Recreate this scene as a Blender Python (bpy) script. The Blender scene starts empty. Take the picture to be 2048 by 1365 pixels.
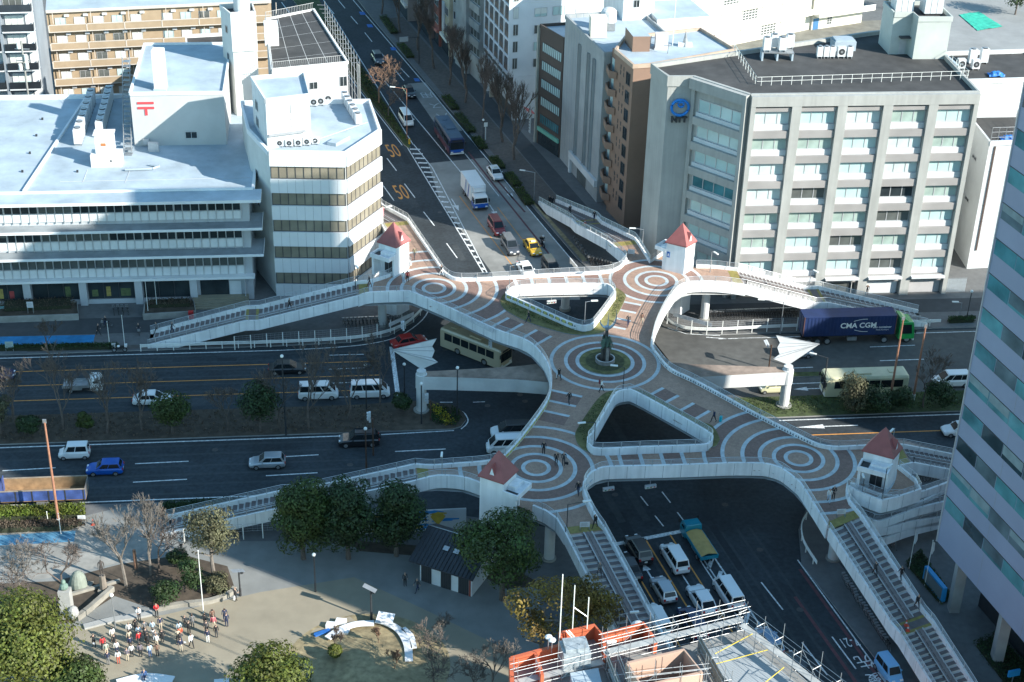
import bpy, bmesh, math, random
from math import sin, cos, tan, atan2, radians, hypot, pi, sqrt
from mathutils import Vector, Matrix, noise

# ---------------------------------------------------------------- camera, sky, sun, exposure
SC = bpy.context.scene
COL = SC.collection
CAM_H = 100.0
VX, VY, HOR = 863.0, 6350.0, 1800.0            # vanishing point of the verticals, horizon offset (photo pixels, 2048 wide)
_k = hypot(VX - 1024, VY - 682.5)
FPX = sqrt(_k * HOR); PITCH = atan2(HOR, FPX); ROLL = atan2(1024 - VX, VY - 682.5)
_F = Vector((0, cos(PITCH), -sin(PITCH))); _R0 = Vector((1, 0, 0)); _D0 = Vector((0, -sin(PITCH), -cos(PITCH)))
_R = _R0 * cos(ROLL) - _D0 * sin(ROLL); _D = _D0 * cos(ROLL) + _R0 * sin(ROLL)
cam = bpy.data.cameras.new("camera"); camo = bpy.data.objects.new("camera", cam); COL.objects.link(camo)
cam.sensor_width = 36.0; cam.lens = 36.0 * FPX / 2048; cam.clip_start = 1.0; cam.clip_end = 6000
camo.matrix_world = Matrix(((_R.x, -_D.x, -_F.x, 0), (_R.y, -_D.y, -_F.y, 0), (_R.z, -_D.z, -_F.z, CAM_H), (0, 0, 0, 1)))
SC.camera = camo
SUN_AZ, SUN_EL = -28.5, 28.3                    # direction the light comes from (degrees from +X), height
W = bpy.data.worlds.new("World"); SC.world = W; W.use_nodes = True
nt = W.node_tree; sky = nt.nodes.new("ShaderNodeTexSky"); sky.sky_type = 'NISHITA'; sky.sun_disc = False
sky.sun_elevation = radians(SUN_EL); sky.sun_rotation = radians(90 - SUN_AZ); sky.air_density = 1.0; sky.dust_density = 0.3; sky.ozone_density = 2.0
bg = nt.nodes["Background"]; bg.inputs[1].default_value = 0.14
tn = nt.nodes.new("ShaderNodeMix"); tn.data_type = 'RGBA'; tn.blend_type = 'MULTIPLY'; tn.inputs[0].default_value = 1.0; tn.inputs[7].default_value = (.80, 1.02, .94, 1)   # cool white balance of the sky light
nt.links.new(sky.outputs[0], tn.inputs[6]); nt.links.new(tn.outputs[2], bg.inputs[0])
sl = bpy.data.lights.new("sun", 'SUN'); sl.energy = 4.4; sl.angle = radians(0.5); sl.color = (1.0, 0.955, 0.87)
so = bpy.data.objects.new("sun", sl); COL.objects.link(so)
_s = Vector((cos(radians(SUN_AZ)) * cos(radians(SUN_EL)), sin(radians(SUN_AZ)) * cos(radians(SUN_EL)), sin(radians(SUN_EL))))
so.rotation_euler = _s.to_track_quat('Z', 'Y').to_euler(); so.location = (60, -60, 150)
SC.view_settings.view_transform = 'Standard'; SC.view_settings.look = 'None'; SC.view_settings.gamma = 1.0
SC.view_settings.exposure = 1.15

# ---------------------------------------------------------------- survey helpers
def P(u, v, z=0.0):
    """place on the level z that the surveyed photo point (u, v) stands on"""
    d = _F * FPX + _R * (u - 1024) + _D * (v - 682.5)
    t = (z - CAM_H) / d.z
    return Vector((d.x * t, d.y * t, z))
AN, AE = radians(107.0), radians(6.6)           # the two street directions
def NS(al, ac, z=0.0): return Vector((cos(AN) * al + sin(AN) * ac, sin(AN) * al - cos(AN) * ac, z))
def EW(al, ac, z=0.0): return Vector((cos(AE) * al - sin(AE) * ac, sin(AE) * al + cos(AE) * ac, z))
def toNS(p): return (p.x * cos(AN) + p.y * sin(AN), p.x * sin(AN) - p.y * cos(AN))
def toEW(p): return (p.x * cos(AE) + p.y * sin(AE), -p.x * sin(AE) + p.y * cos(AE))

# ---------------------------------------------------------------- materials
MATS = {}
def mat(name, col, rough=0.75, var=0.12, scale=0.8, metal=0.0, spec=0.5, kind=None, bump=0.0, leaf=0.0, coat=0.0, stain=0.0, emit=None):
    if name in MATS: return MATS[name]
    m = bpy.data.materials.new(name); m.use_nodes = True; n = m.node_tree.nodes; l = m.node_tree.links
    b = n["Principled BSDF"]; b.inputs["Roughness"].default_value = rough; b.inputs["Metallic"].default_value = metal
    b.inputs["Specular IOR Level"].default_value = spec; b.inputs["Coat Weight"].default_value = coat
    c = (col[0], col[1], col[2], 1)
    tc = n.new("ShaderNodeTexCoord"); nz = n.new("ShaderNodeTexNoise"); nz.inputs["Scale"].default_value = scale; nz.inputs["Detail"].default_value = 6
    l.new(tc.outputs["Object"], nz.inputs["Vector"])
    def ramp(src, lo, hi, p0=0.3, p1=0.7):
        r = n.new("ShaderNodeMapRange"); r.inputs[1].default_value = p0; r.inputs[2].default_value = p1; r.inputs[3].default_value = lo; r.inputs[4].default_value = hi
        l.new(src, r.inputs[0]); return r.outputs[0]
    def mul(colsock, valsock):
        x = n.new("ShaderNodeMix"); x.data_type = 'RGBA'; x.blend_type = 'MULTIPLY'; x.inputs[0].default_value = 1.0
        if isinstance(colsock, tuple): x.inputs[6].default_value = colsock
        else: l.new(colsock, x.inputs[6])
        l.new(valsock, x.inputs[7]); return x.outputs[2]
    cur = c
    if kind == 'brick':
        br = n.new("ShaderNodeTexBrick"); br.inputs["Scale"].default_value = 4.0; br.inputs["Color1"].default_value = c
        br.inputs["Color2"].default_value = (c[0] * .72, c[1] * .70, c[2] * .72, 1); br.inputs["Mortar"].default_value = (c[0] * .7, c[1] * .8, c[2] * .9, 1)
        br.inputs["Mortar Size"].default_value = 0.03; l.new(tc.outputs["Object"], br.inputs["Vector"]); cur = br.outputs["Color"]
    if kind == 'streak':                         # rain streaks and grime running down walls
        mp = n.new("ShaderNodeMapping"); mp.inputs["Scale"].default_value = (2.2, 2.2, .12); l.new(tc.outputs["Object"], mp.inputs[0]); ns = n.new("ShaderNodeTexNoise"); ns.inputs["Scale"].default_value = 1.0; ns.inputs["Detail"].default_value = 5
        l.new(mp.outputs[0], ns.inputs["Vector"]); cur = mul(cur, ramp(ns.outputs["Fac"], .89, 1.02, .32, .60))
    if kind == 'rib':                            # vertical ribs / sheet seams
        wv = n.new("ShaderNodeTexWave"); wv.inputs["Scale"].default_value = scale * 4; wv.bands_direction = 'DIAGONAL'; l.new(tc.outputs["Object"], wv.inputs["Vector"])
        cur = mul(cur, ramp(wv.outputs["Fac"], 1.0, 0.82, .7, .9))
    if leaf:
        g = n.new("ShaderNodeNewGeometry"); hs = n.new("ShaderNodeHueSaturation"); hs.inputs["Color"].default_value = c
        l.new(ramp(g.outputs["Random Per Island"], 1 - leaf, 1 + leaf, 0, 1), hs.inputs["Value"])
        l.new(ramp(nz.outputs["Fac"], 0.475, 0.52), hs.inputs["Hue"]); cur = hs.outputs["Color"]
    cur = mul(cur, ramp(nz.outputs["Fac"], 1 - var, 1 + var))
    if stain:
        n2 = n.new("ShaderNodeTexNoise"); n2.inputs["Scale"].default_value = 0.12; n2.inputs["Detail"].default_value = 8; n2.inputs["Roughness"].default_value = .7
        l.new(tc.outputs["Object"], n2.inputs["Vector"]); cur = mul(cur, ramp(n2.outputs["Fac"], 1 - stain, 1 + stain * .6, .35, .65))
    if isinstance(cur, tuple): b.inputs["Base Color"].default_value = cur
    else: l.new(cur, b.inputs["Base Color"])
    if leaf:                                      # leaves let some light through
        tr = n.new("ShaderNodeBsdfTranslucent"); mx = n.new("ShaderNodeMixShader"); mx.inputs[0].default_value = .32; l.new(cur, tr.inputs[0]); l.new(b.outputs[0], mx.inputs[1]); l.new(tr.outputs[0], mx.inputs[2]); l.new(mx.outputs[0], n["Material Output"].inputs[0])
    if bump:
        bp = n.new("ShaderNodeBump"); bp.inputs["Strength"].default_value = bump; bp.inputs["Distance"].default_value = 0.05
        l.new(nz.outputs["Fac"], bp.inputs["Height"]); l.new(bp.outputs[0], b.inputs["Normal"])
    if emit: b.inputs["Emission Color"].default_value = c; b.inputs["Emission Strength"].default_value = emit
    MATS[name] = m; return m
def glass(name, col, rough=0.06, var=.35, scale=.35): return mat(name, col, rough, var, scale, spec=0.6)

ASPH = mat('asphalt_new', (.031, .040, .047), .85, .28, 2.2, stain=.38, bump=.2)
ASPHO = mat('asphalt_worn', (.088, .088, .083), .9, .15, 1.0, stain=.22, bump=.2)
CONCR = mat('road_concrete', (.25, .25, .235), .85, .10, .6, stain=.22)
PAVE = mat('paving_grey', (.135, .137, .137), .85, .12, 1.5, stain=.18)
PAVEB = mat('paving_brown', (.11, .095, .085), .85, .2, 2.0, stain=.2)
KERB = mat('kerb_stone', (.26, .265, .26), .85, .12, 1.0)
WLINE = mat('white_paint_line', (.62, .64, .64), .7, .4, 3.5)
OLINE = mat('orange_paint_line', (.62, .27, .06), .7, .2, 2.5)
RLINE = mat('red_paint_line', (.115, .045, .05), .8, .25, 1.5)
BLUEP = mat('blue_paint', (.02, .13, .42), .7, .25, 1.5)
WHITE = mat('white_wall', (.70, .705, .70), .7, .06, .5, kind='streak', stain=.08)
WHITE2 = mat('white_panel', (.60, .62, .63), .6, .06, .4, stain=.12)
GREYW = mat('grey_concrete_wall', (.30, .31, .305), .85, .10, .5, stain=.2)
CONC = mat('bare_concrete', (.29, .29, .27), .9, .15, .8, stain=.25)
STEEL = mat('galvanised_steel', (.36, .375, .385), .45, .12, 2.0, metal=.6)
DARKM = mat('dark_metal', (.035, .038, .042), .5, .2, 2)
BROWNM = mat('brown_metal', (.085, .05, .035), .5, .15, 2)
POLEB = mat('brown_pole', (.34, .16, .10), .55, .2, 2)
BLACK = mat('black_rubber', (.018, .018, .019), .7, .2, 3)
CARGLASS = mat('car_glass', (.016, .022, .026), .12, .3, .5, spec=.3)
LAMPG = mat('lamp_glass', (.78, .79, .75), .3, .05)
REDL = mat('red_lamp', (.45, .02, .02), .3, .1)
SOIL = mat('soil', (.075, .058, .042), .95, .35, 1.2, stain=.3, bump=.5)
GRASSD = mat('dry_grass', (.29, .235, .135), .95, .3, 1.6, stain=.3, bump=.5)
GRASSG = mat('green_grass', (.055, .075, .026), .95, .4, 1.8, stain=.3, bump=.5)
TAN = mat('tan_resin_ground', (.285, .25, .185), .9, .08, .5, stain=.10)
PLAZA = mat('plaza_concrete', (.215, .22, .21), .85, .10, .5, stain=.14)

# ---------------------------------------------------------------- object helpers
def tag(o, label=None, cat=None, group=None, kind=None):
    if label: o['label'] = label
    if cat: o['category'] = cat
    if group: o['group'] = group
    if kind: o['kind'] = kind
    return o
def thing(name, label, cat, loc=(0, 0, 0), rz=0.0, group=None):
    o = bpy.data.objects.new(name, None); COL.objects.link(o); o.empty_display_size = .3
    o.location = loc; o.rotation_euler = (0, 0, rz); return tag(o, label, cat, group)
def origin_of(o):
    p = Vector((0, 0, 0))
    while o: p = p + Vector(o.location); o = o.parent
    return p
def copy_tree(o, parent=None):
    c = o.copy(); COL.objects.link(c)
    if parent: c.parent = parent
    for ch in list(o.children): copy_tree(ch, c)
    return c
def dup(o, loc, rz, label, group=None):
    c = copy_tree(o); c.location = loc; c.rotation_euler = (0, 0, rz); tag(c, label, None, group); return c

class MB:
    """collects shapes, links them as one mesh object"""
    def __init__(s): s.v = []; s.f = []; s.m = []; s.ms = []; s.M = None
    def mi(s, m):
        if m not in s.ms: s.ms.append(m)
        return s.ms.index(m)
    def add(s, pts, faces, m):
        b = len(s.v)
        for p in pts:
            p = Vector(p); s.v.append(s.M @ p if s.M is not None else p)
        i = s.mi(m)
        for f in faces: s.f.append([b + k for k in f]); s.m.append(i)
    def quad(s, a, b, c, d, m): s.add([a, b, c, d], [(0, 1, 2, 3)], m)
    def poly(s, pts, m): s.add(pts, [tuple(range(len(pts)))], m)
    def box(s, x0, x1, y0, y1, z0, z1, m, top=None):
        p = [(x0, y0, z0), (x1, y0, z0), (x1, y1, z0), (x0, y1, z0), (x0, y0, z1), (x1, y0, z1), (x1, y1, z1), (x0, y1, z1)]
        s.add(p, [(0, 3, 2, 1), (0, 1, 5, 4), (1, 2, 6, 5), (2, 3, 7, 6), (3, 0, 4, 7)] + ([] if top else [(4, 5, 6, 7)]), m)
        if top: s.add(p[4:], [(0, 1, 2, 3)], top)
    def prism(s, pts, z0, z1, m, top=None):
        pts = [Vector((p[0], p[1], 0)) for p in pts]; n = len(pts)
        ar = sum(pts[i].x * pts[(i + 1) % n].y - pts[(i + 1) % n].x * pts[i].y for i in range(n))
        if ar < 0: pts.reverse()
        s.add([(p.x, p.y, z0) for p in pts] + [(p.x, p.y, z1) for p in pts], [(i, (i + 1) % n, n + (i + 1) % n, n + i) for i in range(n)], m)
        s.add([(p.x, p.y, z1) for p in pts], [tuple(range(n))], top or m)
        s.add([(p.x, p.y, z0) for p in pts], [tuple(reversed(range(n)))], m)
    def tube(s, path, r, m, n=6, r2=None, caps=True):
        path = [Vector(p) for p in path]; k = len(path); rings = []
        for i, p in enumerate(path):
            d = (path[min(i + 1, k - 1)] - path[max(i - 1, 0)])
            if d.length < 1e-6: d = Vector((0, 0, 1))
            d.normalize(); a = Vector((0, 0, 1)) if abs(d.z) < .9 else Vector((1, 0, 0)); x = d.cross(a).normalized(); y = d.cross(x)
            rr = r if r2 is None else r + (r2 - r) * i / max(1, k - 1)
            rings.append([p + (x * cos(2 * pi * j / n) + y * sin(2 * pi * j / n)) * rr for j in range(n)])
        fs = []
        for i in range(k - 1):
            for j in range(n): fs.append((i * n + j, i * n + (j + 1) % n, (i + 1) * n + (j + 1) % n, (i + 1) * n + j))
        if caps: fs += [tuple(range(n)), tuple((k - 1) * n + j for j in range(n))]
        s.add([q for R in rings for q in R], fs, m)
    def cyl(s, x, y, z0, z1, r, m, n=12, r2=None, top=None):
        r2 = r if r2 is None else r2
        p = [(x + r * cos(2 * pi * j / n), y + r * sin(2 * pi * j / n), z0) for j in range(n)] + [(x + r2 * cos(2 * pi * j / n), y + r2 * sin(2 * pi * j / n), z1) for j in range(n)]
        s.add(p, [(j, (j + 1) % n, n + (j + 1) % n, n + j) for j in range(n)] + [tuple(reversed(range(n)))], m); s.add(p[n:], [tuple(range(n))], top or m)
    def ball(s, c, r, m, nu=8, nv=6, sz=1.0):
        c = Vector(c); p = []; f = []
        for i in range(nv + 1):
            t = pi * i / nv
            for j in range(nu): p.append(c + Vector((r * sin(t) * cos(2 * pi * j / nu), r * sin(t) * sin(2 * pi * j / nu), r * sz * cos(t))))
        for i in range(nv):
            for j in range(nu): f.append((i * nu + j, (i + 1) * nu + j, (i + 1) * nu + (j + 1) % nu, i * nu + (j + 1) % nu))
        s.add(p, f, m)
    def build(s, name, parent=None, world=True, smooth=False):
        me = bpy.data.meshes.new(name); off = origin_of(parent) if (parent and world) else Vector((0, 0, 0))
        me.from_pydata([tuple(p - off) for p in s.v], [], s.f)
        for m in s.ms: me.materials.append(m)
        me.polygons.foreach_set("material_index", s.m)
        if smooth: me.polygons.foreach_set("use_smooth", [True] * len(s.f))
        me.update(); o = bpy.data.objects.new(name, me); COL.objects.link(o)
        if parent: o.parent = parent
        return o
def part(name, parent, fn, world=True, smooth=False):
    b = MB(); fn(b); return b.build(name, parent, world, smooth)

class Face:
    """wall plane from p0 to p1 (left to right seen from outside); x along, y inwards, z up"""
    def __init__(s, p0, p1, z=0.0):
        s.p0 = Vector((p0[0], p0[1], z)); d = Vector((p1[0], p1[1], z)) - s.p0; s.L = d.length; d.normalize(); s.d = d
        s.out = Vector((d.y, -d.x, 0)); s.ang = atan2(d.y, d.x); i = -s.out
        s.M = Matrix(((d.x, i.x, 0, s.p0.x), (d.y, i.y, 0, s.p0.y), (0, 0, 1, s.p0.z), (0, 0, 0, 1)))
    def at(s, a, z, o=0.0): return s.p0 + s.d * a + s.out * o + Vector((0, 0, z))
    def box(s, mb, s0, s1, z0, z1, o0, o1, m, top=None):
        mb.M = s.M; mb.box(s0, s1, -o1, -o0, z0, z1, m, top); mb.M = None
_WC = {}
def window(face, s0, s1, z0, z1, parent, g, fr, panes=2, o=0.03, rows=1, fw=.06, name='window', rng=None, blind=None):
    """one window: glass panes in a frame standing just proud of the wall"""
    w, h = round(s1 - s0, 2), round(z1 - z0, 2); bl = rng.random() if (rng and blind) else 0
    bl = 0 if bl < .5 else round(bl * 3) / 3
    key = (w, h, g.name, fr.name, panes, rows, fw, name, bl, blind and blind.name); me = _WC.get(key)
    if me is None:
        b = MB(); b.quad((0, 0, 0), (w, 0, 0), (w, 0, h), (0, 0, h), g)
        if bl: b.quad((fw, -.012, h * (1 - bl)), (w - fw, -.012, h * (1 - bl)), (w - fw, -.012, h), (fw, -.012, h), blind)
        for i in range(panes + 1):
            x = w * i / panes; x0 = min(max(0, x - fw / 2), w - fw); b.box(x0, x0 + fw, -.05, .0, 0, h, fr)
        for i in range(rows + 1):
            z = h * i / rows; z0_ = min(max(0, z - fw / 2), h - fw)
            for k in range(panes): b.box(w * k / panes + fw * .55, w * (k + 1) / panes - fw * .55, -.045, 0, z0_, z0_ + fw, fr)
        me = bpy.data.meshes.new(name); me.from_pydata([tuple(p) for p in b.v], [], b.f)
        for m in b.ms: me.materials.append(m)
        me.polygons.foreach_set("material_index", b.m); me.update(); _WC[key] = me
    ob = bpy.data.objects.new(name, me); COL.objects.link(ob); ob.parent = parent
    ob.location = face.at(s0, z0, o) - origin_of(parent); ob.rotation_euler = (0, 0, face.ang); return ob
def inside(p, poly):
    x, y = p[0], p[1]; c = False; j = len(poly) - 1
    for i in range(len(poly)):
        xi, yi = poly[i][0], poly[i][1]; xj, yj = poly[j][0], poly[j][1]
        if (yi > y) != (yj > y) and x < (xj - xi) * (y - yi) / (yj - yi) + xi: c = not c
        j = i
    return c
def smooth_path(pts, n=5, closed=False):
    pts = [Vector(p) for p in pts]; k = len(pts); out = []
    for i in range(k if closed else k - 1):
        if closed: a, b, c, d = pts[i - 1], pts[i], pts[(i + 1) % k], pts[(i + 2) % k]
        else: a, b, c, d = pts[max(i - 1, 0)], pts[i], pts[i + 1], pts[min(i + 2, k - 1)]
        for j in range(n):
            t = j / n; out.append(.5 * ((2 * b) + (c - a) * t + (2 * a - 5 * b + 4 * c - d) * t * t + (3 * b - a - 3 * c + d) * t ** 3))
    if not closed: out.append(pts[-1])
    return out
def resample(path, step):
    out = [path[0].copy()]; acc = 0.0
    for a, b in zip(path[:-1], path[1:]):
        L = (b - a).length
        while acc + L >= step:
            t = (step - acc) / L; a = a + (b - a) * t; out.append(a.copy()); L = (b - a).length; acc = 0
        acc += L
    return out
def text_mesh(body, size, m, M, parent, name, depth=0.0, sx=1.0, bold=0.0):
    """lettering as real thin geometry; M maps text space (x right, y up) to the world"""
    cu = bpy.data.curves.new(name, 'FONT'); cu.body = body; cu.size = size; cu.align_x = 'CENTER'; cu.align_y = 'CENTER'; cu.extrude = depth; cu.offset = bold; cu.resolution_u = 3
    t = bpy.data.objects.new(name, cu); COL.objects.link(t); dg = bpy.context.evaluated_depsgraph_get()
    me = bpy.data.meshes.new_from_object(t.evaluated_get(dg)); bpy.data.objects.remove(t)
    me.materials.clear(); me.materials.append(m); off = origin_of(parent) if parent else Vector((0, 0, 0))
    for v in me.vertices: v.co = M @ Vector((v.co.x * sx, v.co.y, v.co.z)) - off
    me.name = name; o = bpy.data.objects.new(name, me); COL.objects.link(o)
    if parent: o.parent = parent
    return o
def faceM(face, a, z, o): # text on a wall
    d = face.d; n = face.out; p = face.at(a, z, o); return Matrix(((d.x, 0, n.x, p.x), (d.y, 0, n.y, p.y), (0, 1, 0, p.z), (0, 0, 0, 1)))
def flatM(p, ang, z): # text lying on the ground, reading direction ang
    c, s = cos(ang), sin(ang); return Matrix(((c, -s, 0, p.x), (s, c, 0, p.y), (0, 0, 1, z), (0, 0, 0, 1)))
def struct(name, fn):
    o = part(name, None, fn); o['kind'] = 'structure'; return o
# ================================================================ SETTING: ground, roads, pavements, markings
def grid_sheet(b, x0, x1, y0, y1, z, m): b.quad((x0, y0, z), (x1, y0, z), (x1, y1, z), (x0, y1, z), m)
struct('ground', lambda b: grid_sheet(b, -3000, 3000, -3000, 3000, -.06, PAVE))
struct('road', lambda b: grid_sheet(b, -260, 260, 40, 520, 0, ASPH))
def sheet(name, pts, z, m): return struct(name, lambda b: b.poly([(p.x, p.y, z) for p in pts], m))
sheet('worn_road_surface', [EW(38, 160.8), EW(62, 160.8), EW(150, 161), EW(150, 175.9), EW(52, 176.0), P(1440, 668), P(1370, 655), P(1330, 636), P(1290, 660), P(1330, 740), P(1400, 800)], .004, ASPHO)
sheet('concrete_lanes', [P(856, 327), P(969, 316), P(1160, 541), P(1160, 600), P(1010, 600), P(985, 548), P(880, 402)], .004, CONCR)
sheet('bus_lane_concrete', [P(815, 168), P(851, 165), P(925, 262), P(880, 262)], .004, CONCR)
# pavements: raised blocks with a kerb edge
def block(name, pts, h=.13, top=PAVE, kerb=KERB):
    def fn(b):
        b.prism(pts, 0, h, kerb, top)
    return struct(name, fn)
NWB = [EW(-190, 176.4), EW(-40, 176.3), P(560, 693), P(700, 686), P(778, 673), P(825, 646), P(858, 606), NS(189, 44.2), NS(215, 42.6), NS(260, 38.5), NS(430, 34), EW(-190, 420)]
NEB = [EW(190, 176.2), EW(56, 176.4), P(1430, 671), P(1380, 665), P(1342, 650), P(1320, 630), NS(184, 68.2), NS(190, 67.4), NS(212, 66.1), NS(300, 61.2), NS(430, 56.6), EW(190, 430)]
SWB = [EW(-190, 143.0), EW(-2, 143.4), EW(3, 142.5), EW(5.5, 140.5), NS(128, 48.4), NS(121, 49.4), NS(45, 49.8), EW(-190, 30)]
SEB = [EW(190, 143.4), EW(46, 143.2), P(1640, 988), P(1615, 1012), P(1597, 1060), P(1603, 1130), NS(102, 68.3), NS(45, 68.6), EW(190, 30)]
for nm, pl in (('pavement', NWB), ('pavement', NEB), ('pavement', SWB), ('pavement', SEB)): block(nm, pl)
MEDL = [EW(-190, 155.8), P(905, 860), P(922, 855), P(932, 842), P(928, 828), P(905, 812), P(850, 803), EW(0, 161.8), EW(-190, 162.2)]
MEDR = [EW(190, 156.4), EW(50, 156.0), EW(43, 156.6), EW(41.5, 158.4), EW(44, 160.6), EW(190, 160.7)]
MEDN = [NS(234.3, 53.3), NS(236, 52.9), NS(266.3, 50.9), NS(316, 47.9), NS(430, 43), NS(430, 48), NS(316, 53.0), NS(266, 53.6), NS(238, 54.0), NS(235, 53.8)]
block('median_strip', MEDL, .16, SOIL); block('median_strip', MEDR, .16, GRASSG); block('median_strip', MEDN, .16, GRASSG)
block('lane_island', [EW(51.2, 165.9), EW(52.5, 165.2), EW(63, 165.1), EW(63, 166.0), EW(52.5, 166.3)], .14, GRASSG)
# ---- repairs, tyre-worn strips, manholes
PATCH = [mat('asphalt_patch_dark', (.020, .026, .031), .85, .2, 2, stain=.2), mat('asphalt_patch_pale', (.046, .055, .060), .9, .2, 2, stain=.25)]; IRON = mat('manhole_iron', (.055, .055, .052), .6, .3, 4)
rpt = random.Random(31)
def patches(b):
    for i in range(46):
        if i % 2: f, al, ac, L, w_ = EW, rpt.uniform(-60, 75), rpt.choice((146, 149.5, 153.6, 163.8, 167.2, 170.5, 174)) + rpt.uniform(-.5, .5), rpt.uniform(2, 11), rpt.uniform(.5, 1.6)
        else: f, al, ac, L, w_ = NS, rpt.uniform(95, 250), rpt.choice((49, 52, 55.2, 58, 61, 64.5)) + rpt.uniform(-.5, .5), rpt.uniform(2, 9), rpt.uniform(.5, 1.5)
        b.poly([tuple(f(al + s * L / 2, ac + t_ * w_ / 2, .0022 + i * .00004)) for s, t_ in ((-1, -1), (1, -1), (1, 1), (-1, 1))], PATCH[i % 3 > 0])
    for ac in (145, 146.7, 148.6, 150.3, 152.6, 154.4, 163.2, 164.6, 166.2, 167.9, 169.7, 171.3, 173.2, 174.8): b.poly([tuple(EW(a, ac + d, .0020)) for a, d in ((-120, -.22), (3, -.18), (3, .18), (-120, .22))], PATCH[1])
    for ac in (48.4, 50, 52, 53.2, 54.6, 56, 61, 62, 63.8, 65.2): b.poly([tuple(NS(a, ac + d, .0020)) for a, d in ((60, -.2), (125, -.15), (125, .15), (60, .2))], PATCH[1])
struct('road_patch', patches)
def lids(b):
    for u, v in ((1040, 790), (1095, 795), (975, 812), (1050, 803), (890, 700), (1520, 1100), (1450, 1010), (880, 425), (700, 930), (430, 900), (1740, 700), (1600, 1220), (320, 760), (1230, 990)):
        p = P(u, v); b.poly([(p.x + .36 * cos(a), p.y + .36 * sin(a), .0165) for a in [i * pi / 6 for i in range(12)]], IRON)
struct('manhole_cover', lids)
# ---- painted markings
def stripe(b, p, q, w, m, z=.009):
    d = (q - p); d.z = 0; d.normalize(); n = Vector((-d.y, d.x, 0)) * w / 2
    b.quad((p.x + n.x, p.y + n.y, z), (p.x - n.x, p.y - n.y, z), (q.x - n.x, q.y - n.y, z), (q.x + n.x, q.y + n.y, z), m)
def arrow(b, p, ang, L, m, z=.009):
    d = Vector((cos(ang), sin(ang), 0)); n = Vector((-d.y, d.x, 0)); q = p + d * L; h = p + d * (L * .55)
    stripe(b, p, h, .18, m, z); b.poly([(h + n * .45 + Vector((0, 0, z)))[:], (h - n * .45 + Vector((0, 0, z)))[:], (q + Vector((0, 0, z)))[:]], m)
def marks_ew(b):
    w = WLINE
    stripe(b, EW(-190, 175.6), EW(-9, 175.6), .18, w)
    cp = [EW(-9, 175.6), P(660, 696), P(740, 688), P(800, 672), P(845, 640), P(862, 610)]
    cp = smooth_path(cp, 4)
    for p, q in zip(cp[:-1], cp[1:]): stripe(b, p, q, .15, w)
    for ac in (172.2, 168.8, 165.35): stripe(b, EW(-190, ac), EW(3.3, ac), .16, OLINE)
    stripe(b, P(783, 694), P(797, 800), .55, w)
    for (u0, v0), (u1, v1) in [((658, 711), (728, 709)), ((658, 739), (730, 736)), ((660, 767), (712, 765)), ((670, 795), (705, 794))]: stripe(b, P(u0, v0), P(u1, v1), .14, w)
    for (u0, v0), (u1, v1) in [((960, 775), (978, 774)), ((944, 775), (975, 774)), ((880, 805), (905, 805)), ((946, 805), (970, 804))]: stripe(b, P(u0, v0), P(u1, v1), .14, w)
    stripe(b, EW(-190, 155.1), P(760, 869.8), .2, w); stripe(b, P(760, 869.8), P(908, 861.6), .16, w)
    cp = smooth_path([P(922, 858.5), P(932, 850), P(936, 840), P(929, 827), P(920, 822)], 4)
    for p, q in zip(cp[:-1], cp[1:]): stripe(b, p, q, .14, w)
    for (u0, v0), (u1, v1) in [((5, 942), (111, 936)), ((270, 928), (377, 923)), ((568, 914), (637, 910)), ((790, 903.5), (891, 898.5)), ((266, 965), (374, 959)), ((532, 952), (635, 946))]: stripe(b, P(u0, v0), P(u1, v1), .17, w)
    stripe(b, EW(-190, 143.75), EW(-6, 144.0), .18, w)
    # eastern arm
    stripe(b, EW(50, 155.45), EW(150, 155.7), .18, w); stripe(b, EW(53, 152.1), EW(150, 152.1), .17, OLINE)
    arrow(b, P(1716, 851), pi + AE, 7.5, w)
    for (u0, v0), (u1, v1) in [((1740, 694.5), (1830, 691)), ((1760, 722), (1848, 719)), ((1580, 737), (1626, 735)), ((1412, 675), (1456, 678)), ((1476, 677), (1535, 675)), ((1465, 770), (1502, 771))]: stripe(b, P(u0, v0), P(u1, v1), .16, w, .013)
    stripe(b, P(1335, 656), P(1372, 668), .14, w, .013); stripe(b, P(1372, 668), P(1440, 672), .14, w, .013); stripe(b, EW(47, 175.3), EW(150, 175.5), .15, w, .013)
    stripe(b, P(1490, 771.5), P(1640, 766), .16, w, .013); arrow(b, P(1650, 777), pi + AE, 4.0, w, .013)
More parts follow.
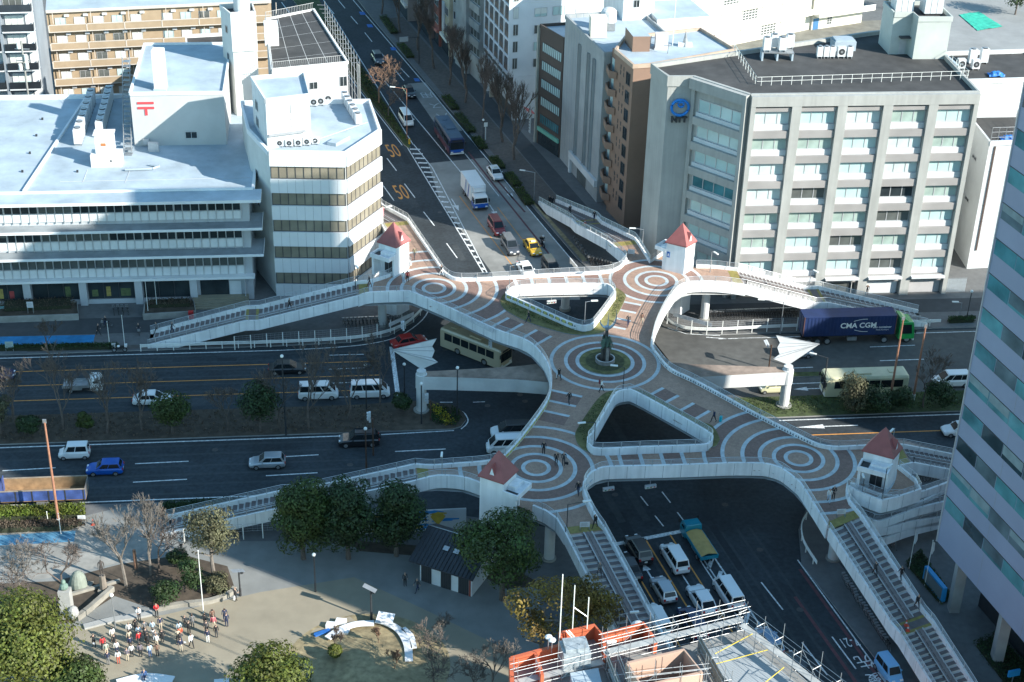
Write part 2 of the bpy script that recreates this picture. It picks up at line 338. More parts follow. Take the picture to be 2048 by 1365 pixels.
def marks_ns(b):
    w = WLINE
    for ac, a0 in ((50.9, 122.2), (53.8, 125.6), (56.6, 125.9)): stripe(b, NS(a0, ac - .1), NS(45, ac + .6), .16, OLINE)
    stripe(b, NS(125.7, 50.2), NS(126.2, 59.2), .55, w)
    for a in (119.9, 108.2, 97): stripe(b, NS(a, 55.2), NS(a - 4, 55.3), .15, w); stripe(b, NS(a + 1, 58.3), NS(a - 5, 58.4), .15, w)
    stripe(b, NS(122, 57.9), NS(45, 58.9), .14, w); stripe(b, NS(122, 59.5), NS(45, 60.5), .18, w)
    for i in range(16):
        a = 121 - i * 2.3; stripe(b, NS(a, 59.3), NS(a - 1.6, 58.2), .42, w)
    for a0, a1 in ((116, 111.4), (106.4, 101.5), (96.4, 91.5)): stripe(b, NS(a0, 62.55), NS(a1, 62.85), .15, w)
    for (u0, v0), (u1, v1) in [((1324, 984), (1341, 1006)), ((1354.6, 1025), (1369, 1044)), ((1281, 993), (1296, 1012)), ((1310, 1032), (1327, 1053))]: stripe(b, P(u0, v0), P(u1, v1), .14, w)
    stripe(b, NS(118.5, 67.75), NS(45, 67.95), .15, w); stripe(b, NS(117, 67.3), NS(45, 67.5), .35, RLINE); stripe(b, NS(113, 64.9), NS(45, 65.4), .35, RLINE)
    stripe(b, P(1664, 1274), P(1712, 1338.6), .15, w)
    arrow(b, P(1304, 1158), AN, 2.6, w)
    # northern arm
    for (u0, v0), (u1, v1) in [((765, 370), (788, 402)), ((774, 317), (793, 342)), ((809, 368), (830, 396)), ((847, 424), (869, 452)), ((893, 487), (914.6, 516.7)), ((701.8, 33), (715.6, 48.8)), ((729.5, 65.6), (744, 83.8)),
                               ((757.8, 101), (774, 120)), ((787.5, 137), (808, 162)), ((801, 136.5), (818.5, 155)), ((676, 0), (690, 17)), ((655, 12), (668, 28)), ((563, 5), (582, 30))]: stripe(b, P(u0, v0), P(u1, v1), .16, w)
    stripe(b, NS(189, 53.4), NS(236, 53.2), .16, w); stripe(b, NS(236, 52.6), NS(266, 50.6), .16, w); stripe(b, NS(266, 50.6), NS(420, 43), .16, w)
    stripe(b, NS(189, 53.9), NS(226, 55.2), .16, w, .013); stripe(b, NS(226, 55.2), NS(236, 54.5), .16, w, .013); stripe(b, NS(236, 54.4), NS(420, 53.5), .16, w)
    for i in range(24):
        a = 190 + i * 1.9; wd = min(1.6, .45 + max(0, i - 2) * .055)
        stripe(b, NS(a + .5, 53.45), NS(a, 53.45 + wd), .5, w, .011)
    stripe(b, P(769.6, 162.6), P(866, 278), .15, w); stripe(b, P(866, 278), P(925, 349), .15, w, .013)
    stripe(b, P(705.7, 0), P(859.4, 180), .16, w); stripe(b, P(859.4, 180), P(1042, 400), .16, w, .013); stripe(b, P(1042, 400), P(1155, 534), .16, w, .013)
    for pts in ([(936, 304), (1000, 386), (1117, 532)], [(985, 350), (1050, 425)]):
        for a, c in zip(pts[:-1], pts[1:]): stripe(b, P(*a), P(*c), .30, RLINE, .013)
    stripe(b, P(930, 308), P(998, 393), .15, w, .014)
    stripe(b, P(919, 393), P(1028, 536), .14, OLINE, .013); stripe(b, P(995, 415), P(1060, 500), .12, OLINE, .013)
    for u, v in ((1010, 375), (979, 410), (903, 398)): arrow(b, P(u, v), AN + pi, 4.5, w, .013)
    for u, v in ((739, 52), (757, 28), (786, 98), (724, 27), (833, 160), (898, 283)):
        b.quad(*[tuple(P(u + du, v + dv, .010)) for du, dv in ((-6, -3), (4, -3), (8, 3), (-3, 3))], BLUEP)
struct('road_marking', marks_ew); struct('road_marking', marks_ns)
def road_text(body, u, v, ang, size, sx, m, z=.014):
    p = P(u, v); o = text_mesh(body, size, m, flatM(p, ang, z), None, 'road_marking', sx=sx); o['kind'] = 'structure'
road_text('50', 787, 303, AN - pi / 2 + .02, 7.6, .26, OLINE); road_text('50', 803, 386, AN - pi / 2 + .02, 7.6, .26, OLINE)
road_text('7-21', 1698, 1284, AN + pi / 2, 1.9, .55, WLINE); road_text('先', 1727, 1322, AN + pi / 2, 2.1, .85, WLINE); road_text('優', 1753, 1358, AN + pi / 2, 2.1, .85, WLINE)
FAINT = mat('worn_white_paint', (.45, .47, .47), .8, .3, 2)
for ch, u, v in (('用', 853, 190), ('ス', 871, 211), ('バ', 885, 231)): road_text(ch, u, v, AN + pi / 2, 3.0, .8, FAINT)
# ---- surfaces of the blocks (4 mm sheets on the pavement tops)
def psheet(name, pts, m, z=.134): return struct(name, lambda b: b.poly([(p.x, p.y, z) for p in pts], m))
psheet('cycle_path', [EW(-120, 180.3), EW(-22.5, 181.0), EW(-22.5, 185.1), EW(-120, 185.1)], mat('path_asphalt', (.062, .066, .07), .9, .12, 1.0, stain=.15))
psheet('cycle_path', [EW(40, 181.0), EW(110, 180.4), EW(110, 184.2), EW(40, 184.6)], MATS['path_asphalt'])
psheet('brown_pavement', [NS(205, 67.2), NS(300, 62.5), NS(300, 67.3), NS(205, 71.2)], PAVEB)
psheet('cycle_path', [NS(203, 71.4), NS(300, 67.8), NS(300, 70.6), NS(203, 74.4)], MATS['path_asphalt'])
psheet('kerb_verge', [NS(189, 67.8), NS(210, 66.6), NS(210, 67.1), NS(189, 68.6)], GRASSD)
psheet('cycle_path', [NS(117, 71.6), NS(60, 72.4), NS(60, 76.6), NS(112, 76.0)], MATS['path_asphalt'])
psheet('verge', [EW(-8, 176.9), EW(-40, 176.8), EW(-40, 178.0), P(560, 686), P(690, 680)], PAVEB)
# park plaza south-west: concrete apron, tan resin field, planting soil
psheet('plaza_apron', [P(0, 1075), P(250, 1015), P(480, 1085), P(760, 1085), P(980, 1130), P(1080, 1180), P(1080, 1365), P(0, 1365)], PLAZA)
def pjoint(b):
    for i in range(13): 
        p, q = P(520, 1190, .136).lerp(P(900, 1090, .136), i / 12), P(560, 1120, .136).lerp(P(1060, 1260, .136), i / 12)
        stripe(b, P(250 + 60 * i, 1105 + 4 * i, .136), P(420 + 55 * i, 1080 + 12 * i, .136), .35, PAVE, .1365)
psheet('plaza_field', [P(60, 1268), P(330, 1232), P(520, 1187), P(708, 1157), P(850, 1222), P(1010, 1300), P(1080, 1335), P(1080, 1500), P(60, 1500)], TAN, .138)
psheet('park_path', [P(-60, 1050), P(205, 1052), P(330, 1085), P(240, 1128), P(90, 1160), P(-60, 1170)], mat('park_gravel', (.26, .25, .225), .9, .15, 1.2, stain=.2), .138)
psheet('planting_soil', [P(-60, 1172), P(110, 1165), P(245, 1130), P(365, 1112), P(455, 1135), P(470, 1180), P(455, 1195), P(310, 1222), P(230, 1195), P(152, 1245), P(-60, 1285)], SOIL, .142)
psheet('blue_cycle_lane', [P(-60, 1077), P(152, 1064), P(148, 1086), P(-60, 1097)], mat('blue_lane', (.09, .24, .36), .8, .25, 1.0, stain=.35), .142)
psheet('blue_cycle_lane', [P(-60, 677), P(190, 672), P(187, 688), P(-60, 697)], mat('blue_lane_bright', (.02, .21, .45), .7, .2, 1.0, stain=.2), .142)
psheet('garden_soil', [P(690, 1082), P(855, 1095), P(1010, 1130), P(1090, 1175), P(1010, 1180), P(900, 1120), P(720, 1105)], SOIL, .139)

def mound(b):
    c = P(735, 1330, .14); N_ = 40; rings = 8; pts = []; 
    for i in range(rings + 1):
        r = 7.6 * i / rings; h = 0.55 * (0.5 + 0.5 * cos(pi * i / rings))
        for j in range(N_):
            a = 2 * pi * j / N_; q = Vector((c.x + r * cos(a) * 1.02, c.y + r * sin(a) * .98, 0)); pts.append((q.x, q.y, .143 + h + .08 * noise.noise(q * .7)* (1 if i < rings else 0)))
    fs = [(i * N_ + j, i * N_ + (j + 1) % N_, (i + 1) * N_ + (j + 1) % N_, (i + 1) * N_ + j) for i in range(rings) for j in range(N_)]
    b.add(pts, fs, GRASSD)
struct('grass_mound', mound)
# school yard far right
psheet('school_yard', [P(1850, -40), P(2200, -40), P(2200, 240), P(1900, 200), P(1840, 130)], mat('yard_ground', (.27, .275, .27), .95, .08, .3, stain=.12), .138)
psheet('school_path', [P(1400, 60), P(1800, 40), P(1800, 90), P(1400, 140)], mat('yard_path', (.2, .19, .16), .95, .2, .5, stain=.2), .142)
# ================================================================ PEDESTRIAN FOOTBRIDGE
DZ = 6.2; Q = DZ + .45
BRICKL = mat('deck_brick_light', (.45, .285, .20), .85, .12, 3, kind='brick', stain=.22)
BRICKD = mat('deck_brick_dark', (.285, .17, .13), .85, .14, 3, kind='brick', stain=.12)
BAND = mat('deck_granite_band', (.48, .525, .535), .8, .16, 2, stain=.15)
TACT = mat('tactile_yellow', (.27, .22, .065), .8, .2, 3)
PARA = mat('parapet_white', (.82, .83, .83), .7, .06, .6, kind='streak', stain=.12)
SEAM = mat('panel_seam', (.30, .31, .32), .8, .1)
RAILM = mat('rail_metal', (.52, .53, .53), .4, .1, 2, metal=.5)
TREAD = mat('stair_tread', (.15, .125, .12), .85, .15, 2)
NOSE = mat('stair_nosing', (.45, .45, .44), .8, .1, 2)
CHAN = mat('cycle_channel', (.235, .20, .19), .85, .15, 2)
UNDER = mat('girder_paint', (.60, .61, .60), .8, .1, .5, stain=.15)
BR = thing('footbridge', 'white pedestrian footbridge with ringed brick deck crossing the whole road junction', 'footbridge', (11, 162, 0))
def PL(lst, z=DZ): return [P(*(t + ((z,) if len(t) == 2 else ()))) for t in lst]
e_north = [NS(195, 44.1, DZ)] + PL([(877, 532), (889, 549), (905.6, 560), (927.5, 562.5), (960, 562), (996, 560), (1060, 556), (1117, 552.7), (1205, 548), (1234, 541), (1247, 530), (1250.5, 517.5)]) + [NS(182, 68.7, DZ)]
e_ne = [NS(182, 72.6, DZ)] + PL([(1277, 490), (1300, 527), (1328, 508)])
e_east1 = PL([(1392, 536), (1430, 537)]) + [EW(50.5, 182.2, DZ)]
e_se = [EW(50.5, 177.5, DZ)] + PL([(1438.5, 569, Q), (1385, 569, Q), (1365, 574, Q), (1351, 584, Q), (1330, 615, Q), (1312, 653, Q), (1305, 679, Q), (1303.5, 697), (1315, 715), (1340, 742.7), (1384, 764), (1440, 793.6), (1487, 820), (1513, 834), (1560, 858), (1616, 886), (1638, 894.7), (1660, 899), (1682, 899.8), (1727, 897.6)]) + [EW(59, 139.6, DZ)]
e_ramp = [EW(59, 136.1, DZ)] + PL([(1796, 938), (1830, 965), (1840, 985, Q), (1790, 1001.6, Q), (1763, 1007.5, Q), (1746, 1001.6, Q), (1711, 987, Q), (1692, 976, Q), (1693, 992), (1699, 1009)]) + [NS(116, 72.8, DZ)]
e_s = [NS(115, 68.6, DZ)] + PL([(1607, 982.6, Q), (1591, 965, Q), (1569, 947.4, Q), (1554, 940, Q), (1531, 934, Q), (1500, 932.8, Q), (1457, 932.8, Q), (1381, 935.7, Q), (1300, 938, Q), (1217, 940, Q), (1193, 946, Q), (1176, 957.7, Q), (1167, 982, Q), (1187, 1029.5, Q)]) + [NS(120.3, 46.9, DZ)]
e_sw = [NS(120.5, 42.9, DZ)] + PL([(1114, 1044, Q), (1091, 1028, Q), (1066, 1017.7, Q)])
e_w1 = PL([(962, 973, Q), (925, 960.6, Q), (875, 957.7, Q)]) + [EW(6.3, 136.2, DZ)]
e_w = [EW(6.3, 139.2, DZ)] + PL([(863, 937), (907, 934), (960, 930), (990, 925), (1009, 917), (1044, 878.6), (1091, 814), (1101, 779), (1100.5, 748, Q), (1088, 720, Q), (1064, 694, Q), (1037, 680, Q), (990, 664, Q), (896, 620, Q), (837, 595, Q), (824, 590, Q), (810, 588, Q), (740, 590.6, Q)]) + [EW(1, 177.2, DZ)]
e_nw = [EW(1, 181.2, DZ)] + PL([(740, 566), (774, 556), (784, 550)])
e_nw2 = PL([(822, 531)]) + [NS(186.5, 40.5, DZ), NS(195, 40.3, DZ)]
edges = [e_north, e_ne, e_east1, e_se, e_ramp, e_s, e_sw, e_w1, e_w, e_nw, e_nw2]
OUT = []
for e in edges: OUT += [(p.x, p.y) for p in e]
h1 = smooth_path(PL([(1017.6, 586), (1038, 577), (1110, 574), (1199, 573), (1222, 578), (1230, 591), (1223, 603), (1190.5, 646.5), (1177, 656), (1152, 654.5), (1090, 628), (1029, 601), (1013, 594)], Q), 3, True)
h2 = smooth_path(PL([(1187.5, 867), (1222.7, 805), (1234, 790.7), (1252, 786), (1269.6, 789), (1340, 827), (1412, 868), (1424, 880), (1418, 891), (1400, 896), (1290, 900), (1200, 903.5), (1180, 897), (1176, 882)], Q), 3, True)
H1 = [(p.x, p.y) for p in h1]; H2 = [(p.x, p.y) for p in h2]
def on_deck(p): return inside(p, OUT) and not inside(p, H1) and not inside(p, H2)
def tri_cap(b, outer, holes, z, m, flip=False):
    """flat slab face with holes"""
    bm = bmesh.new(); es = []
    for lp in [outer] + holes:
        vs = [bm.verts.new((x, y, z)) for x, y in lp]
        for i in range(len(vs)): es.append(bm.edges.new((vs[i], vs[(i + 1) % len(vs)])))
    bmesh.ops.triangle_fill(bm, use_beauty=True, use_dissolve=False, edges=es)
    bm.verts.index_update()
    b.add([v.co.copy() for v in bm.verts], [tuple(v.index for v in f.verts) for f in bm.faces], m); bm.free()
def dk(b): tri_cap(b, OUT, [H1, H2], DZ, BRICKL)
part('deck', BR, dk)
def soffit(b): tri_cap(b, OUT, [H1, H2], DZ - 1.05, UNDER)
part('soffit', BR, soffit)
CEN = [(10.97, 162.15, [3.47, 4.82, 6.52]), (2.9, 139.54, [1.575, 2.83, 4.33, 6.17, 8.2]), (30.91, 142.77, [1.575, 2.83, 4.33, 6.17, 8.3, 10.3]), (18.39, 183.36, [1.575, 2.83, 4.33, 6.17]), (-10.07, 179.52, [1.575, 2.83, 4.33, 6.1, 8.2, 10.8])]
def near_ok(p, ci):
    d = [hypot(p[0] - c[0], p[1] - c[1]) / c[2][-1] for c in CEN]; return d[ci] == min(d)
def ring(b, ci, r0, r1, z, m):
    cx, cy = CEN[ci][:2]; n = max(48, int(r1 * 26)); k = max(1, int((r1 - r0) / .45))
    for i in range(n):
        a0, a1 = 2 * pi * i / n, 2 * pi * (i + 1) / n
        for j in range(k):
            q0, q1 = r0 + (r1 - r0) * j / k, r0 + (r1 - r0) * (j + 1) / k
            c = (cx + (q0 + q1) / 2 * cos((a0 + a1) / 2), cy + (q0 + q1) / 2 * sin((a0 + a1) / 2))
            if on_deck(c) and near_ok(c, ci): b.quad((cx + q0 * cos(a0), cy + q0 * sin(a0), z), (cx + q1 * cos(a0), cy + q1 * sin(a0), z), (cx + q1 * cos(a1), cy + q1 * sin(a1), z), (cx + q0 * cos(a1), cy + q0 * sin(a1), z), m)
def rings(b):
    for ci, (cx, cy, rs) in enumerate(CEN):
        for i, r in enumerate(rs):
            ring(b, ci, r - .43, r, DZ + .008, BAND)
            if i > 0 and i % 2 == 1: ring(b, ci, rs[i - 1], r - .43, DZ + .004, BRICKD)
part('paving_rings', BR, rings)
def stripes():
    for ca, cb in ((0, 1), (0, 2), (0, 3), (0, 4), (1, 2), (3, 4)):
        A = Vector(CEN[ca][:2]); B = Vector(CEN[cb][:2]); u = (B - A); L = u.length; u.normalize(); n = Vector((-u.y, u.x))
        s0 = CEN[ca][2][-1] + (.9 if ca else 2.0); s1 = L - CEN[cb][2][-1] - .6; cnt = max(1, int((s1 - s0) / 2.25) + 1)
        for i in range(cnt):
            s = s0 + i * 2.25; b = MB()
            for (w0, w1, m, z) in ((-.21, .21, BAND, DZ + .009), (.21, 2.04, BRICKD, DZ + .005)):
                if m is BRICKD and i % 2: continue
                nw = 26; ns = 1 if m is BAND else 4
                for j in range(nw):
                    for q in range(ns):
                        t0, t1 = -6.5 + 13 * j / nw, -6.5 + 13 * (j + 1) / nw; a0, a1 = s + w0 + (w1 - w0) * q / ns, s + w0 + (w1 - w0) * (q + 1) / ns
                        c = A + u * ((a0 + a1) / 2) + n * ((t0 + t1) / 2)
                        if not on_deck(c): continue
                        if any(hypot(c.x - k[0], c.y - k[1]) < k[2][-1] for k in CEN): continue
                        # keep to this corridor only
                        dd = [abs((c - Vector(CEN[x][:2])).dot(Vector((-(Vector(CEN[y][:2]) - Vector(CEN[x][:2])).y, (Vector(CEN[y][:2]) - Vector(CEN[x][:2])).x)).normalized())) for x, y in ((0, 1), (0, 2), (0, 3), (0, 4), (1, 2), (3, 4))]
                        if dd.index(min(dd)) != ((0, 1), (0, 2), (0, 3), (0, 4), (1, 2), (3, 4)).index((ca, cb)): continue
                        pts = [A + u * a0 + n * t0, A + u * a1 + n * t0, A + u * a1 + n * t1, A + u * a0 + n * t1]
                        b.quad(*[(p.x, p.y, z) for p in pts], m)
            if b.v: b.build('paving_band', BR)
stripes()
def wall_strip(b, path, th, za, zb, m):
    k = len(path); L = []; R_ = []
    for i, p in enumerate(path):
        d = path[min(i + 1, k - 1)] - path[max(i - 1, 0)]; d.z = 0; d.normalize(); n = Vector((-d.y, d.x, 0)) * th / 2; L.append(p + n); R_.append(p - n)
    up = Vector((0, 0, 1))
    for i in range(k - 1):
        for S in (L, R_): b.quad(S[i] + up * za, S[i + 1] + up * za, S[i + 1] + up * zb, S[i] + up * zb, m)
        b.quad(L[i] + up * zb, L[i + 1] + up * zb, R_[i + 1] + up * zb, R_[i] + up * zb, m); b.quad(L[i] + up * za, L[i + 1] + up * za, R_[i + 1] + up * za, R_[i] + up * za, m)
    for i in (0, k - 1): b.quad(L[i] + up * za, R_[i] + up * za, R_[i] + up * zb, L[i] + up * zb, m)
def parapet(path, parent, seam=True, za=-1.12, zb=.45, rail=True, th=.24):
    def fn(b):
        wall_strip(b, path, th, za, zb, PARA)
        if seam:
            for i, p in enumerate(resample(path, 1.9)[1:]):
                j = min(range(len(path) - 1), key=lambda q: (path[q] - p).length + (path[q + 1] - p).length); d = path[j + 1] - path[j]; d.z = 0
                if d.length < 1e-4: continue
                d.normalize(); n = Vector((-d.y, d.x, 0)) * (th / 2 + .012)
                for s in (1, -1):
                    c = p + n * s; b.quad(c - d * .02 + Vector((0, 0, za + .03)), c + d * .02 + Vector((0, 0, za + .03)), c + d * .02 + Vector((0, 0, zb - .03)), c - d * .02 + Vector((0, 0, zb - .03)), SEAM)
    w = part('parapet', parent, fn)
    if rail:
        def fr(b):
            for h, r in ((.62, .022), (.78, .022), (.94, .022), (1.12, .038)): b.tube([p + Vector((0, 0, h)) for p in path], r, RAILM, 4)
            for p in resample(path, 2.0): b.box(p.x - .04, p.x + .04, p.y - .04, p.y + .04, p.z + zb - .02, p.z + 1.12, RAILM)
        part('railing', parent, fr)
def sm(e): return smooth_path(e, 3)
SHARP = (e_ne, e_ramp, e_sw)
for e in edges: parapet(e if e in SHARP else sm(e), BR)
for h in (h1, h2): parapet(h + [h[0]], BR)
# planting beds with low kerb round the two openings
def bed(pts, hole):
    o = smooth_path(PL(pts), 3, True)
    def fn(b):
        bm_out = [(p.x, p.y) for p in o]; n = len(o)
        tri_cap(b, bm_out, [hole], DZ + .10, GRASSB)
        b.add([(p.x, p.y, DZ) for p in o] + [(p.x, p.y, DZ + .10) for p in o], [(i, (i + 1) % n, n + (i + 1) % n, n + i) for i in range(n)], KERB)
    part('planting_bed', BR, fn)
GRASSB = mat('bed_grass', (.155, .145, .055), .95, .35, 1.5, stain=.45, bump=.5)
def grow(h, d):
    c = Vector((sum(p.x for p in h) / len(h), sum(p.y for p in h) / len(h), 0)); return [(p.x + (p.x - c.x) * d, p.y + (p.y - c.y) * d) for p in h]
bed([(1008, 590), (1001, 602), (1004, 614), (1018, 626), (1058.6, 646.5), (1126, 667), (1165, 671.5), (1195, 669), (1213, 662), (1230, 640), (1250.5, 600), (1250, 590), (1241, 582), (1232, 577), (1215, 569.5), (1120, 570), (1035, 573)], grow(h1, .022))
bed([(1247, 780), (1224, 783), (1206, 790), (1187, 810), (1154, 860), (1151, 878), (1158, 893), (1172, 904), (1200, 908), (1300, 904), (1415, 898), (1437, 886), (1437, 873), (1424, 853), (1398, 843), (1340, 812), (1285, 783)], grow(h2, .022))
def cgrass(b):
    cx, cy = 10.97, 162.15; n = 40
    for r0, r1, m, z in ((0, 2.3, mat('centre_grass', (.075, .078, .034), .95, .4, 2.5, stain=.3), DZ + .09), (2.3, 3.0, GRASSB, DZ + .085)):
        for i in range(n):
            a0, a1 = 2 * pi * i / n, 2 * pi * (i + 1) / n
            b.quad((cx + r0 * cos(a0), cy + r0 * sin(a0), z), (cx + r1 * cos(a0), cy + r1 * sin(a0), z), (cx + r1 * cos(a1), cy + r1 * sin(a1), z), (cx + r0 * cos(a1), cy + r0 * sin(a1), z), m)
    for i in range(n):
        a0, a1 = 2 * pi * i / n, 2 * pi * (i + 1) / n
        b.quad((cx + 3.02 * cos(a0), cy + 3.02 * sin(a0), DZ), (cx + 3.02 * cos(a1), cy + 3.02 * sin(a1), DZ), (cx + 3.0 * cos(a1), cy + 3.0 * sin(a1), DZ + .085), (cx + 3.0 * cos(a0), cy + 3.0 * sin(a0), DZ + .085), KERB)
part('planting_bed', BR, cgrass)
# decorated panels on the inner faces
ORN = mat('ornament_dark', (.07, .09, .14), .7, .2); ORNY = mat('ornament_yellow', (.55, .50, .16), .7, .2)
def inner_orn(path, side, z0, z1, kinds, step=.75, off=.135):
    def fn(b):
        pts = resample(path, step)
        for i in range(len(pts) - 1):
            p, q = pts[i], pts[i + 1]; d = (q - p); d.z = 0; d.normalize(); n = Vector((-d.y, d.x, 0)) * side * off; m = kinds[i % len(kinds)]
            c = (p + q) / 2 + n; up = Vector((0, 0, 1)); h = (z1 - z0)
            if m is ORNY:
                b.quad(c - d * .3 + up * z0, c + d * .3 + up * z0, c + d * .3 + up * z1, c - d * .3 + up * z1, m)
            else:
                for k in (-1, 1): b.add([c + d * k * .05 + up * (z0 + h * .1), c + d * k * .30 + up * (z0 + h * .15), c + d * k * .17 + up * (z0 + h * .9)], [(0, 1, 2)], m)
    part('parapet_ornament', BR, fn)
ise = sm(e_se); a_, b_ = [min(range(len(ise)), key=lambda i: (ise[i] - P(u, v, DZ)).length) for u, v in ((1303.5, 697), (1638, 894.7))]
inner_orn(ise[a_:b_ + 1], -1, .06, .42, [ORN])
iw = sm(e_w); a_, b_ = [min(range(len(iw)), key=lambda i: (iw[i] - P(u, v, DZ)).length) for u, v in ((1000, 920), (1101, 775))]
inner_orn(iw[a_:b_ + 1], -1, .08, .40, [ORNY], .7)
inner_orn([p for p in h1[27:40]], 1, .02, .40, [ORN, ORNY], .5, .14); inner_orn([p for p in h1[27:40]], -1, .02, .40, [ORN, ORNY], .5, .14)
# ---------------- stairs: two flights with landing, cycle channel, side parapets
def stair(TL, TR, ML, MR, BL, BLR, zm, land=1.6, ch=.62, zend=.13):
    """TL/TR top edge, ML/MR start of the landing, BL/BLR foot (plan vectors)"""
    def V(p, z): return Vector((p.x, p.y, z))
    u = (ML - TL); u.z = 0; u.normalize()
    NL, NR = ML + u * land, MR + u * land
    def fn(b):
        for (a0, a1, c0, c1, z0, z1) in ((TL, TR, ML, MR, DZ, zm), (NL, NR, BL, BLR, zm, zend)):
            n = max(6, int(round((z0 - z1) / .16)))
            for i in range(n):
                t0, t1 = i / n, (i + 1) / n; zt = z0 + (z1 - z0) * (i + 1) / n
                l0, l1 = a0.lerp(c0, t0), a0.lerp(c0, t1); r0, r1 = a1.lerp(c1, t0), a1.lerp(c1, t1)
                b.quad(V(l0, zt), V(r0, zt), V(r1, zt), V(l1, zt), TREAD)
                b.quad(V(l0, zt), V(r0, zt), V(r0, zt + (z0 - z1) / n), V(l0, zt + (z0 - z1) / n), NOSE)
                for f0, f1 in ((.03, .30), (.56, .97)):
                    b.quad(V(l0.lerp(r0, f0), zt + .004), V(l0.lerp(r0, f1), zt + .004), V(l0.lerp(l1, .30).lerp(r0.lerp(r1, .30), f1), zt + .004), V(l0.lerp(l1, .30).lerp(r0.lerp(r1, .30), f0), zt + .004), NOSE)
            for f0, f1, m, h in ((.31, .345, NOSE, .26), (.345, .415, CHAN, .18), (.415, .45, CHAN, .26), (.45, .52, CHAN, .18), (.52, .55, NOSE, .26)):
                b.quad(V(a0.lerp(a1, f0), z0 + h - .1), V(a0.lerp(a1, f1), z0 + h - .1), V(c0.lerp(c1, f1), z1 + h - .1), V(c0.lerp(c1, f0), z1 + h - .1), m)
            b.quad(V(a0, z0 - .45), V(a1, z0 - .45), V(c1, z1 - .30), V(c0, z1 - .30), UNDER)
        b.quad(V(ML, zm), V(MR, zm), V(NR, zm), V(NL, zm), TREAD)
        for s0, s1 in ((0, .22), (.78, 1)): b.quad(V(ML.lerp(NL, s0), zm + .006), V(MR.lerp(NR, s0), zm + .006), V(MR.lerp(NR, s1), zm + .006), V(ML.lerp(NL, s1), zm + .006), TACT)
        b.quad(V(ML, zm - .4), V(MR, zm - .4), V(NR, zm - .4), V(NL, zm - .4), UNDER)
        for a, c in ((TL, TR),):
            w = -u * 1.3; b.quad(V(a + w, DZ + .012), V(c + w, DZ + .012), V(c - u * .15, DZ + .012), V(a - u * .15, DZ + .012), TACT)
    part('staircase', BR, fn)
    for A, M, N_, B_ in ((TL, ML, NL, BL), (TR, MR, NR, BLR)):
        path = [V(A, DZ), V(M, zm), V(N_, zm), V(B_, zend)]
        parapet(path, BR, za=-.95, rail=True)
STAIRS = []
stair(EW(1, 177.2), EW(1, 181.2), EW(-11.5, 177.0), EW(-11.5, 180.9), EW(-25.3, 176.95), EW(-25.3, 180.6), 3.2)
stair(EW(50.5, 182.3), EW(50.5, 177.5), EW(60.0, 182.0), EW(60.0, 177.4), EW(75.2, 180.6), EW(75.2, 176.9), 3.4)
stair(NS(182, 68.6), NS(182, 72.6), NS(193.2, 68.0), NS(193.2, 71.8), NS(209, 67.5), NS(209, 70.2), 3.6)
stair(EW(6.3, 136.2), EW(6.3, 139.2), EW(-6, 136.5), EW(-6, 139.6), EW(-20, 137.0), EW(-20, 140.1), 3.2)
stair(NS(120.3, 46.9), NS(120.5, 42.9), NS(108, 48.0), NS(108, 43.9), NS(94, 48.9), NS(94, 44.8), 3.5)
stair(NS(116, 72.8), NS(114.6, 68.6), NS(103.4, 73.4), NS(102.6, 69.5), NS(88, 74.4), NS(88, 70.6), 3.6)
stair(EW(59, 139.6), EW(59, 136.1), EW(70, 139.9), EW(70, 136.4), EW(83, 140.2), EW(83, 136.8), 3.2)
stair(NS(195, 40.3), NS(195, 44.1), NS(206, 39.2), NS(206, 43.0), NS(219, 38.2), NS(219, 42.0), 3.4)
# ---------------- switchback ramp behind the glass tower
def ramp(z0, z1):
    o = [P(1692, 978, DZ), P(1711, 987, Q), P(1746, 1001.6, Q), P(1763, 1007.5, Q), P(1790, 1001.6, Q), P(1840, 987, Q), P(1930, 970, Q)]
    i = [P(1930, 945, DZ), P(1835, 985, DZ), P(1775, 993, DZ), P(1740, 985, DZ), P(1700, 972, DZ)]
    o = smooth_path(o, 4); L = o[-1].x - o[0].x
    def zz(p): return z0 + (z1 - z0) * (p.x - o[0].x) / L
    o = [Vector((p.x, p.y, zz(p))) for p in o]; i2 = [Vector((p.x, p.y, zz(p))) for p in smooth_path(i, 4)]
    def fn(b):
        al = o + i2; b.add(al, [tuple(range(len(al)))], PAVEB); b.add([p - Vector((0, 0, .35)) for p in al], [tuple(range(len(al)))], UNDER)
    if z0 < 6: part('ramp', BR, fn)
    if z0 < 6: parapet(o, BR, za=-.55)
    parapet(i2, BR, za=-.4)
for z0, z1 in ((6.2, 5.4), (3.9, 4.7), (3.4, 2.4), (1.5, 2.2)): ramp(z0, z1)
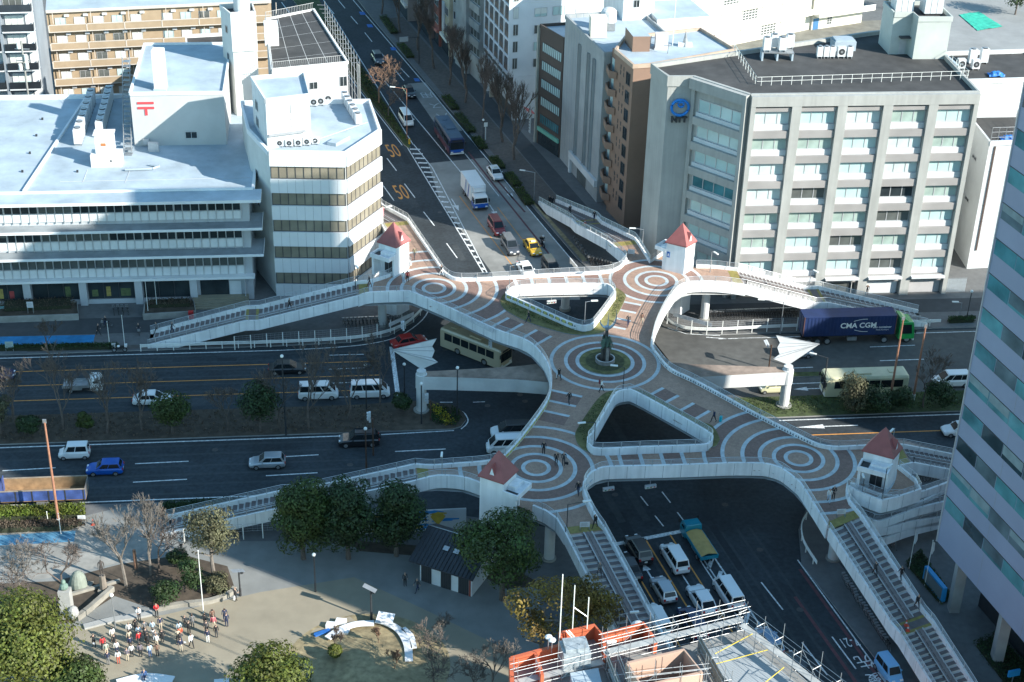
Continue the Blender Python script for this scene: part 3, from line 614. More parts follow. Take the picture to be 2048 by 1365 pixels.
# ---------------- columns, cross girder with the two masts
def col_(x, y, r=.55, z=DZ - 1.05):
    def fn(b): b.cyl(x, y, 0, z, r, UNDER, 16); b.cyl(x, y, 0, .35, r * 1.35, CONC, 16)
    part('column', BR, fn, smooth=False)
for u, v in ((765, 652), (1408, 640), (1098, 1120), (1665, 1120), (1290, 690), (1130, 620)):
    p = P(u, v); col_(p.x, p.y)
for u, v, z in ((1000, 440, 0),): pass
mast = [(P(843, 823), 1), (P(1567, 813), -1)]
def girder(b):
    A, B = mast[0][0], mast[1][0]; d = (B - A).normalized(); n = Vector((-d.y, d.x, 0)); L = (B - A).length
    prof = [(0, .62), (2, .7), (11, 1.5), (14.5, 2.2), (L - 14.5, 2.2), (L - 11, 1.5), (L - 2, .7), (L, .62)]
    up = Vector((0, 0, 1)); zt, zb = 5.1, 3.3
    S = [[A + d * s + n * w + up * zt, A + d * s - n * w + up * zt, A + d * s - n * w * .9 + up * zb, A + d * s + n * w * .9 + up * zb] for s, w in prof]
    for s0, s1 in zip(S[:-1], S[1:]):
        for k, m in ((0, RUST), (1, UNDER), (2, UNDER), (3, UNDER)): b.quad(s0[k], s0[(k + 1) % 4], s1[(k + 1) % 4], s1[k], m)
RUST = mat('rust_streaked_concrete', (.25, .19, .15), .9, .3, .7, stain=.4)
part('cross_girder', BR, girder)
FIN = mat('fin_white', (.55, .56, .56), .6, .08, 1, stain=.15)
for p, s in mast:
    def fn(b):
        b.cyl(p.x, p.y, 0, 3.3, .60, UNDER, 20); b.cyl(p.x, p.y, 0, .3, .95, CONC, 20); b.cyl(p.x, p.y, 3.3, 5.12, .68, UNDER, 20); b.cyl(p.x, p.y, 5.12, 5.6, .55, UNDER, 16)
    part('mast', BR, fn)
    def fins(b):
        t = Vector((p.x, p.y, 5.75)); ex = Vector((cos(AE), sin(AE), 0))
        tip = t + ex * (-3.4 * s) + Vector((0, 0, 2.7)); outs = [t + ex * (1.9 * s) + Vector((0, .2, .75)), t + ex * (1.5 * s) + Vector((0, .9, 1.9)), t + ex * (1.7 * s) + Vector((0, 1.3, 3.3))]
        outs = [outs[0], t + ex * (1.2 * s) + Vector((0, .3, 1.3)), t + ex * (1.5 * s) + Vector((0, .7, 2.0)), t + ex * (1.2 * s) + Vector((0, .9, 2.5)), outs[2]]
        for a, c in zip(outs[:-1], outs[1:]):
            for dy in (0, .09): b.add([tip + Vector((0, dy, 0)), a + Vector((0, dy, 0)), c + Vector((0, dy, 0))], [(0, 1, 2)], FIN)
        for dy in (0, .09): b.add([t + Vector((0, dy, 0)), outs[0] + Vector((0, dy, 0)), tip + Vector((0, dy, 0))], [(0, 1, 2)], FIN)
        for o_ in outs: b.tube([tip, o_], .045, SEAM, 4)
    part('fin_ornament', BR, fins)
# ---------------- lift towers
LROOF = mat('lift_roof_red', (.33, .105, .10), .6, .12, 1.2, kind='rib')
LWALL = mat('lift_wall', (.82, .83, .84), .7, .05, .5, kind='streak', stain=.08)
def lift(name, L, F, R_, label, door_side, dz=DZ):
    L, F, R_ = [Vector((p[0], p[1], 0)) for p in (L, F, R_)]; B = L + R_ - F; c = (L + R_) / 2
    t = thing('lift_tower', label, 'lift tower', (c.x, c.y, 0))
    part('wall', t, lambda b: b.prism([L, F, R_, B], 0, 10.3, LWALL))
    def roof(b):
        pts = [c + (q - c) * 1.13 for q in (L, F, R_, B)]; ap = Vector((c.x, c.y, 12.95))
        e = [Vector((q.x, q.y, 10.3)) for q in pts]; e2 = [Vector((q.x, q.y, 10.15)) for q in pts]
        for i in range(4): b.add([e[i], e[(i + 1) % 4], ap], [(0, 1, 2)], LROOF); b.quad(e2[i], e2[(i + 1) % 4], e[(i + 1) % 4], e[i], LROOF)
        b.poly(e2, LWALL)
    part('roof', t, roof)
    # triangular dormer
    def dorm(b):
        m = (F + R_) / 2 if door_side != 'FR' else (L + F) / 2
        d = (R_ - F).normalized() if door_side != 'FR' else (F - L).normalized(); o = (m - c).normalized(); p = c + (m - c) * .95; z = 10.5
        b.add([p - d * .45 + Vector((0, 0, z)), p + d * .45 + Vector((0, 0, z)), p + Vector((0, 0, z + 1.35)), p - o * .75 + Vector((0, 0, z + 1.35))], [(0, 1, 2), (0, 2, 3), (1, 3, 2)], LROOF)
        b.add([p - d * .30 + o * .02 + Vector((0, 0, z + .06)), p + d * .30 + o * .02 + Vector((0, 0, z + .06)), p + o * .02 + Vector((0, 0, z + 1.0))], [(0, 1, 2)], LWALL)
    part('dormer', t, dorm)
    a, e = {'LF': (L, F), 'FR': (F, R_), 'BL': (B, L), 'RB': (R_, B)}[door_side]
    f = Face(a, e)
    def can(b):
        f.box(b, -.1, f.L + .1, dz + 2.55, dz + 2.75, 0.01, 1.75, LWALL)
        for x0, x1, y0, y1 in ((-.1, .08, .01, 1.75), (f.L - .08, f.L + .1, .01, 1.75), (.08, f.L - .08, 1.6, 1.75)): f.box(b, x0, x1, dz + 2.75, dz + 3.1, y0, y1, LWALL)
        f.box(b, .1, f.L * .3, dz + 2.752, dz + 2.80, .05, 1.55, DARKM); f.box(b, .1 + f.L * .32, f.L - .1, dz + 2.752, dz + 3.25, .05, .9, LWALL)
        f.box(b, .0, .3, dz, dz + 2.55, .02, 1.5, LWALL); f.box(b, f.L - .25, f.L, dz, dz + 2.55, .02, .5, LWALL)
    part('canopy', t, can)
    def door(b):
        f.box(b, f.L * .35, f.L * .78, dz, dz + 2.15, .005, .03, DARKM); f.box(b, f.L * .555, f.L * .575, dz, dz + 2.15, .03, .04, STEEL)
    part('door', t, door); return t, f
lift('c5', (-17.45, 184.22), (-15.1, 182.77), (-13.6, 184.9), 'sunlit white lift tower with red pyramid roof beside the chamfered white office block', 'LF')
t4, f4 = lift('c4', (19.67, 186.49), (22.03, 185.31), (23.4, 187.03), 'white lift tower with red pyramid roof in front of the grey ribbed office block', 'BL')
lift('c2', (-2.8, 131.91), (-.49, 130.71), (.82, 132.98), 'shaded white lift tower with maroon pyramid roof beside the park trees', 'FR')
lift('c3', (36.6, 138.46), (39.3, 137.2), (40.5, 139.1), 'shaded white lift tower with maroon pyramid roof next to the glass tower', 'LF')
fl = Face((19.67, 186.49), (22.03, 185.31))
def lsign(b): fl.box(b, .12, .52, 8.15, 8.95, .01, .04, mat('lift_sign_blue', (.02, .12, .42), .5, .1)); fl.box(b, .25, .39, 8.3, 8.7, .045, .05, LAMPG)
part('lift_sign', t4, lsign)
# ---------------- central sculpture
S = thing('sculpture', 'tall dark sculpture topped by steel flame prongs in the round grass bed', 'sculpture', (10.97, 162.15, DZ + .08))
BRONZE = mat('bronze_dark', (.085, .075, .07), .5, .3, 2.5, metal=.3); STONE2 = mat('sculpture_stone', (.23, .21, .20), .7, .25, 2); PATINA = mat('bronze_green', (.055, .10, .075), .6, .35, 3, metal=.2)
SB = mat('brushed_steel', (.42, .47, .53), .35, .1, 2, metal=.7)
def basin(b):
    n = 24
    for r0, r1, z0, z1 in ((1.15, 1.15, 0, .5), (1.0, 1.0, .15, .5)):
        b.add([Vector((10.97 + r0 * cos(2 * pi * i / n), 162.15 + r0 * sin(2 * pi * i / n), DZ + .08 + z)) for z in (z0, z1) for i in range(n)], [(i, (i + 1) % n, n + (i + 1) % n, n + i) for i in range(n)], STONE2)
    b.add([Vector((10.97 + r * cos(2 * pi * i / n), 162.15 + r * sin(2 * pi * i / n), DZ + .58)) for r in (1.15, 1.0) for i in range(n)], [(i, (i + 1) % n, n + (i + 1) % n, n + i) for i in range(n)], NOSE)
    b.cyl(10.97, 162.15, DZ + .05, DZ + .22, 1.0, SOIL, 24)
part('basin', S, basin)
def stem(b):
    for k in range(4):
        a = k * pi / 2 + .5; x, y = 10.97 + .42 * cos(a), 162.15 + .42 * sin(a); b.cyl(x, y, DZ + .2, DZ + 1.95 + .2 * (k % 2), .2, STONE2 if k % 2 else BRONZE, 8)
    b.cyl(10.97, 162.15, DZ + .2, DZ + 2.5, .36, BRONZE, 10, .26); b.cyl(10.97, 162.15, DZ + 2.5, DZ + 4.6, .26, BRONZE, 10, .16)
part('stem', S, stem)
def foliage_(b):
    rg = random.Random(4)
    for k in range(90):
        a = rg.random() * 6.28; z = DZ + 2.2 + rg.random() * 1.25; r = .25 + rg.random() * .55 * (1 - (z - DZ - 2.2) / 2); c = Vector((10.97 + r * cos(a), 162.15 + r * sin(a), z)); s = .13 + rg.random() * .12
        b.add([c + Vector((s * cos(a), s * sin(a), -s * 1.6)), c + Vector((-s * sin(a), s * cos(a), 0)), c + Vector((s * sin(a), -s * cos(a), .1)), c + Vector((0, 0, s))], [(0, 1, 3), (0, 2, 3)], PATINA)
part('bronze_leaves', S, foliage_)
def flame(b):
    c = Vector((10.97, 162.15, DZ + 4.5)); ex = _R.copy(); ex.z = 0; ex.normalize(); ey = Vector((-ex.y, ex.x, 0))
    for (dx, dy, h, w) in ((-.85, .1, 1.75, .16), (.95, -.1, 2.5, .22), (.15, .7, 1.9, .12), (.1, -.55, 1.2, .1)):
        pts = []; 
        for i in range(9):
            t = i / 8; q = sin(t * pi * .62) ; pts.append(c + (ex * dx + ey * dy) * min(1.05, q * 1.05) + Vector((0, 0, h * t ** 1.7)))
        for i in range(8):
            b.tube([pts[i], pts[i + 1]], w * (1 - (i / 8) * .92) * 1.0, SB, 6, w * (1 - ((i + 1) / 8) * .92))
    b.cyl(10.97, 162.15, DZ + 4.3, DZ + 4.75, .2, SB, 10, .3)
part('flame_prongs', S, flame)
# ================================================================ BUILDINGS
RB = random.Random(11)
BLIND = mat('window_blind', (.62, .64, .60), .8, .06)
G_DARK = glass('window_glass_dark', (.03, .04, .045)); G_TEAL = glass('window_glass_teal', (.44, .60, .59), .12, .12); G_GREY = glass('window_glass_grey', (.11, .12, .115), .08, .3)
G_BRONZE = glass('window_glass_bronze', (.24, .215, .165), .12, .25); G_BLUE = glass('window_glass_blue', (.06, .18, .21), .05, .5)
G_T2 = glass('window_glass_pale', (.52, .62, .61), .15, .15); G_T3 = glass('window_glass_sage', (.33, .42, .38), .12, .3)
ALU = mat('aluminium_frame', (.50, .51, .52), .45, .08, 2, metal=.3); DFR = mat('dark_frame', (.06, .06, .065), .5, .1)
ROOFB = mat('pale_roof_membrane', (.37, .445, .50), .8, .10, .3, stain=.22); ROOFD = mat('dark_roof_asphalt', (.055, .054, .053), .9, .2, .6, stain=.3)
TILE = mat('ribbed_cladding', (.37, .375, .355), .75, .05, .5, kind='streak', stain=.10); TILEP = mat('spandrel_tile', (.32, .305, .295), .75, .08, .5, kind='rib', stain=.1)
def building(name, label, c): return thing(name, label, 'building', (c.x, c.y, 0))
def para(b, pts, z0, z1, th, m, closed=True):
    pts = [Vector((p.x, p.y, 0)) for p in pts]; wall_strip(b, pts + ([pts[0]] if closed else []), th, z0, z1, m)
def body(parent, pts, z0, z1, wall, roof, par=.5, th=.3):
    part('wall', parent, lambda b: b.prism(pts, z0, z1, wall)); part('roof', parent, lambda b: (b.prism(pts, z1, z1 + .03, roof), para(b, pts, z1 - .05, z1 + par, th, wall)))
def rail_fence(parent, path, h, step, name='roof_railing', m=None, posts=.03, levels=(.5, 1.0)):
    m = m or LAMPG
    def fn(b):
        for f in levels: b.tube([p + Vector((0, 0, h * f)) for p in path], .028, m, 4)
        for p in resample(path, step): b.box(p.x - posts, p.x + posts, p.y - posts, p.y + posts, p.z, p.z + h, m)
    return part(name, parent, fn)
# ---------------- office block with corner sign (north-east)
nA, nB = EW(51, 186.6), EW(80.8, 186.6); nc, nw, nn_ = EW(45.1, 193.4), EW(41.8, 193.5), EW(40.4, 198.1)
NT = building('office_block', 'grey eight storey office block with ribbed cladding, blue ring sign and dark flat roof', EW(62, 195))
fpN = [nA, nB, EW(81.4, 212.3), EW(74, 210.4), nn_, nw, nc]
part('wall', NT, lambda b: b.prism(fpN, 0, 28.4, TILE)); part('roof', NT, lambda b: (b.prism(fpN, 28.4, 28.45, ROOFD), para(b, fpN, 27.6, 29.0, .45, TILE)))
F1 = Face(nA, nB); F2 = Face(nc, nA); F3 = Face(nw, nc); F4 = Face(nn_, nw)
bay = F1.L / 5
def ncols(b):
    for i in range(6):
        s = i * bay; F1.box(b, max(.01, s - .62), min(F1.L - .01, s + .62), .0, 27.55, .02, .85, TILE)
    F1.box(b, .01, F1.L - .01, 27.552, 28.9, .02, .88, TILE)
part('column', NT, ncols)
def nsp(b):
    for i in range(5):
        s0, s1 = i * bay + .64, (i + 1) * bay - .64
        F1.box(b, s0, s1, 26.75, 27.3, .02, .55, TILEP)
        for k in range(7):
            zt = 26.4 - 3.5 * k; F1.box(b, s0, s1, zt - 3.25, zt - 2.28, .02, .62, TILEP); F1.box(b, s0, s1, zt - 2.27, zt - 1.52, .02, .25, WHITE2)
part('spandrel', NT, nsp)
for i in range(5):
    for k in range(7):
        zt = 26.4 - 3.5 * k; s0, s1 = i * bay + .66, (i + 1) * bay - .66
        dark = (i, k) in ((3, 3),)
        gl = G_DARK if dark else RB.choice([G_TEAL] * 5 + [G_T2] * 3 + [G_T3] * 2 + [MATS['window_glass_grey']])
        window(F1, s0, s1, zt - 1.5, zt + .2, NT, gl, ALU, 3, .05, fw=.10)
def nch(b):
    for k in range(8):
        zt = 26.2 - 3.5 * k
        if zt < 3: break
        F2.box(b, .9, F2.L - .3, zt - 3.42, zt - 2.35, .02, .75, TILE); F2.box(b, 1.0, F2.L - .5, zt - 2.34, zt - 1.8, .02, .3, WHITE2)
    F2.box(b, F2.L - .55, F2.L - .01, 0, 27.5, .02, .9, TILE); F2.box(b, .01, .6, 0, 27.5, .02, .35, TILE); F2.box(b, .01, F2.L - .01, 27.5, 28.9, .02, .9, TILE)
part('spandrel', NT, nch)
for k in range(7):
    zt = 26.2 - 3.5 * k; window(F2, 1.2, F2.L - .7, zt - 1.78, zt, NT, G_TEAL if k != 3 else G_BLUE, ALU, 4, .05, fw=.10)
def nground(b):
    for i in range(5):
        s0, s1 = i * bay + .66, (i + 1) * bay - .66
        F1.box(b, s0, s1, 2.75, 3.0, .02, 1.3, WHITE2)
        F1.box(b, s0 + .2, s1 - .2, .13, 2.6, .03, .12, (G_GREY, G_GREY, G_GREY, WHITE2, mat('shutter', (.45, .44, .44), .6, .05, 1, kind='rib'))[i])
part('shutter_door', NT, nground)
SIGNB = mat('sign_blue', (.005, .20, .62), .35, .05)
def ringsign(b):
    c = F3.at(1.75, 24.75, .35); d, up = F3.d, Vector((0, 0, 1))
    def circ(cx, cz, r, t, a0=0, a1=2 * pi, n=28): b.tube([c + d * (cx + r * cos(a0 + (a1 - a0) * i / n)) + up * (cz + r * .94 * sin(a0 + (a1 - a0) * i / n)) for i in range(n + 1)], t, SIGNB, 6)
    circ(0, 0, 1.13, .19); circ(.1, .42, .36, .14); b.tube([c + d * -.55 + up * .75, c + d * -.2 + up * .95, c + d * .2 + up * .80], .12, SIGNB, 6)
part('sign_emblem', NT, ringsign)
text_mesh('NTT', 1.0, DARKM, faceM(F3, 1.75, 23.05, .30), NT, 'sign_lettering', .12, sx=1.05, bold=.06)
rail_fence(NT, [P(1468, 105, 28.5), P(1513, 172, 28.5), P(1936, 159, 28.5), P(1882, 111, 28.5)], 1.15, 1.35)
PHG = mat('plant_room_wall', (.46, .49, .46), .8, .06, .5, stain=.1); PHs = [EW(73.9, 202.3), EW(76.5, 202.3), EW(76.6, 200.3), EW(81.2, 200.2), EW(81.3, 207), EW(73.9, 207)]
part('penthouse', NT, lambda b: (b.prism(PHs, 28.45, 33.8, PHG), b.prism(PHs, 33.8, 33.83, ROOFD), para(b, PHs, 33.7, 34.4, .25, PHG)))
def phd(b):
    f = Face(PHs[0], PHs[1]); f.box(b, 1.3, 2.2, 28.5, 30.5, .01, .04, ALU); f.box(b, 1.1, 2.5, 30.9, 31.1, .01, .8, DFR)
part('door', NT, phd)
for k, (a, c) in enumerate(((75.6, 204.4), (79.3, 203.4))):
    p = EW(a, c); t = thing('water_tank', ['white panelled water tank on the rooftop plant room, left one of the pair', 'white panelled water tank on the rooftop plant room, right one of the pair'][k], 'water tank', (p.x, p.y, 33.83), AE, 'rooftop water tanks')
    def tk(b):
        b.box(-1.25, 1.25, -1.1, 1.1, .3, 2.5, WHITE2); b.box(-1.1, 1.1, -.95, .95, 0, .3, DARKM)
        for x in (-.42, .42): b.box(x - .03, x + .03, -1.13, -1.1, .3, 2.5, ALU)
    part('tank', t, tk, world=False)
# plant on the dark roof
AC_SRC = []
def ac_unit(p, rz, label, s=(1.0, .8, 1.6), legs=.25, top=True):
    t = thing('air_conditioner', label, 'air conditioner', p, rz, 'air conditioning units on the roofs')
    def cs(b):
        b.box(-s[0] / 2, s[0] / 2, -s[1] / 2, s[1] / 2, legs, legs + s[2], WHITE2)
        for x in (-1, 1): b.box(x * s[0] * .35 - .05, x * s[0] * .35 + .05, -s[1] / 2, s[1] / 2, 0, legs, STEEL)
    part('casing', t, cs, world=False)
    def fan(b):
        if top: b.cyl(0, 0, legs + s[2], legs + s[2] + .12, min(s[0], s[1]) * .42, DARKM, 12); b.cyl(0, 0, legs + s[2] + .12, legs + s[2] + .14, min(s[0], s[1]) * .40, STEEL, 12)
        else:
            b.M = Matrix.Translation((0, -s[1] / 2, legs + s[2] / 2)) @ Matrix.Rotation(pi / 2, 4, 'X'); b.cyl(0, 0, 0, .02, min(s[0], s[2]) * .40, DARKM, 12); b.cyl(0, 0, .02, .03, min(s[0], s[2]) * .16, STEEL, 8); b.M = None
    part('fan', t, fan, world=False); return t
def zP(u, v, z): return P(u, v, z)
for k, (u, v) in enumerate(((1531, 121), (1546, 121), (1562, 121), (1577, 121))): ac_unit(P(u, v - 10 if k % 2 else v - 4, 28.6) + Vector((0, 0, 1.0)), AE, ['tall white condenser, far left on the steel stand of the dark roof', 'tall white condenser, second from left on the steel stand of the dark roof', 'tall white condenser, third from left on the steel stand of the dark roof', 'tall grilled condenser, right end of the steel stand on the dark roof'][k], (1.0, .8, 1.7))
def stand(b):
    for u in (1524, 1554, 1584): p = P(u, 122, 28.45); b.box(p.x - .12, p.x + .12, p.y - .1, p.y + 1.6, 28.45, 29.55, ROOFB)
    p, q = P(1522, 122, 28.45), P(1586, 122, 28.45); b.box(p.x, q.x, p.y, q.y + 1.6, 29.5, 29.6, STEEL)
part('plant_stand', NT, stand)
for k, u in enumerate((1638, 1651, 1663, 1681, 1698)): ac_unit(P(u, 116, 28.5), AE, 'small white condenser in the row beside the plant hut, %s' % ['far left unit', 'second unit', 'middle unit', 'wide unit with two fans', 'far right unit'][k], (.75 if k != 3 else 1.1, .6, 1.35), top=k != 3)
hut = thing('roof_hut', 'pale plant hut with rounded roof standing on the dark office roof', 'roof hut', P(1687, 100, 28.45))
part('hut_body', hut, lambda b: (b.M.__class__, setattr(b, 'M', Matrix.Rotation(AE, 4, 'Z')), b.box(-1.5, 1.5, -.6, 1.6, 0, 1.3, ROOFB), b.box(-1.35, 1.35, -.45, 1.45, 1.3, 1.5, ROOFB)), world=False)
# ---------------- post office (west)
PO = building('post_office', 'long pale post office with three overhanging eaves and ribbon windows', EW(-40, 200))
PF = 189.4
fpP = [EW(-130, PF), EW(-12.6, PF), EW(-12.6, 225), EW(-130, 225)]
POW = mat('post_office_wall', (.44, .46, .48), .8, .06, .5, stain=.1); POE = mat('eave_white', (.72, .74, .75), .75, .05, .5, stain=.1); POS = mat('spandrel_white', (.66, .68, .69), .5, .05, 1, stain=.05)
part('wall', PO, lambda b: b.prism(fpP, 0, 14.75, POW))
def proof(b):
    b.prism([EW(-130, 189), EW(-12, 189), EW(-12, 225.3), EW(-130, 225.3)], 14.76, 14.9, ROOFB)
    b.prism([EW(-130, 187), EW(-10.9, 187), EW(-10.9, 190.4), EW(-130, 190.4)], 15.1, 15.5, POE, ROOFB)
    para(b, [EW(-130, 225.3), EW(-12, 225.3), EW(-12, 190.6)], 14.9, 15.5, .4, POE, False)
    para(b, [EW(-130, 190.3), EW(-12, 190.3)], 15.5, 15.75, .25, POE, False)
    para(b, [EW(-41, 192), EW(-37.5, 224.5)], 14.9, 15.25, .3, POE, False)
part('roof', PO, proof)
def eaves(b):
    for z in (11.25, 7.5): 
        b.prism([EW(-130, 187), EW(-10.9, 187), EW(-10.9, 192.0), EW(-12.65, 192.0), EW(-12.65, PF - .02), EW(-130, PF - .02)], z, z + .2, POE, mat('eave_top_grey', (.27, .30, .32), .85, .15, .6, stain=.2))
        para(b, [EW(-130, 187.05), EW(-10.95, 187.05), EW(-10.95, 192)], z + .02, z + .33, .10, POE, False)
    b.prism([EW(-130, 188.4), EW(-12.3, 188.4), EW(-12.3, PF - .02), EW(-130, PF - .02)], 3.6, 3.95, POE)
part('eave', PO, eaves)
FP = Face(EW(-130, PF), EW(-13.6, PF)); n4 = int(FP.L / 4.24)
def psp(b):
    for z0, z1 in ((11.95, 13.05), (7.95, 9.1), (3.98, 5.15)): 
        for i in range(n4 * 4): FP.box(b, FP.L - 1.06 * (i + 1) + .06, FP.L - 1.06 * i - .06, z0, z1, .04, .16, POS)
    for z0, z1 in ((11.75, 15.05), (7.75, 11.2), (3.96, 7.45)):
        for i in range(n4 * 4 + 1): FP.box(b, FP.L - 1.06 * i - .05, FP.L - 1.06 * i + .05, z0, z1, .03, .24, ALU)
part('spandrel', PO, psp)
for r, (z0, z1) in enumerate(((13.08, 15.0), (9.13, 11.1), (5.18, 7.3))):
    for i in range(13):
        s1 = FP.L - 4.24 * i; gl = G_DARK if (r < 2 and i % 7 != 5) else G_GREY
        window(FP, s1 - 4.18, s1 - .06, z0, z1, PO, gl, ALU, 4, .05, fw=.05, rng=RB if i % 3 == 1 else None, blind=MATS['window_glass_grey'])
for al in (-13.2, -20.3, -27.4, -34.5, -41.6, -48.7, -55.8): s = al + 130; part('pier', PO, lambda b: FP.box(b, s - .5, min(FP.L, s + .45), 0, 3.58, .03, .75, POW))
POSTER = [mat('poster_red', (.32, .05, .05), .6, .3, 3), mat('poster_yellow', (.30, .24, .07), .6, .3, 3), mat('poster_green', (.09, .12, .05), .6, .3, 3)]
for i, al in enumerate((-27.4, -34.5, -41.6, -48.7, -55.8, -62.9)):
    s = al + 130; window(FP, s + .55, s + 6.5, .75, 3.3, PO, G_DARK, DFR, 3, .06, fw=.06)
    for k in range(3):
        if RB.random() < .8: x = s + 1 + k * 1.85; part('window_poster', PO, lambda b: FP.box(b, x, x + .5 + RB.random() * .9, 1.1, 1.9 + RB.random() * .8, .07, .075, POSTER[0 if i > 2 and k != 1 else (1 if k == 1 else 2)]))
def psil(b):
    FP.box(b, 60, FP.L - 7.2, .1, .74, .03, .3, POW); FP.box(b, FP.L - 5.9, FP.L - 2.2, .3, 3.2, .03, .06, G_DARK); FP.box(b, FP.L - 2.1, FP.L - .6, .3, 2.9, .03, .08, POS)
    for k in range(5): FP.box(b, FP.L - 7 + .01 * k, FP.L + .3 - .01 * k, .13, .13 + .16 * (5 - k), .04, .6 + .42 * k + .42, mat('step_tan', (.26, .235, .17), .85, .12, 1, stain=.2))
part('entrance_steps', PO, psil)
PH = [EW(-28.6, 206.9), EW(-16.2, 206.9), EW(-16.2, 227), EW(-28.6, 227)]; PHW = mat('penthouse_wall', (.46, .47, .465), .8, .05, .4, stain=.07)
FH = Face(PH[0], PH[1])
part('penthouse', PO, lambda b: (b.prism(PH, 14.9, 22.3, PHW), b.prism(PH, 22.3, 22.33, ROOFB), para(b, PH, 22.2, 22.65, .3, POE)))
def pmark(b):
    R_ = mat('post_mark_red', (.62, .06, .07), .5, .05); FH.box(b, .85, 3.05, 20.95, 21.25, .01, .09, R_); FH.box(b, .85, 3.05, 20.25, 20.55, .01, .09, R_); FH.box(b, 1.78, 2.12, 19.35, 20.25, .01, .09, R_)
part('post_mark', PO, pmark)
window(FH, 6.9, 8.5, 15.9, 16.9, PO, G_DARK, ALU, 2, .03)
def pdoor(b): FH.box(b, 6.6, 8.6, 14.92, 15.7, .01, .03, PHW); FH.box(b, 1.2, 2.0, 15.3, 16.0, .02, .5, ALU)
part('door', PO, pdoor)
# rooftop column, shed, stairs, condensers
chim = thing('roof_column', 'white square ventilation column standing on the post office penthouse', 'chimney', P(322, 178, 22.33))
part('shaft', chim, lambda b: (b.box(-.75, .75, -.75, .75, 0, 5.6, WHITE), b.box(-.85, .85, -.85, .85, 0, .25, ROOFB)), world=False)
sh = thing('roof_shed', 'white stepped plant shed on the pale post office roof', 'roof shed', P(212, 335, 14.9), AE)
part('shed_body', sh, lambda b: (b.box(-1.9, 2.1, 0, 2.2, 0, 1.7, WHITE), b.box(-1.2, 1.2, .5, 2.2, 1.7, 4.3, WHITE), b.box(-1.35, 1.35, .35, 2.35, 4.3, 4.45, WHITE)), world=False)
part('shed_vent', sh, lambda b: (b.box(.6, .85, -.02, 0, .75, 1.0, DARKM), b.box(-.45, .2, .46, .5, 2.8, 3.2, mat('vent_rust', (.45, .17, .06), .7))), world=False)
for r, (u0, v0, u1, v1) in enumerate(((158, 288, 184, 212), (202, 272, 220, 206))):
    for k in range(7):
        t_ = k / 6; p = P(u0 + (u1 - u0) * t_, v0 + (v1 - v0) * t_, 14.9)
        ac_unit(p, AE + pi / 2, 'condenser on the post office roof, %s from the near end, %s bank' % (['first', 'second', 'third', 'fourth', 'fifth', 'sixth', 'seventh'][k], ['left', 'right'][r]), (1.9, 1.0, 2.0), .35)
def pst(b):
    p, q = P(256, 312, 14.9), P(262, 215, 14.9)
    for k in range(20):
        t_ = k / 20; c = p.lerp(q, t_); z = 14.95 + 7.4 * t_; b.box(c.x - .5, c.x + .5, c.y, c.y + .9, z, z + .06, STEEL)
    for x in (-.52, .52): 
        for h in (0, .6, 1.1): b.tube([p + Vector((x, 0, h)), q + Vector((x, 0, 7.4 + h))], .035, STEEL, 4)
part('roof_stair', PO, pst)
def pduct(b):
    for (a, c) in (((300, 330), (318, 333)), ((318, 333), (305, 338)), ((305, 338), (250, 340))): b.tube([P(*a, 15.1), P(*c, 15.1)], .18, ROOFB, 6)
    p = P(306, 302, 14.9); b.box(p.x - .5, p.x + .9, p.y - .5, p.y, 14.9, 16.2, ALU)
    for (u, v) in ((85, 240), (73, 273), (60, 308), (45, 345), (155, 345)): q = P(u, v, 14.9); b.box(q.x - .12, q.x + .12, q.y - .12, q.y + .12, 14.9, 15.2, DARKM)
    for (a, c) in (((165, 366), (175, 340)), ((250, 366), (262, 335)), ((120, 364), (500, 356))): b.tube([P(*a, 14.92), P(*c, 14.92)], .04, ALU, 4)
part('roof_duct', PO, pduct)
# ---------------- chamfered white office block
WB = building('white_office_block', 'white chamfered office block with dark ribbon windows between the post office and the avenue', EW(-4, 198))
wa, wb_, wc = EW(-9.7, 190.4), EW(-.1, 189.6), EW(4.5, 197.1); wfp = [wa, wb_, wc, EW(3.4, 208), EW(-14, 208), EW(-12.6, 198.0)]
WBW = mat('white_band_panel', (.70, .72, .73), .6, .04, .4, stain=.04); WGW = mat('off_white_side_wall', (.60, .61, .585), .8, .06, .4, stain=.12)
part('wall', WB, lambda b: b.prism(wfp, 0, 20.2, WGW)); part('roof', WB, lambda b: (b.prism(wfp, 20.2, 20.23, ROOFB), para(b, wfp, 20.1, 20.8, .4, WBW)))
FA, FB = Face(wa, wb_), Face(wb_, wc)
def bands(b):
    for z0, z1 in ((18.75, 20.78), (15.05, 16.95), (11.25, 13.25), (7.45, 9.5), (3.6, 5.65), (.1, 1.85)):
        FA.box(b, .01, FA.L - .005, z0, z1, .02, .32, WBW); FB.box(b, .005, FB.L - .01, z0, z1, .02, .32, WBW)
        for f in (FA, FB):
            n = 9 if f is FA else 8
            for i in range(1, n): f.box(b, f.L * i / n - .015, f.L * i / n + .015, z0 + .02, z1 - .05, .321, .326, SEAM)
part('white_band', WB, bands)
for z0, z1 in ((16.97, 18.73), (13.27, 15.03), (9.52, 11.23), (5.67, 7.43), (1.87, 3.58)):
    window(FA, .08, FA.L - .05, z0, z1, WB, G_BRONZE, DFR, 9, .06, fw=.09, name='ribbon_window'); window(FB, .05, FB.L - .08, z0, z1, WB, G_BRONZE, DFR, 8, .06, fw=.09, name='ribbon_window')
FS = Face(wfp[5], wa)
for z in (3.5, 7.2, 10.8, 14.5): window(FS, 2.2, 3.2, z, z + 1.5, WB, G_DARK, ALU, 1, .03)
wp = [EW(-9.9, 192.4), EW(-4.4, 194.1), EW(-5.2, 202), EW(-12, 200.6)]
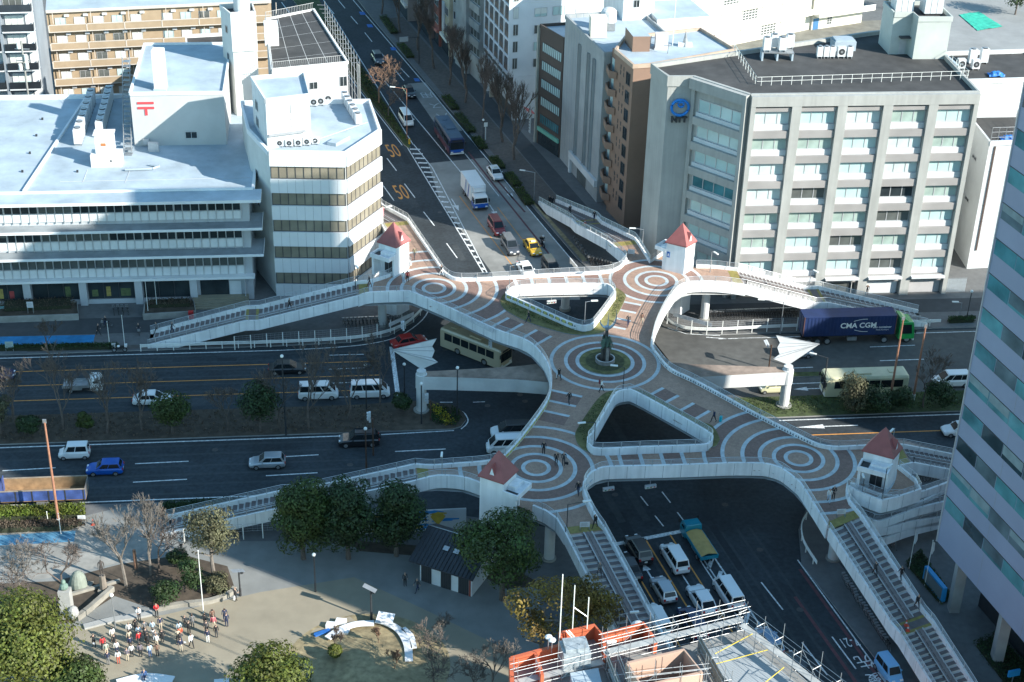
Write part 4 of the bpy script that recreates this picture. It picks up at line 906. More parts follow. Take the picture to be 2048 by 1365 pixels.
part('roof_block', WB, lambda b: (b.prism(wp, 20.23, 26.5, WHITE), b.prism(wp, 26.5, 26.53, ROOFB), para(b, wp, 26.4, 27.0, .25, WHITE)))
fw_ = Face(wp[0], wp[1])
def wpd(b):
    for z in (22.6, 24.6): fw_.box(b, .4, 3.2, z + 1.2, z + 1.28, .01, .05, SEAM); fw_.box(b, 3.15, 3.25, z, z + 1.28, .01, .06, SEAM)
    fw_.box(b, .1, 5.0, 22.0, 22.15, .01, .5, SEAM)
part('roof_block_trim', WB, wpd)
for z in (23.3, 21.0): window(Face(wp[3], wp[0]), 2.0, 3.4, z, z + 1.3, WB, G_DARK, ALU, 2, .03)
for k, (u, v) in enumerate(((560, 300), (579, 300), (597, 299), (614, 297), (631, 295))): ac_unit(P(u, v - 7, 20.3), .02, 'low condenser in the front row of the white office roof, %s' % ['first from the left', 'second from the left', 'middle one', 'second from the right', 'last on the right'][k], (.95, .5, .8), .12, False)
for k, (u, v) in enumerate(((628, 212), (642, 210), (657, 205))): ac_unit(P(u, v, 20.3), .02, 'white condenser by the rear wall of the white office roof, %s' % ['left one', 'middle one', 'right one'][k], (1.0, .5, 1.0), .12, False)
for k in range(6):
    t_ = k / 5; ac_unit(P(690 + 26 * t_, 205 + 42 * t_, 20.3), AN, 'narrow condenser by the avenue parapet of the white office, %s from the rear' % ['first', 'second', 'third', 'fourth', 'fifth', 'sixth'][k], (1.3, .8, 1.3), .15)
def wmis(b):
    b.tube([P(620, 285, 20.6), P(735, 245, 20.6)], .06, ALU, 5); b.tube([P(620, 285, 20.9), P(735, 245, 20.9)], .04, ALU, 5); b.prism([P(655, 290, 20.3), P(672, 293, 20.3), P(700, 278, 20.3), P(672, 280, 20.3)], 20.24, 20.7, ROOFB)
part('roof_pipe', WB, wmis)
# ---------------- dark-roofed block behind it, slim tower with tank
DR = building('dark_roof_block', 'white block with railed dark flat roof and netted scaffold beside the avenue', EW(-6, 226))
df = [EW(-9.9, 214.7), EW(.6, 217.4), EW(-4.3, 241.5), EW(-11.5, 237)]
body(DR, df, 0, 22.6, WHITE, ROOFD, .35, .3)
fd = Face(df[0], df[1]); window(fd, 5.2, 6.4, 19.3, 20.4, DR, G_DARK, ALU, 2, .03); window(fd, 9.6, 10.7, 19.3, 20.8, DR, G_DARK, ALU, 2, .03)
def pick(b):
    for e0, e1 in ((df[0], df[1] - (df[1] - df[0]) * .08), (df[3], df[2]), (df[0], df[3])):
        L = (e1 - e0).length; n = int(L / .28)
        for i in range(n): p = e0.lerp(e1, i / n) ; b.box(p.x - .02, p.x + .02, p.y - .02, p.y + .02, 22.65, 23.9, NOSE)
        for h in (22.95, 23.88): b.tube([Vector((e0.x, e0.y, h)), Vector((e1.x, e1.y, h))], .035, NOSE, 4)
part('roof_railing', DR, pick)
def rline(b):
    for i in range(1, 4): a = df[0].lerp(df[1], i / 4); c = df[3].lerp(df[2], i / 4); stripe(b, a, c, .07, NOSE, 22.64)
    for i in range(1, 5): a = df[0].lerp(df[3], i / 5); c = df[1].lerp(df[2], i / 5); stripe(b, a, c, .07, NOSE, 22.645)
part('roof_joint', DR, rline)
part('roof_cabin', DR, lambda b: b.prism([EW(-11.2, 225), EW(-9.2, 225.2), EW(-9.4, 228), EW(-11.4, 227.8)], 22.6, 25.6, WHITE))
NETM = mat('scaffold_net', (.40, .39, .35), .9, .2, 1.5)
def net(b):
    p, q = EW(2.3, 216.5), EW(-2.6, 243); d = (q - p).normalized()
    for i in range(14): c = p.lerp(q, i / 13); b.tube([c, c + Vector((0, 0, 23.6))], .05, STEEL, 4); b.tube([c + Vector((0, 0, 23)), c + Vector((-1.2, 0, 23))], .04, STEEL, 4)
    for h in range(1, 13): b.tube([p + Vector((0, 0, h * 1.9)), q + Vector((0, 0, h * 1.9))], .035, STEEL, 4)
    b.prism([p + d * .1, p + d * 1.2, p + d * 1.2 + Vector((-.1, 0, 0)), p + d * .1 + Vector((-.1, 0, 0))], 0, 22.5, NETM)
part('scaffold_screen', DR, net)
SLM = building('slim_tower', 'slim white stair tower carrying a round water tank between the hotel and dark roof', EW(-14, 220))
sf = [EW(-15.3, 217.6), EW(-12.0, 218.2), EW(-12.6, 222.5), EW(-17, 221.6)]
body(SLM, sf, 0, 29.3, WGW, ROOFD, .7, .25)
part('roof', SLM, lambda b: b.prism([EW(-15.35, 217.3), EW(-11.9, 217.9), EW(-12, 219), EW(-15.3, 218.4)], 24.5, 29.9, WHITE))
window(Face(sf[3], sf[0]), 1.8, 2.6, 26.5, 27.6, SLM, G_DARK, ALU, 1, .03); window(Face(sf[3], sf[0]), 1.8, 2.6, 22.5, 23.6, SLM, G_DARK, ALU, 1, .03)
p = EW(-13.9, 220); tkk = thing('water_tank', 'round white water tank on top of the slim white stair tower', 'water tank', (p.x, p.y, 29.33), 0, 'rooftop water tanks')
part('tank', tkk, lambda b: (b.cyl(0, 0, .4, 3.4, 1.15, WHITE2, 20), b.cyl(0, 0, 3.4, 3.8, 1.15, WHITE2, 20, .3), b.cyl(0, 0, 0, .4, .9, DARKM, 12)), world=False)
GB = building('low_white_block', 'low white building with cluttered roof squeezed behind the post office penthouse', EW(-20, 246))
body(GB, [EW(-23.6, 238), EW(-17, 239), EW(-17.6, 252), EW(-25, 251)], 0, 15.2, WHITE, ROOFD, .6)
window(Face(EW(-23.6, 238), EW(-17, 239)), 2, 4.5, 10.5, 12.3, GB, G_DARK, ALU, 2, .03)
# ---------------- tan balcony hotel, dark-balcony flats
HB = building('balcony_hotel', 'tan tiled hotel with rows of balconies behind the post office', EW(-30, 260))
TANT = mat('tan_tile', (.35, .265, .175), .8, .08, .8, stain=.08); TRIM = mat('pale_trim', (.52, .47, .41), .7, .06)
ha, hb = EW(-46.8, 253), EW(-11.5, 257.5); hd = (hb - ha).normalized(); hn = Vector((-hd.y, hd.x, 0))
part('wall', HB, lambda b: b.prism([ha, hb, hb + hn * 14, ha + hn * 14], 0, 19.0, TANT)); part('roof', HB, lambda b: (b.prism([ha - hn * .6, hb - hn * .6, hb + hn * 14, ha + hn * 14], 19.0, 19.5, TRIM, ROOFB)))
FHT = Face(ha, hb)
for k in range(5):
    zf = 16.1 - 3.0 * k
    def bal(b, zf=zf):
        FHT.box(b, .1, FHT.L - .1, zf - .16, zf, .02, 1.15, TRIM); FHT.box(b, .1, FHT.L - .1, zf, zf + 1.0, 1.0, 1.15, TANT)
        FHT.box(b, .1, FHT.L - .1, zf + 1.0, zf + 1.1, .96, 1.19, TRIM)
        for i in range(6): x = .1 + i * 5.9; FHT.box(b, x, x + .16, zf, zf + 1.1, .96, 1.2, TRIM)
    part('balcony', HB, bal)
    for i in range(9):
        x = 1.2 + i * 2.95 + (2.0 if i > 4 else 0)
        if x > FHT.L - 3: continue
        window(FHT, x, x + 1.7, zf + .05, zf + 1.95, HB, G_TEAL if RB.random() < .35 else G_GREY, ALU, 2, .03, rng=RB, blind=BLIND)
    def acs(b, zf=zf):
        for i in range(9): x = 2.7 + i * 2.95 + (2 if i > 4 else 0); FHT.box(b, x, x + .75, zf + 2.1, zf + 2.45, .02, .35, WHITE2)
        for i in range(7): FHT.box(b, .9 + i * 5.9, 1.0 + i * 5.9, zf + 1.1, zf + 2.95, .5, .6, TRIM)
    part('wall_unit', HB, acs)
FLT = building('dark_balcony_flats', 'tall pale flats with black glass balconies at the left edge', EW(-55, 246))
fa, fb = EW(-75, 240), EW(-46.3, 241.5); fdv = (fb - fa).normalized(); fnv = Vector((-fdv.y, fdv.x, 0)); FLW = mat('flats_wall', (.22, .25, .28), .8, .06, .5, stain=.1)
part('wall', FLT, lambda b: b.prism([fa, fb, fb + fnv * 10, fa + fnv * 10], 0, 38, FLW))
FFL = Face(fa, fb); BGL = glass('balcony_glass_black', (.02, .025, .03), .12)
for k in range(9):
    zf = 1.9 + 3.05 * k
    for i in range(3):
        x1 = FFL.L - .25 - i * 5.2
        def bl(b, zf=zf, x1=x1):
            FFL.box(b, x1 - 4.7, x1, zf - .2, zf, .02, 1.5, WHITE2); FFL.box(b, x1 - 4.65, x1 - .05, zf, zf + 1.1, 1.38, 1.46, BGL); FFL.box(b, x1 - .14, x1 - .05, zf, zf + 1.15, .4, 1.38, BGL)
            FFL.box(b, x1 - 5.15, x1 - 4.72, zf - .4, zf + 2.65, .02, 1.3, FLW); FFL.box(b, x1 - 1.3, x1 - .02, zf, zf + 2.6, .02, .12, WHITE)
        part('balcony', FLT, bl)
        window(FFL, x1 - 4.3, x1 - 1.5, zf + .05, zf + 2.1, FLT, G_GREY if (i + k) % 3 else G_TEAL, ALU, 3, .05, rng=RB, blind=BLIND)
# ---------------- east side of the avenue
TN = building('brown_flats', 'brown flats with zigzag corner balconies squeezed between two grey blocks', NS(201, 82))
BRW = mat('brown_wall', (.255, .165, .12), .85, .06, .4, stain=.1)
ta, tb = NS(204.6, 76.7), NS(197.9, 77.0)
tfp = [ta, tb, NS(197.9, 79.6), EW(55.7, 214.7), EW(52.6, 224.1), EW(40.8, 220.6)]
part('wall', TN, lambda b: b.prism(tfp, 0, 24.7, BRW)); part('roof', TN, lambda b: (b.prism(tfp, 24.7, 24.74, ROOFB), para(b, tfp, 24.6, 25.2, .35, mat('brown_cap', (.45, .34, .26), .8))))
FT = Face(ta, tb)
for k in range(9):
    z = 21.6 - 2.72 * k
    if z < 1: break
    window(FT, FT.L - 2.3, FT.L - .9, z, z + 1.85, TN, G_DARK, DFR, 2, .02)
    def sm_(b, z=z):
        for x in (2.2, 3.3): 
            for dz in (0, .85): FT.box(b, x, x + .28, z + .6 + dz, z + 1.2 + dz, .01, .03, DARKM)
    part('small_window', TN, sm_)
    def tb_(b, z=z):
        # zigzag balcony wrapping the left corner
        d, n = FT.d, FT.out; o = FT.p0; q = [o - d * 2.4 - n * .3, o - d * 2.0 + n * .35, o + d * .3 + n * .9, o + d * 1.2 + n * .1]
        b.prism([*q, o + d * 1.2 - n * .8, o - d * 2.4 - n * .8], z - .55, z - .4, BRW); wall_strip(b, [Vector((p.x, p.y, 0)) for p in q], .15, z - .4, z + .55, BRW)
    part('balcony', TN, tb_); window(Face(FT.p0 - FT.d * 2.3 - FT.out * .5, FT.p0 - FT.d * .1 - FT.out * .5), .3, 1.8, z - .3, z + 1.6, TN, G_TEAL, WHITE2, 2, .02)
part('stair_core', TN, lambda b: b.prism([NS(204.5, 77.2), NS(207.2, 77.2), NS(207.2, 82), NS(204.5, 82)], 0, 24.4, BRW))
for nm, pts, z1, m, rm in (('roof_room', [EW(40.9, 215), EW(43.4, 215), EW(43.0, 219.5), EW(40.5, 219.2)], 27.0, BRW, ROOFB),): part(nm, TN, lambda b: b.prism(pts, 24.7, z1, m, rm))
def ant(b):
    p = P(1345, 92, 24.8); b.tube([p, p + Vector((0, 0, 7.5))], .05, LAMPG, 5)
    p = P(1370, 92, 24.8); b.cyl(p.x, p.y, 24.7, 27, .5, STEEL, 4, .05); b.box(p.x - 1, p.x + 1, p.y - .3, p.y + .3, 24.7, 25.3, LAMPG)
    p = P(1322, 96, 24.8); b.box(p.x - .9, p.x + .9, p.y - .8, p.y + .8, 24.75, 26.9, WHITE2); b.box(p.x - 1.0, p.x + 1.0, p.y - .9, p.y + .9, 24.74, 25.0, WHITE2)
    for u, v in ((1290, 95), (1300, 92), (1335, 108)): p = P(u, v, 24.8); b.tube([p, p + Vector((.1, 0, 1.5))], .05, STEEL, 4); b.tube([p + Vector((-.6, 0, 1.2)), p + Vector((.6, 0, 1.2))], .05, STEEL, 4)
part('roof_aerial', TN, ant)
GR = building('grey_panel_block', 'grey concrete panel block with three dark vertical slots facing the avenue', NS(216, 82))
GPW = mat('grey_panel', (.33, .345, .345), .8, .06, .5, kind='brick', stain=.12); MATS['grey_panel'].node_tree.nodes['Brick Texture'].inputs['Scale'].default_value = .7; MATS['grey_panel'].node_tree.nodes['Brick Texture'].inputs['Color2'].default_value = (.31, .325, .325, 1); MATS['grey_panel'].node_tree.nodes['Brick Texture'].inputs['Mortar Size'].default_value = .012
gf = [NS(225, 75.9), NS(207.4, 76.1), NS(207.4, 88), NS(225, 88)]
body(GR, gf, 0, 23.2, GPW, ROOFB, .6, .35); FG = Face(gf[0], gf[1])
def slots(b):
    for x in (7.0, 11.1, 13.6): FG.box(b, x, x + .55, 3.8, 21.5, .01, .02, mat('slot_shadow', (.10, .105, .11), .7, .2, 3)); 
    for x in (6.9, 7.6, 11.0, 11.7, 13.5, 14.2): FG.box(b, x - .06, x + .06, 3.8, 21.5, .02, .3, GPW)
part('vertical_slot', GR, slots)
def gent(b):
    FG.box(b, 5.4, 17.5, 2.6, 3.7, .02, .5, WHITE2); FG.box(b, 8.5, 12.5, .13, 2.5, .02, .06, G_GREY); FG.box(b, 5.4, 6.0, .13, 2.6, .02, .45, WHITE2)
part('entrance', GR, gent)
p = P(1195, 72, 23.3); rr = thing('roof_cabin', 'cream rooftop cabin on the grey panel block', 'roof cabin', p, AE); part('cabin_body', rr, lambda b: b.box(-1.2, 1.2, -1.0, 1.0, 0, 3.0, mat('cream', (.66, .62, .53), .8)), world=False)
p = P(1216, 58, 23.3); rr = thing('water_tank', 'white domed water tank behind the cream rooftop cabin', 'water tank', p, 0, 'rooftop water tanks'); part('tank', rr, lambda b: (b.cyl(0, 0, 1.2, 2.6, 1.2, WHITE2, 16), b.ball((0, 0, 2.6), 1.2, WHITE2, 12, 8, .6), b.box(-1, 1, -1, 1, 0, 1.2, STEEL)), world=False)
BO = building('brown_office', 'narrow dark brown office with five rows of strip windows', NS(229, 80))
BOW = mat('dark_brown_wall', (.085, .066, .056), .8, .08, .4, stain=.1); of = [NS(232.2, 74.2), NS(225.2, 75.8), NS(225.2, 86), NS(232.2, 85)]
body(BO, of, 0, 19.6, BOW, ROOFB, .5, .25); FO = Face(of[0], of[1])
for k in range(5): window(FO, .9, FO.L - .3, 15.9 - 3.0 * k, 17.5 - 3.0 * k, BO, G_TEAL if k < 4 else G_BLUE, DFR, 10, .03, fw=.10, name='ribbon_window')
def boshop(b):
    FO.box(b, .5, FO.L - .1, .13, 2.5, .02, .06, G_DARK); FO.box(b, .5, FO.L - .1, 2.55, 3.2, .02, .3, mat('shop_green', (.16, .42, .33), .5)); FO.box(b, -.35, .02, 0, 19.9, -.5, .35, mat('edge_pilaster', (.34, .34, .30), .8))
part('shopfront', BO, boshop)
AR = building('arched_balcony_flats', 'white flats with arched balcony openings above a shop podium', NS(250, 80))
ARW = mat('arch_white', (.62, .65, .68), .75, .05, .4, stain=.06); aL, aR = NS(257.5, 72.2), NS(242.2, 72.2); afp = [aL, aR, NS(243.2, 88), NS(258.5, 88)]
part('wall', AR, lambda b: b.prism(afp, 7.8, 38, ARW)); part('podium', AR, lambda b: b.prism([NS(260.5, 73.0), NS(242.2, 73.0), NS(243.2, 88), NS(260.5, 88)], 0, 7.78, ARW))
FAr = Face(aL, aR); cw = FAr.L / 5
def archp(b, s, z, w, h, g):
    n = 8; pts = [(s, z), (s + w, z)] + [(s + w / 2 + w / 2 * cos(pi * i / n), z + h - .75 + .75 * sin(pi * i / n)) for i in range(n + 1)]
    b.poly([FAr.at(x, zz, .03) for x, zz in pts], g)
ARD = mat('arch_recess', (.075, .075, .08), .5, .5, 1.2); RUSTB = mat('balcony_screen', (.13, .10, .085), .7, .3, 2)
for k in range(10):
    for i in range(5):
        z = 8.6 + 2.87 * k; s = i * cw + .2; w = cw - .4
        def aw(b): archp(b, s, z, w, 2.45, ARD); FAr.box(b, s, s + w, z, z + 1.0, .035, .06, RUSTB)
        part('balcony', AR, aw)
def arm(b):
    for k in range(11): FAr.box(b, 0.005, FAr.L - .005, 8.25 + 2.87 * k, 8.55 + 2.87 * k, .01, .22, ARW)
    for i in range(6): x = min(max(0, i * cw - .14), FAr.L - .28); FAr.box(b, x, x + .28, 7.85, 37.5, .01, .2, ARW)
part('balcony_grid', AR, arm)
FAs = Face(aR, NS(243.2, 88))
for k in range(9):
    for x in (.5, 4.2, 7.4, 11.5): z = 9.2 + 2.87 * k; window(FAs, x, x + (.9 if x < 1 else 2.2), z, z + (1.9 if x < 1 else 1.5), AR, G_TEAL if RB.random() < .5 else G_GREY, ALU, 2, .03, rng=RB, blind=BLIND)
def arp(b):
    f = Face(NS(260.5, 73.0), NS(242.2, 73.0)); f.box(b, .3, f.L - .1, 6.2, 7.7, .02, .06, G_GREY); f.box(b, .3, f.L - .1, 3.0, 5.9, .02, .5, ALU); f.box(b, 7, f.L - .5, .2, 2.8, .02, .08, DARKM); f.box(b, 6.6, 7.0, 0, 3.0, .02, .8, mat('beige_stone', (.40, .36, .29), .8)); f.box(b, 3.5, 3.9, 0, 3.0, .02, .5, WHITE2)
part('shopfront', AR, arp)
GO = building('grey_pier_office', 'grey office with tall blank piers and window strips further up the avenue', NS(268, 80))
gl_, gr_ = NS(275, 71.0), NS(260.8, 72.4); gfp = [gl_, gr_, NS(261, 86), NS(275, 86)]; body(GO, gfp, 0, 34, GREYW, ROOFB, .5); FGo = Face(gl_, gr_)
def gpier(b):
    FGo.box(b, 3.0, 6.6, 0, 33.5, .02, .6, GREYW); FGo.box(b, 7.2, 9.2, 0, 33.5, .02, .9, GREYW)
    for k in range(10): FGo.box(b, 9.25, FGo.L - .05, 3.2 + 3.1 * k, 4.6 + 3.1 * k, .02, .4, GREYW)
part('pier', GO, gpier)
for k in range(10):
    window(FGo, 9.4, FGo.L - .1, 4.65 + 3.1 * k, 6.2 + 3.1 * k, GO, G_GREY, ALU, 3, .05); window(FGo, .6, 2.6, 4.65 + 3.1 * k, 6.2 + 3.1 * k, GO, G_DARK, ALU, 2, .05)
for (a0, a1, ac, h, col, nm, lab) in ((281, 275.4, 70.4, 22, (.50, .46, .34), 'cream_shop_house', 'cream shop house with vertical sign board on the avenue'), (285.5, 281.3, 70.0, 20, (.26, .09, .07), 'red_brown_shop_house', 'narrow red brown shop house with white sign boxes on the avenue'),
                                      (296, 286, 69.2, 17, (.20, .17, .16), 'dark_shop_block', 'dark low shop block near the far end of the avenue'), (312, 297, 67.6, 19, (.30, .27, .25), 'far_shop_block', 'greyish shop block at the far top of the avenue'), (334, 314, 66, 24, (.34, .33, .31), 'farthest_shop_block', 'pale block farthest up the avenue at the top edge')):
    o = building(nm, lab, NS((a0 + a1) / 2, ac + 5)); pts = [NS(a0, ac), NS(a1, ac), NS(a1, ac + 14), NS(a0, ac + 14)]; mm = mat(nm + '_wall', col, .85, .1, .5, stain=.15)
    body(o, pts, 0, h, mm, ROOFB, .4); f = Face(pts[0], pts[1])
    for k in range(int(h / 3.3) - 1): window(f, .5, f.L - .6, 4.2 + 3.3 * k, 5.7 + 3.3 * k, o, G_GREY, ALU, max(2, int(f.L / 1.6)), .03, name='ribbon_window')
    part('shopfront', o, lambda b: (f.box(b, .3, f.L - .3, .13, 2.7, .02, .06, G_DARK), f.box(b, .2, f.L - .2, 2.75, 3.3, .02, .5, mat(nm + '_fascia', tuple(min(.7, c * 1.9) for c in col), .6))))
    if nm == 'red_brown_shop_house': part('sign_box', o, lambda b: [f.box(b, f.L - .7, f.L - .1, 9 + 3.0 * i, 11.6 + 3.0 * i, .03, .6, WHITE2) for i in range(3)])
    if nm == 'cream_shop_house': part('sign_board', o, lambda b: f.box(b, 1.2, 2.6, 4.0, 9.5, .06, .3, WHITE2))
# school behind
SCH = building('school', 'cream school wing with gridded windows behind the office block', P(1420, 80))
sa, sb = P(1130, 160), P(1622, 60); sd_ = (sb - sa).normalized(); sn = Vector((-sd_.y, sd_.x, 0)); SCW = mat('school_cream', (.62, .59, .51), .85, .05, .4, stain=.06)
part('wall', SCH, lambda b: b.prism([sa, sb, sb + sn * 10, sa + sn * 10], 0, 15.5, SCW)); FSc = Face(sa, sb)
for k in range(4):
    zf = .9 + 3.7 * k
    part('floor_band', SCH, lambda b: FSc.box(b, .1, FSc.L - .1, zf + 2.2, zf + 3.4, .02, .5, SCW))
    for i in range(int(FSc.L / 5)):
        window(FSc, 5 * i + .6, 5 * i + 4.4, zf, zf + 2.15, SCH, G_TEAL if (i + k) % 3 else G_GREY, WHITE, 5, .05, 4, fw=.11)
SP = building('school_porch', 'cream school end block with projecting balcony beside the yard', P(1680, 45))
qa, qb = P(1622, 62), P(1722, 47); qd = (qb - qa).normalized(); qn = Vector((-qd.y, qd.x, 0))
part('wall', SP, lambda b: b.prism([qa, qb, qb + qn * 9, qa + qn * 9], 0, 9, SCW)); fq = Face(qa, qb)
part('balcony', SP, lambda b: (fq.box(b, .1, fq.L + 1.5, 3.1, 3.3, .02, 2.0, SCW), fq.box(b, .1, fq.L + 1.5, 3.3, 4.3, 1.85, 2.0, WHITE)))
window(fq, 3.6, 4.8, .8, 2.4, SP, G_GREY, WHITE, 2, .03, 3); part('door', SP, lambda b: fq.box(b, .3, 1.6, .13, 2.4, .02, .05, mat('door_blue', (.05, .16, .32), .6)))
WR = building('white_rear_block', 'white block with barred window rising behind the pale flat roofs', P(1240, 70))
wr0 = EW(44.2, 233.5); part('wall', WR, lambda b: b.prism([EW(42.6, 233.5), EW(47.5, 234.3), EW(46.5, 246), EW(41.5, 245)], 0, 29.0, WHITE, ROOFB)); window(Face(EW(42.6, 233.5), EW(47.5, 234.3)), 1.6, 2.6, 25.2, 26.4, WR, G_DARK, ALU, 2, .03)
part('annex', WR, lambda b: b.prism([EW(47.5, 231), EW(56, 232.5), EW(54.5, 241), EW(46.6, 240)], 0, 24.2, WHITE, ROOFB))
# small white block right of the office block
RW = building('narrow_white_block', 'narrow white panelled block right of the grey office, its roof cluttered with frames', EW(90, 197))
rf = [EW(86.4, 193), EW(100, 193.6), EW(100, 203), EW(87, 203)]; body(RW, rf, 0, 18.8, WHITE2, ROOFD, .6, .3); FR = Face(rf[0], rf[1])
part('downpipe', RW, lambda b: (FR.box(b, .75, .95, 3, 18.6, .02, .15, mat('pipe_brown', (.10, .07, .06), .6)), [FR.box(b, .02, 6, 2.4 + 1.25 * i, 2.43 + 1.25 * i, .01, .015, SEAM) for i in range(13)]))
for k in range(4): window(FR, 3.4, 4.6, 5 + 3.4 * k, 6.3 + 3.4 * k, RW, G_GREY, ALU, 2, .03)
for z in (8.5, 14.8): window(Face(rf[3], rf[0]), 4.5, 6.2, z, z + .5, RW, G_DARK, ALU, 2, .03)
rail_fence(RW, [EW(86.6, 193.3, 19), EW(92.5, 193.5, 19), EW(92.5, 200, 19)], 2.2, 1.0, 'roof_frame', STEEL, levels=(.35, .7, 1.0))
RW2 = building('rear_white_block', 'taller white block behind the narrow white one, with condensers on its roof', EW(90, 208))
body(RW2, [EW(82.6, 203.6), EW(100, 204.4), EW(100, 216), EW(83.2, 215)], 0, 23.6, WHITE, ROOFD, .6, .35)
for k, (al, ac) in enumerate(((87.4, 209.5), (89.4, 209.2), (89.8, 211.6), (91.6, 211.8))): ac_unit(EW(al, ac, 23.65), AE, 'white condenser on the rear white roof, %s' % ['left one', 'near one', 'tall middle one', 'tall right one'][k], (1.1, .8, 1.3 if k < 2 else 2.0), .2, k > 1)
part('roof_canopy', RW2, lambda b: b.prism([EW(83, 206), EW(85.6, 206), EW(85.2, 214), EW(82.8, 214)], 25.4, 25.55, ROOFB))
p = EW(89.5, 196, 18.85)
TARP = mat('blue_tarp', (.02, .16, .50), .5, .3, 2, bump=.8)
def tarpm(b):
    n = 9
    pts = [Vector((i * .28 - 1.1, j * .2 - .8, .1 + .45 * abs(noise.noise(Vector((i * .7, j * .7, 2)))) + (.35 if 1 < i < 7 and 1 < j < 7 else 0))) for i in range(n) for j in range(n)]
    b.add(pts, [(i * n + j, (i + 1) * n + j, (i + 1) * n + j + 1, i * n + j + 1) for i in range(n - 1) for j in range(n - 1)], TARP)
for pp, lb in ((EW(91.5, 206.5, 23.65), 'crumpled blue tarpaulin on the rear white roof'), (EW(89.6, 194.6, 18.85), 'blue tarpaulin inside the steel frame on the narrow white block')):
    t = part('tarpaulin', None, tarpm, world=False); t.location = pp; tag(t, lb, 'tarpaulin')
# ---------------- glass office tower (right edge); its shade covers the middle of the junction
GT = building('glass_office_tower', 'tall blue grey office tower with slanting window bands at the right edge', NS(90, 98))
BLIND2 = mat('tower_blind', (.20, .27, .29), .6, .2, 1); GTW = mat('tower_panel', (.27, .305, .41), .45, .05, .2, stain=.05)
g0, g1 = NS(110, 78), NS(65, 78); ge = EW(1, 0).normalized(); gback = [g1 + ge * 37.5, g0 + ge * 37.5]
part('wall', GT, lambda b: (b.prism([g0, g1] + gback, 6.6, 73.0, GTW), b.prism([NS(107, 82), NS(70, 82), NS(70, 82) + ge * 32, NS(107, 82) + ge * 32], 0, 6.6, DARKM)))
FGT = Face(g0, g1)
part('roof', GT, lambda b: b.prism([g0, g1] + gback, 73.02, 73.4, GTW, ROOFD))
part('roof_block', GT, lambda b: b.prism([g0 + ge * 14, g0 + ge * 14 + (g1 - g0) * .3, gback[1] + (g1 - g0) * .3, gback[1]], 73.42, 80.5, GTW, ROOFD))
TGL = [G_BLUE, glass('tower_glass_teal', (.09, .25, .28), .06, .4), glass('tower_glass_grey', (.10, .14, .16), .08, .5), glass('tower_glass_dark', (.03, .05, .06), .06, .4), MATS['tower_glass_teal']]
for k in range(17):
    zt = 12.15 + 3.45 * k
    def tw(b):
        for i in range(13):
            s0, s1 = .15 + (FGT.L - .35) * i / 13, .15 + (FGT.L - .35) * (i + 1) / 13
            FGT.box(b, s0 + .04, s1 - .04, zt - 1.45, zt, .005, .02, RB.choice(TGL))
            if RB.random() < .35: FGT.box(b, s0 + .1, s1 - .1, zt - 1.45 + RB.random(), zt, .021, .024, RB.choice((BLIND2, TGL[2])))
        FGT.box(b, .1, FGT.L - .1, zt, zt + .06, .005, .05, DFR)
    part('ribbon_window', GT, tw)
def gtp(b):
    for i in range(1, 6): FGT.box(b, FGT.L * i / 6 - .02, FGT.L * i / 6 + .02, 6.7, 72, .005, .012, SEAM)
    FGT.box(b, -.12, .0, 6.6, 73, -.5, .1, ALU)
    for s in (3, 11, 19, 27, 35): q = FGT.at(s, 0, -1.2); b.box(q.x - .5, q.x + .5, q.y - .5, q.y + .5, 0, 6.58, GREYW)
part('column', GT, gtp)
# ---------------- neighbouring blocks out of the frame (their shade falls into it)
NB = building('eastern_block', 'plain office block east of the frame by the main road', EW(140, 125))
body(NB, [EW(*q) for q in ((118, 112), (162, 112), (162, 141.5), (118, 141.5))], 0, 41.4, GREYW, ROOFB, .5)
# ---------------- park toilet block, mural wall
TL_ = building('park_toilet', 'small park toilet block with dark ridged metal roof', P(910, 1150))
A_, B_, = P(840, 1163), P(943.5, 1196); ud = (B_ - A_).normalized(); vd = Vector((-ud.y, ud.x, 0)); W_ = 4.6; LW = mat('toilet_wall', (.66, .68, .69), .8, .05, .5, stain=.1)
part('wall', TL_, lambda b: b.prism([A_, B_, B_ + vd * W_, A_ + vd * W_], 0, 2.75, LW)); FTl = Face(A_, B_)
RFM = mat('ridged_metal_roof', (.055, .058, .065), .45, .1, 1.0, metal=.3)
def troof(b):
    e0, e1 = A_ - ud * .9 - vd * .7, B_ + ud * .4 - vd * .7; m0, m1 = A_ - ud * .9 + vd * 3.6, B_ + ud * .4 + vd * 3.6; k0, k1 = A_ - ud * .9 + vd * 5.2, B_ + ud * .4 + vd * 5.2
    Z = lambda p, z: Vector((p.x, p.y, z))
    for dz in (0, -.12): b.quad(Z(e0, 2.75 + dz), Z(e1, 2.75 + dz), Z(m1, 4.3 + dz), Z(m0, 4.3 + dz), RFM); b.quad(Z(m0, 4.3 + dz), Z(m1, 4.3 + dz), Z(k1, 3.5 + dz), Z(k0, 3.5 + dz), RFM)
    b.quad(Z(e0, 2.63), Z(e1, 2.63), Z(e1, 2.75), Z(e0, 2.75), RFM)
    n = 17
    for i in range(n + 1): t_ = i / n; b.tube([Z(e0.lerp(e1, t_), 2.79), Z(m0.lerp(m1, t_), 4.34)], .035, RFM, 4)
    b.tube([Z(m0, 4.34), Z(m1, 4.34)], .07, STEEL, 4)
    for s in (.42, .58):
        c = e0.lerp(e1, s).lerp(m0.lerp(m1, s), .55); z = 2.75 + 1.55 * .55; b.quad(Z(c - ud * .3 - vd * .25, z + .02), Z(c + ud * .3 - vd * .25, z + .02), Z(c + ud * .3 + vd * .25, z + .2), Z(c - ud * .3 + vd * .25, z + .2), ALU)
part('roof', TL_, troof)
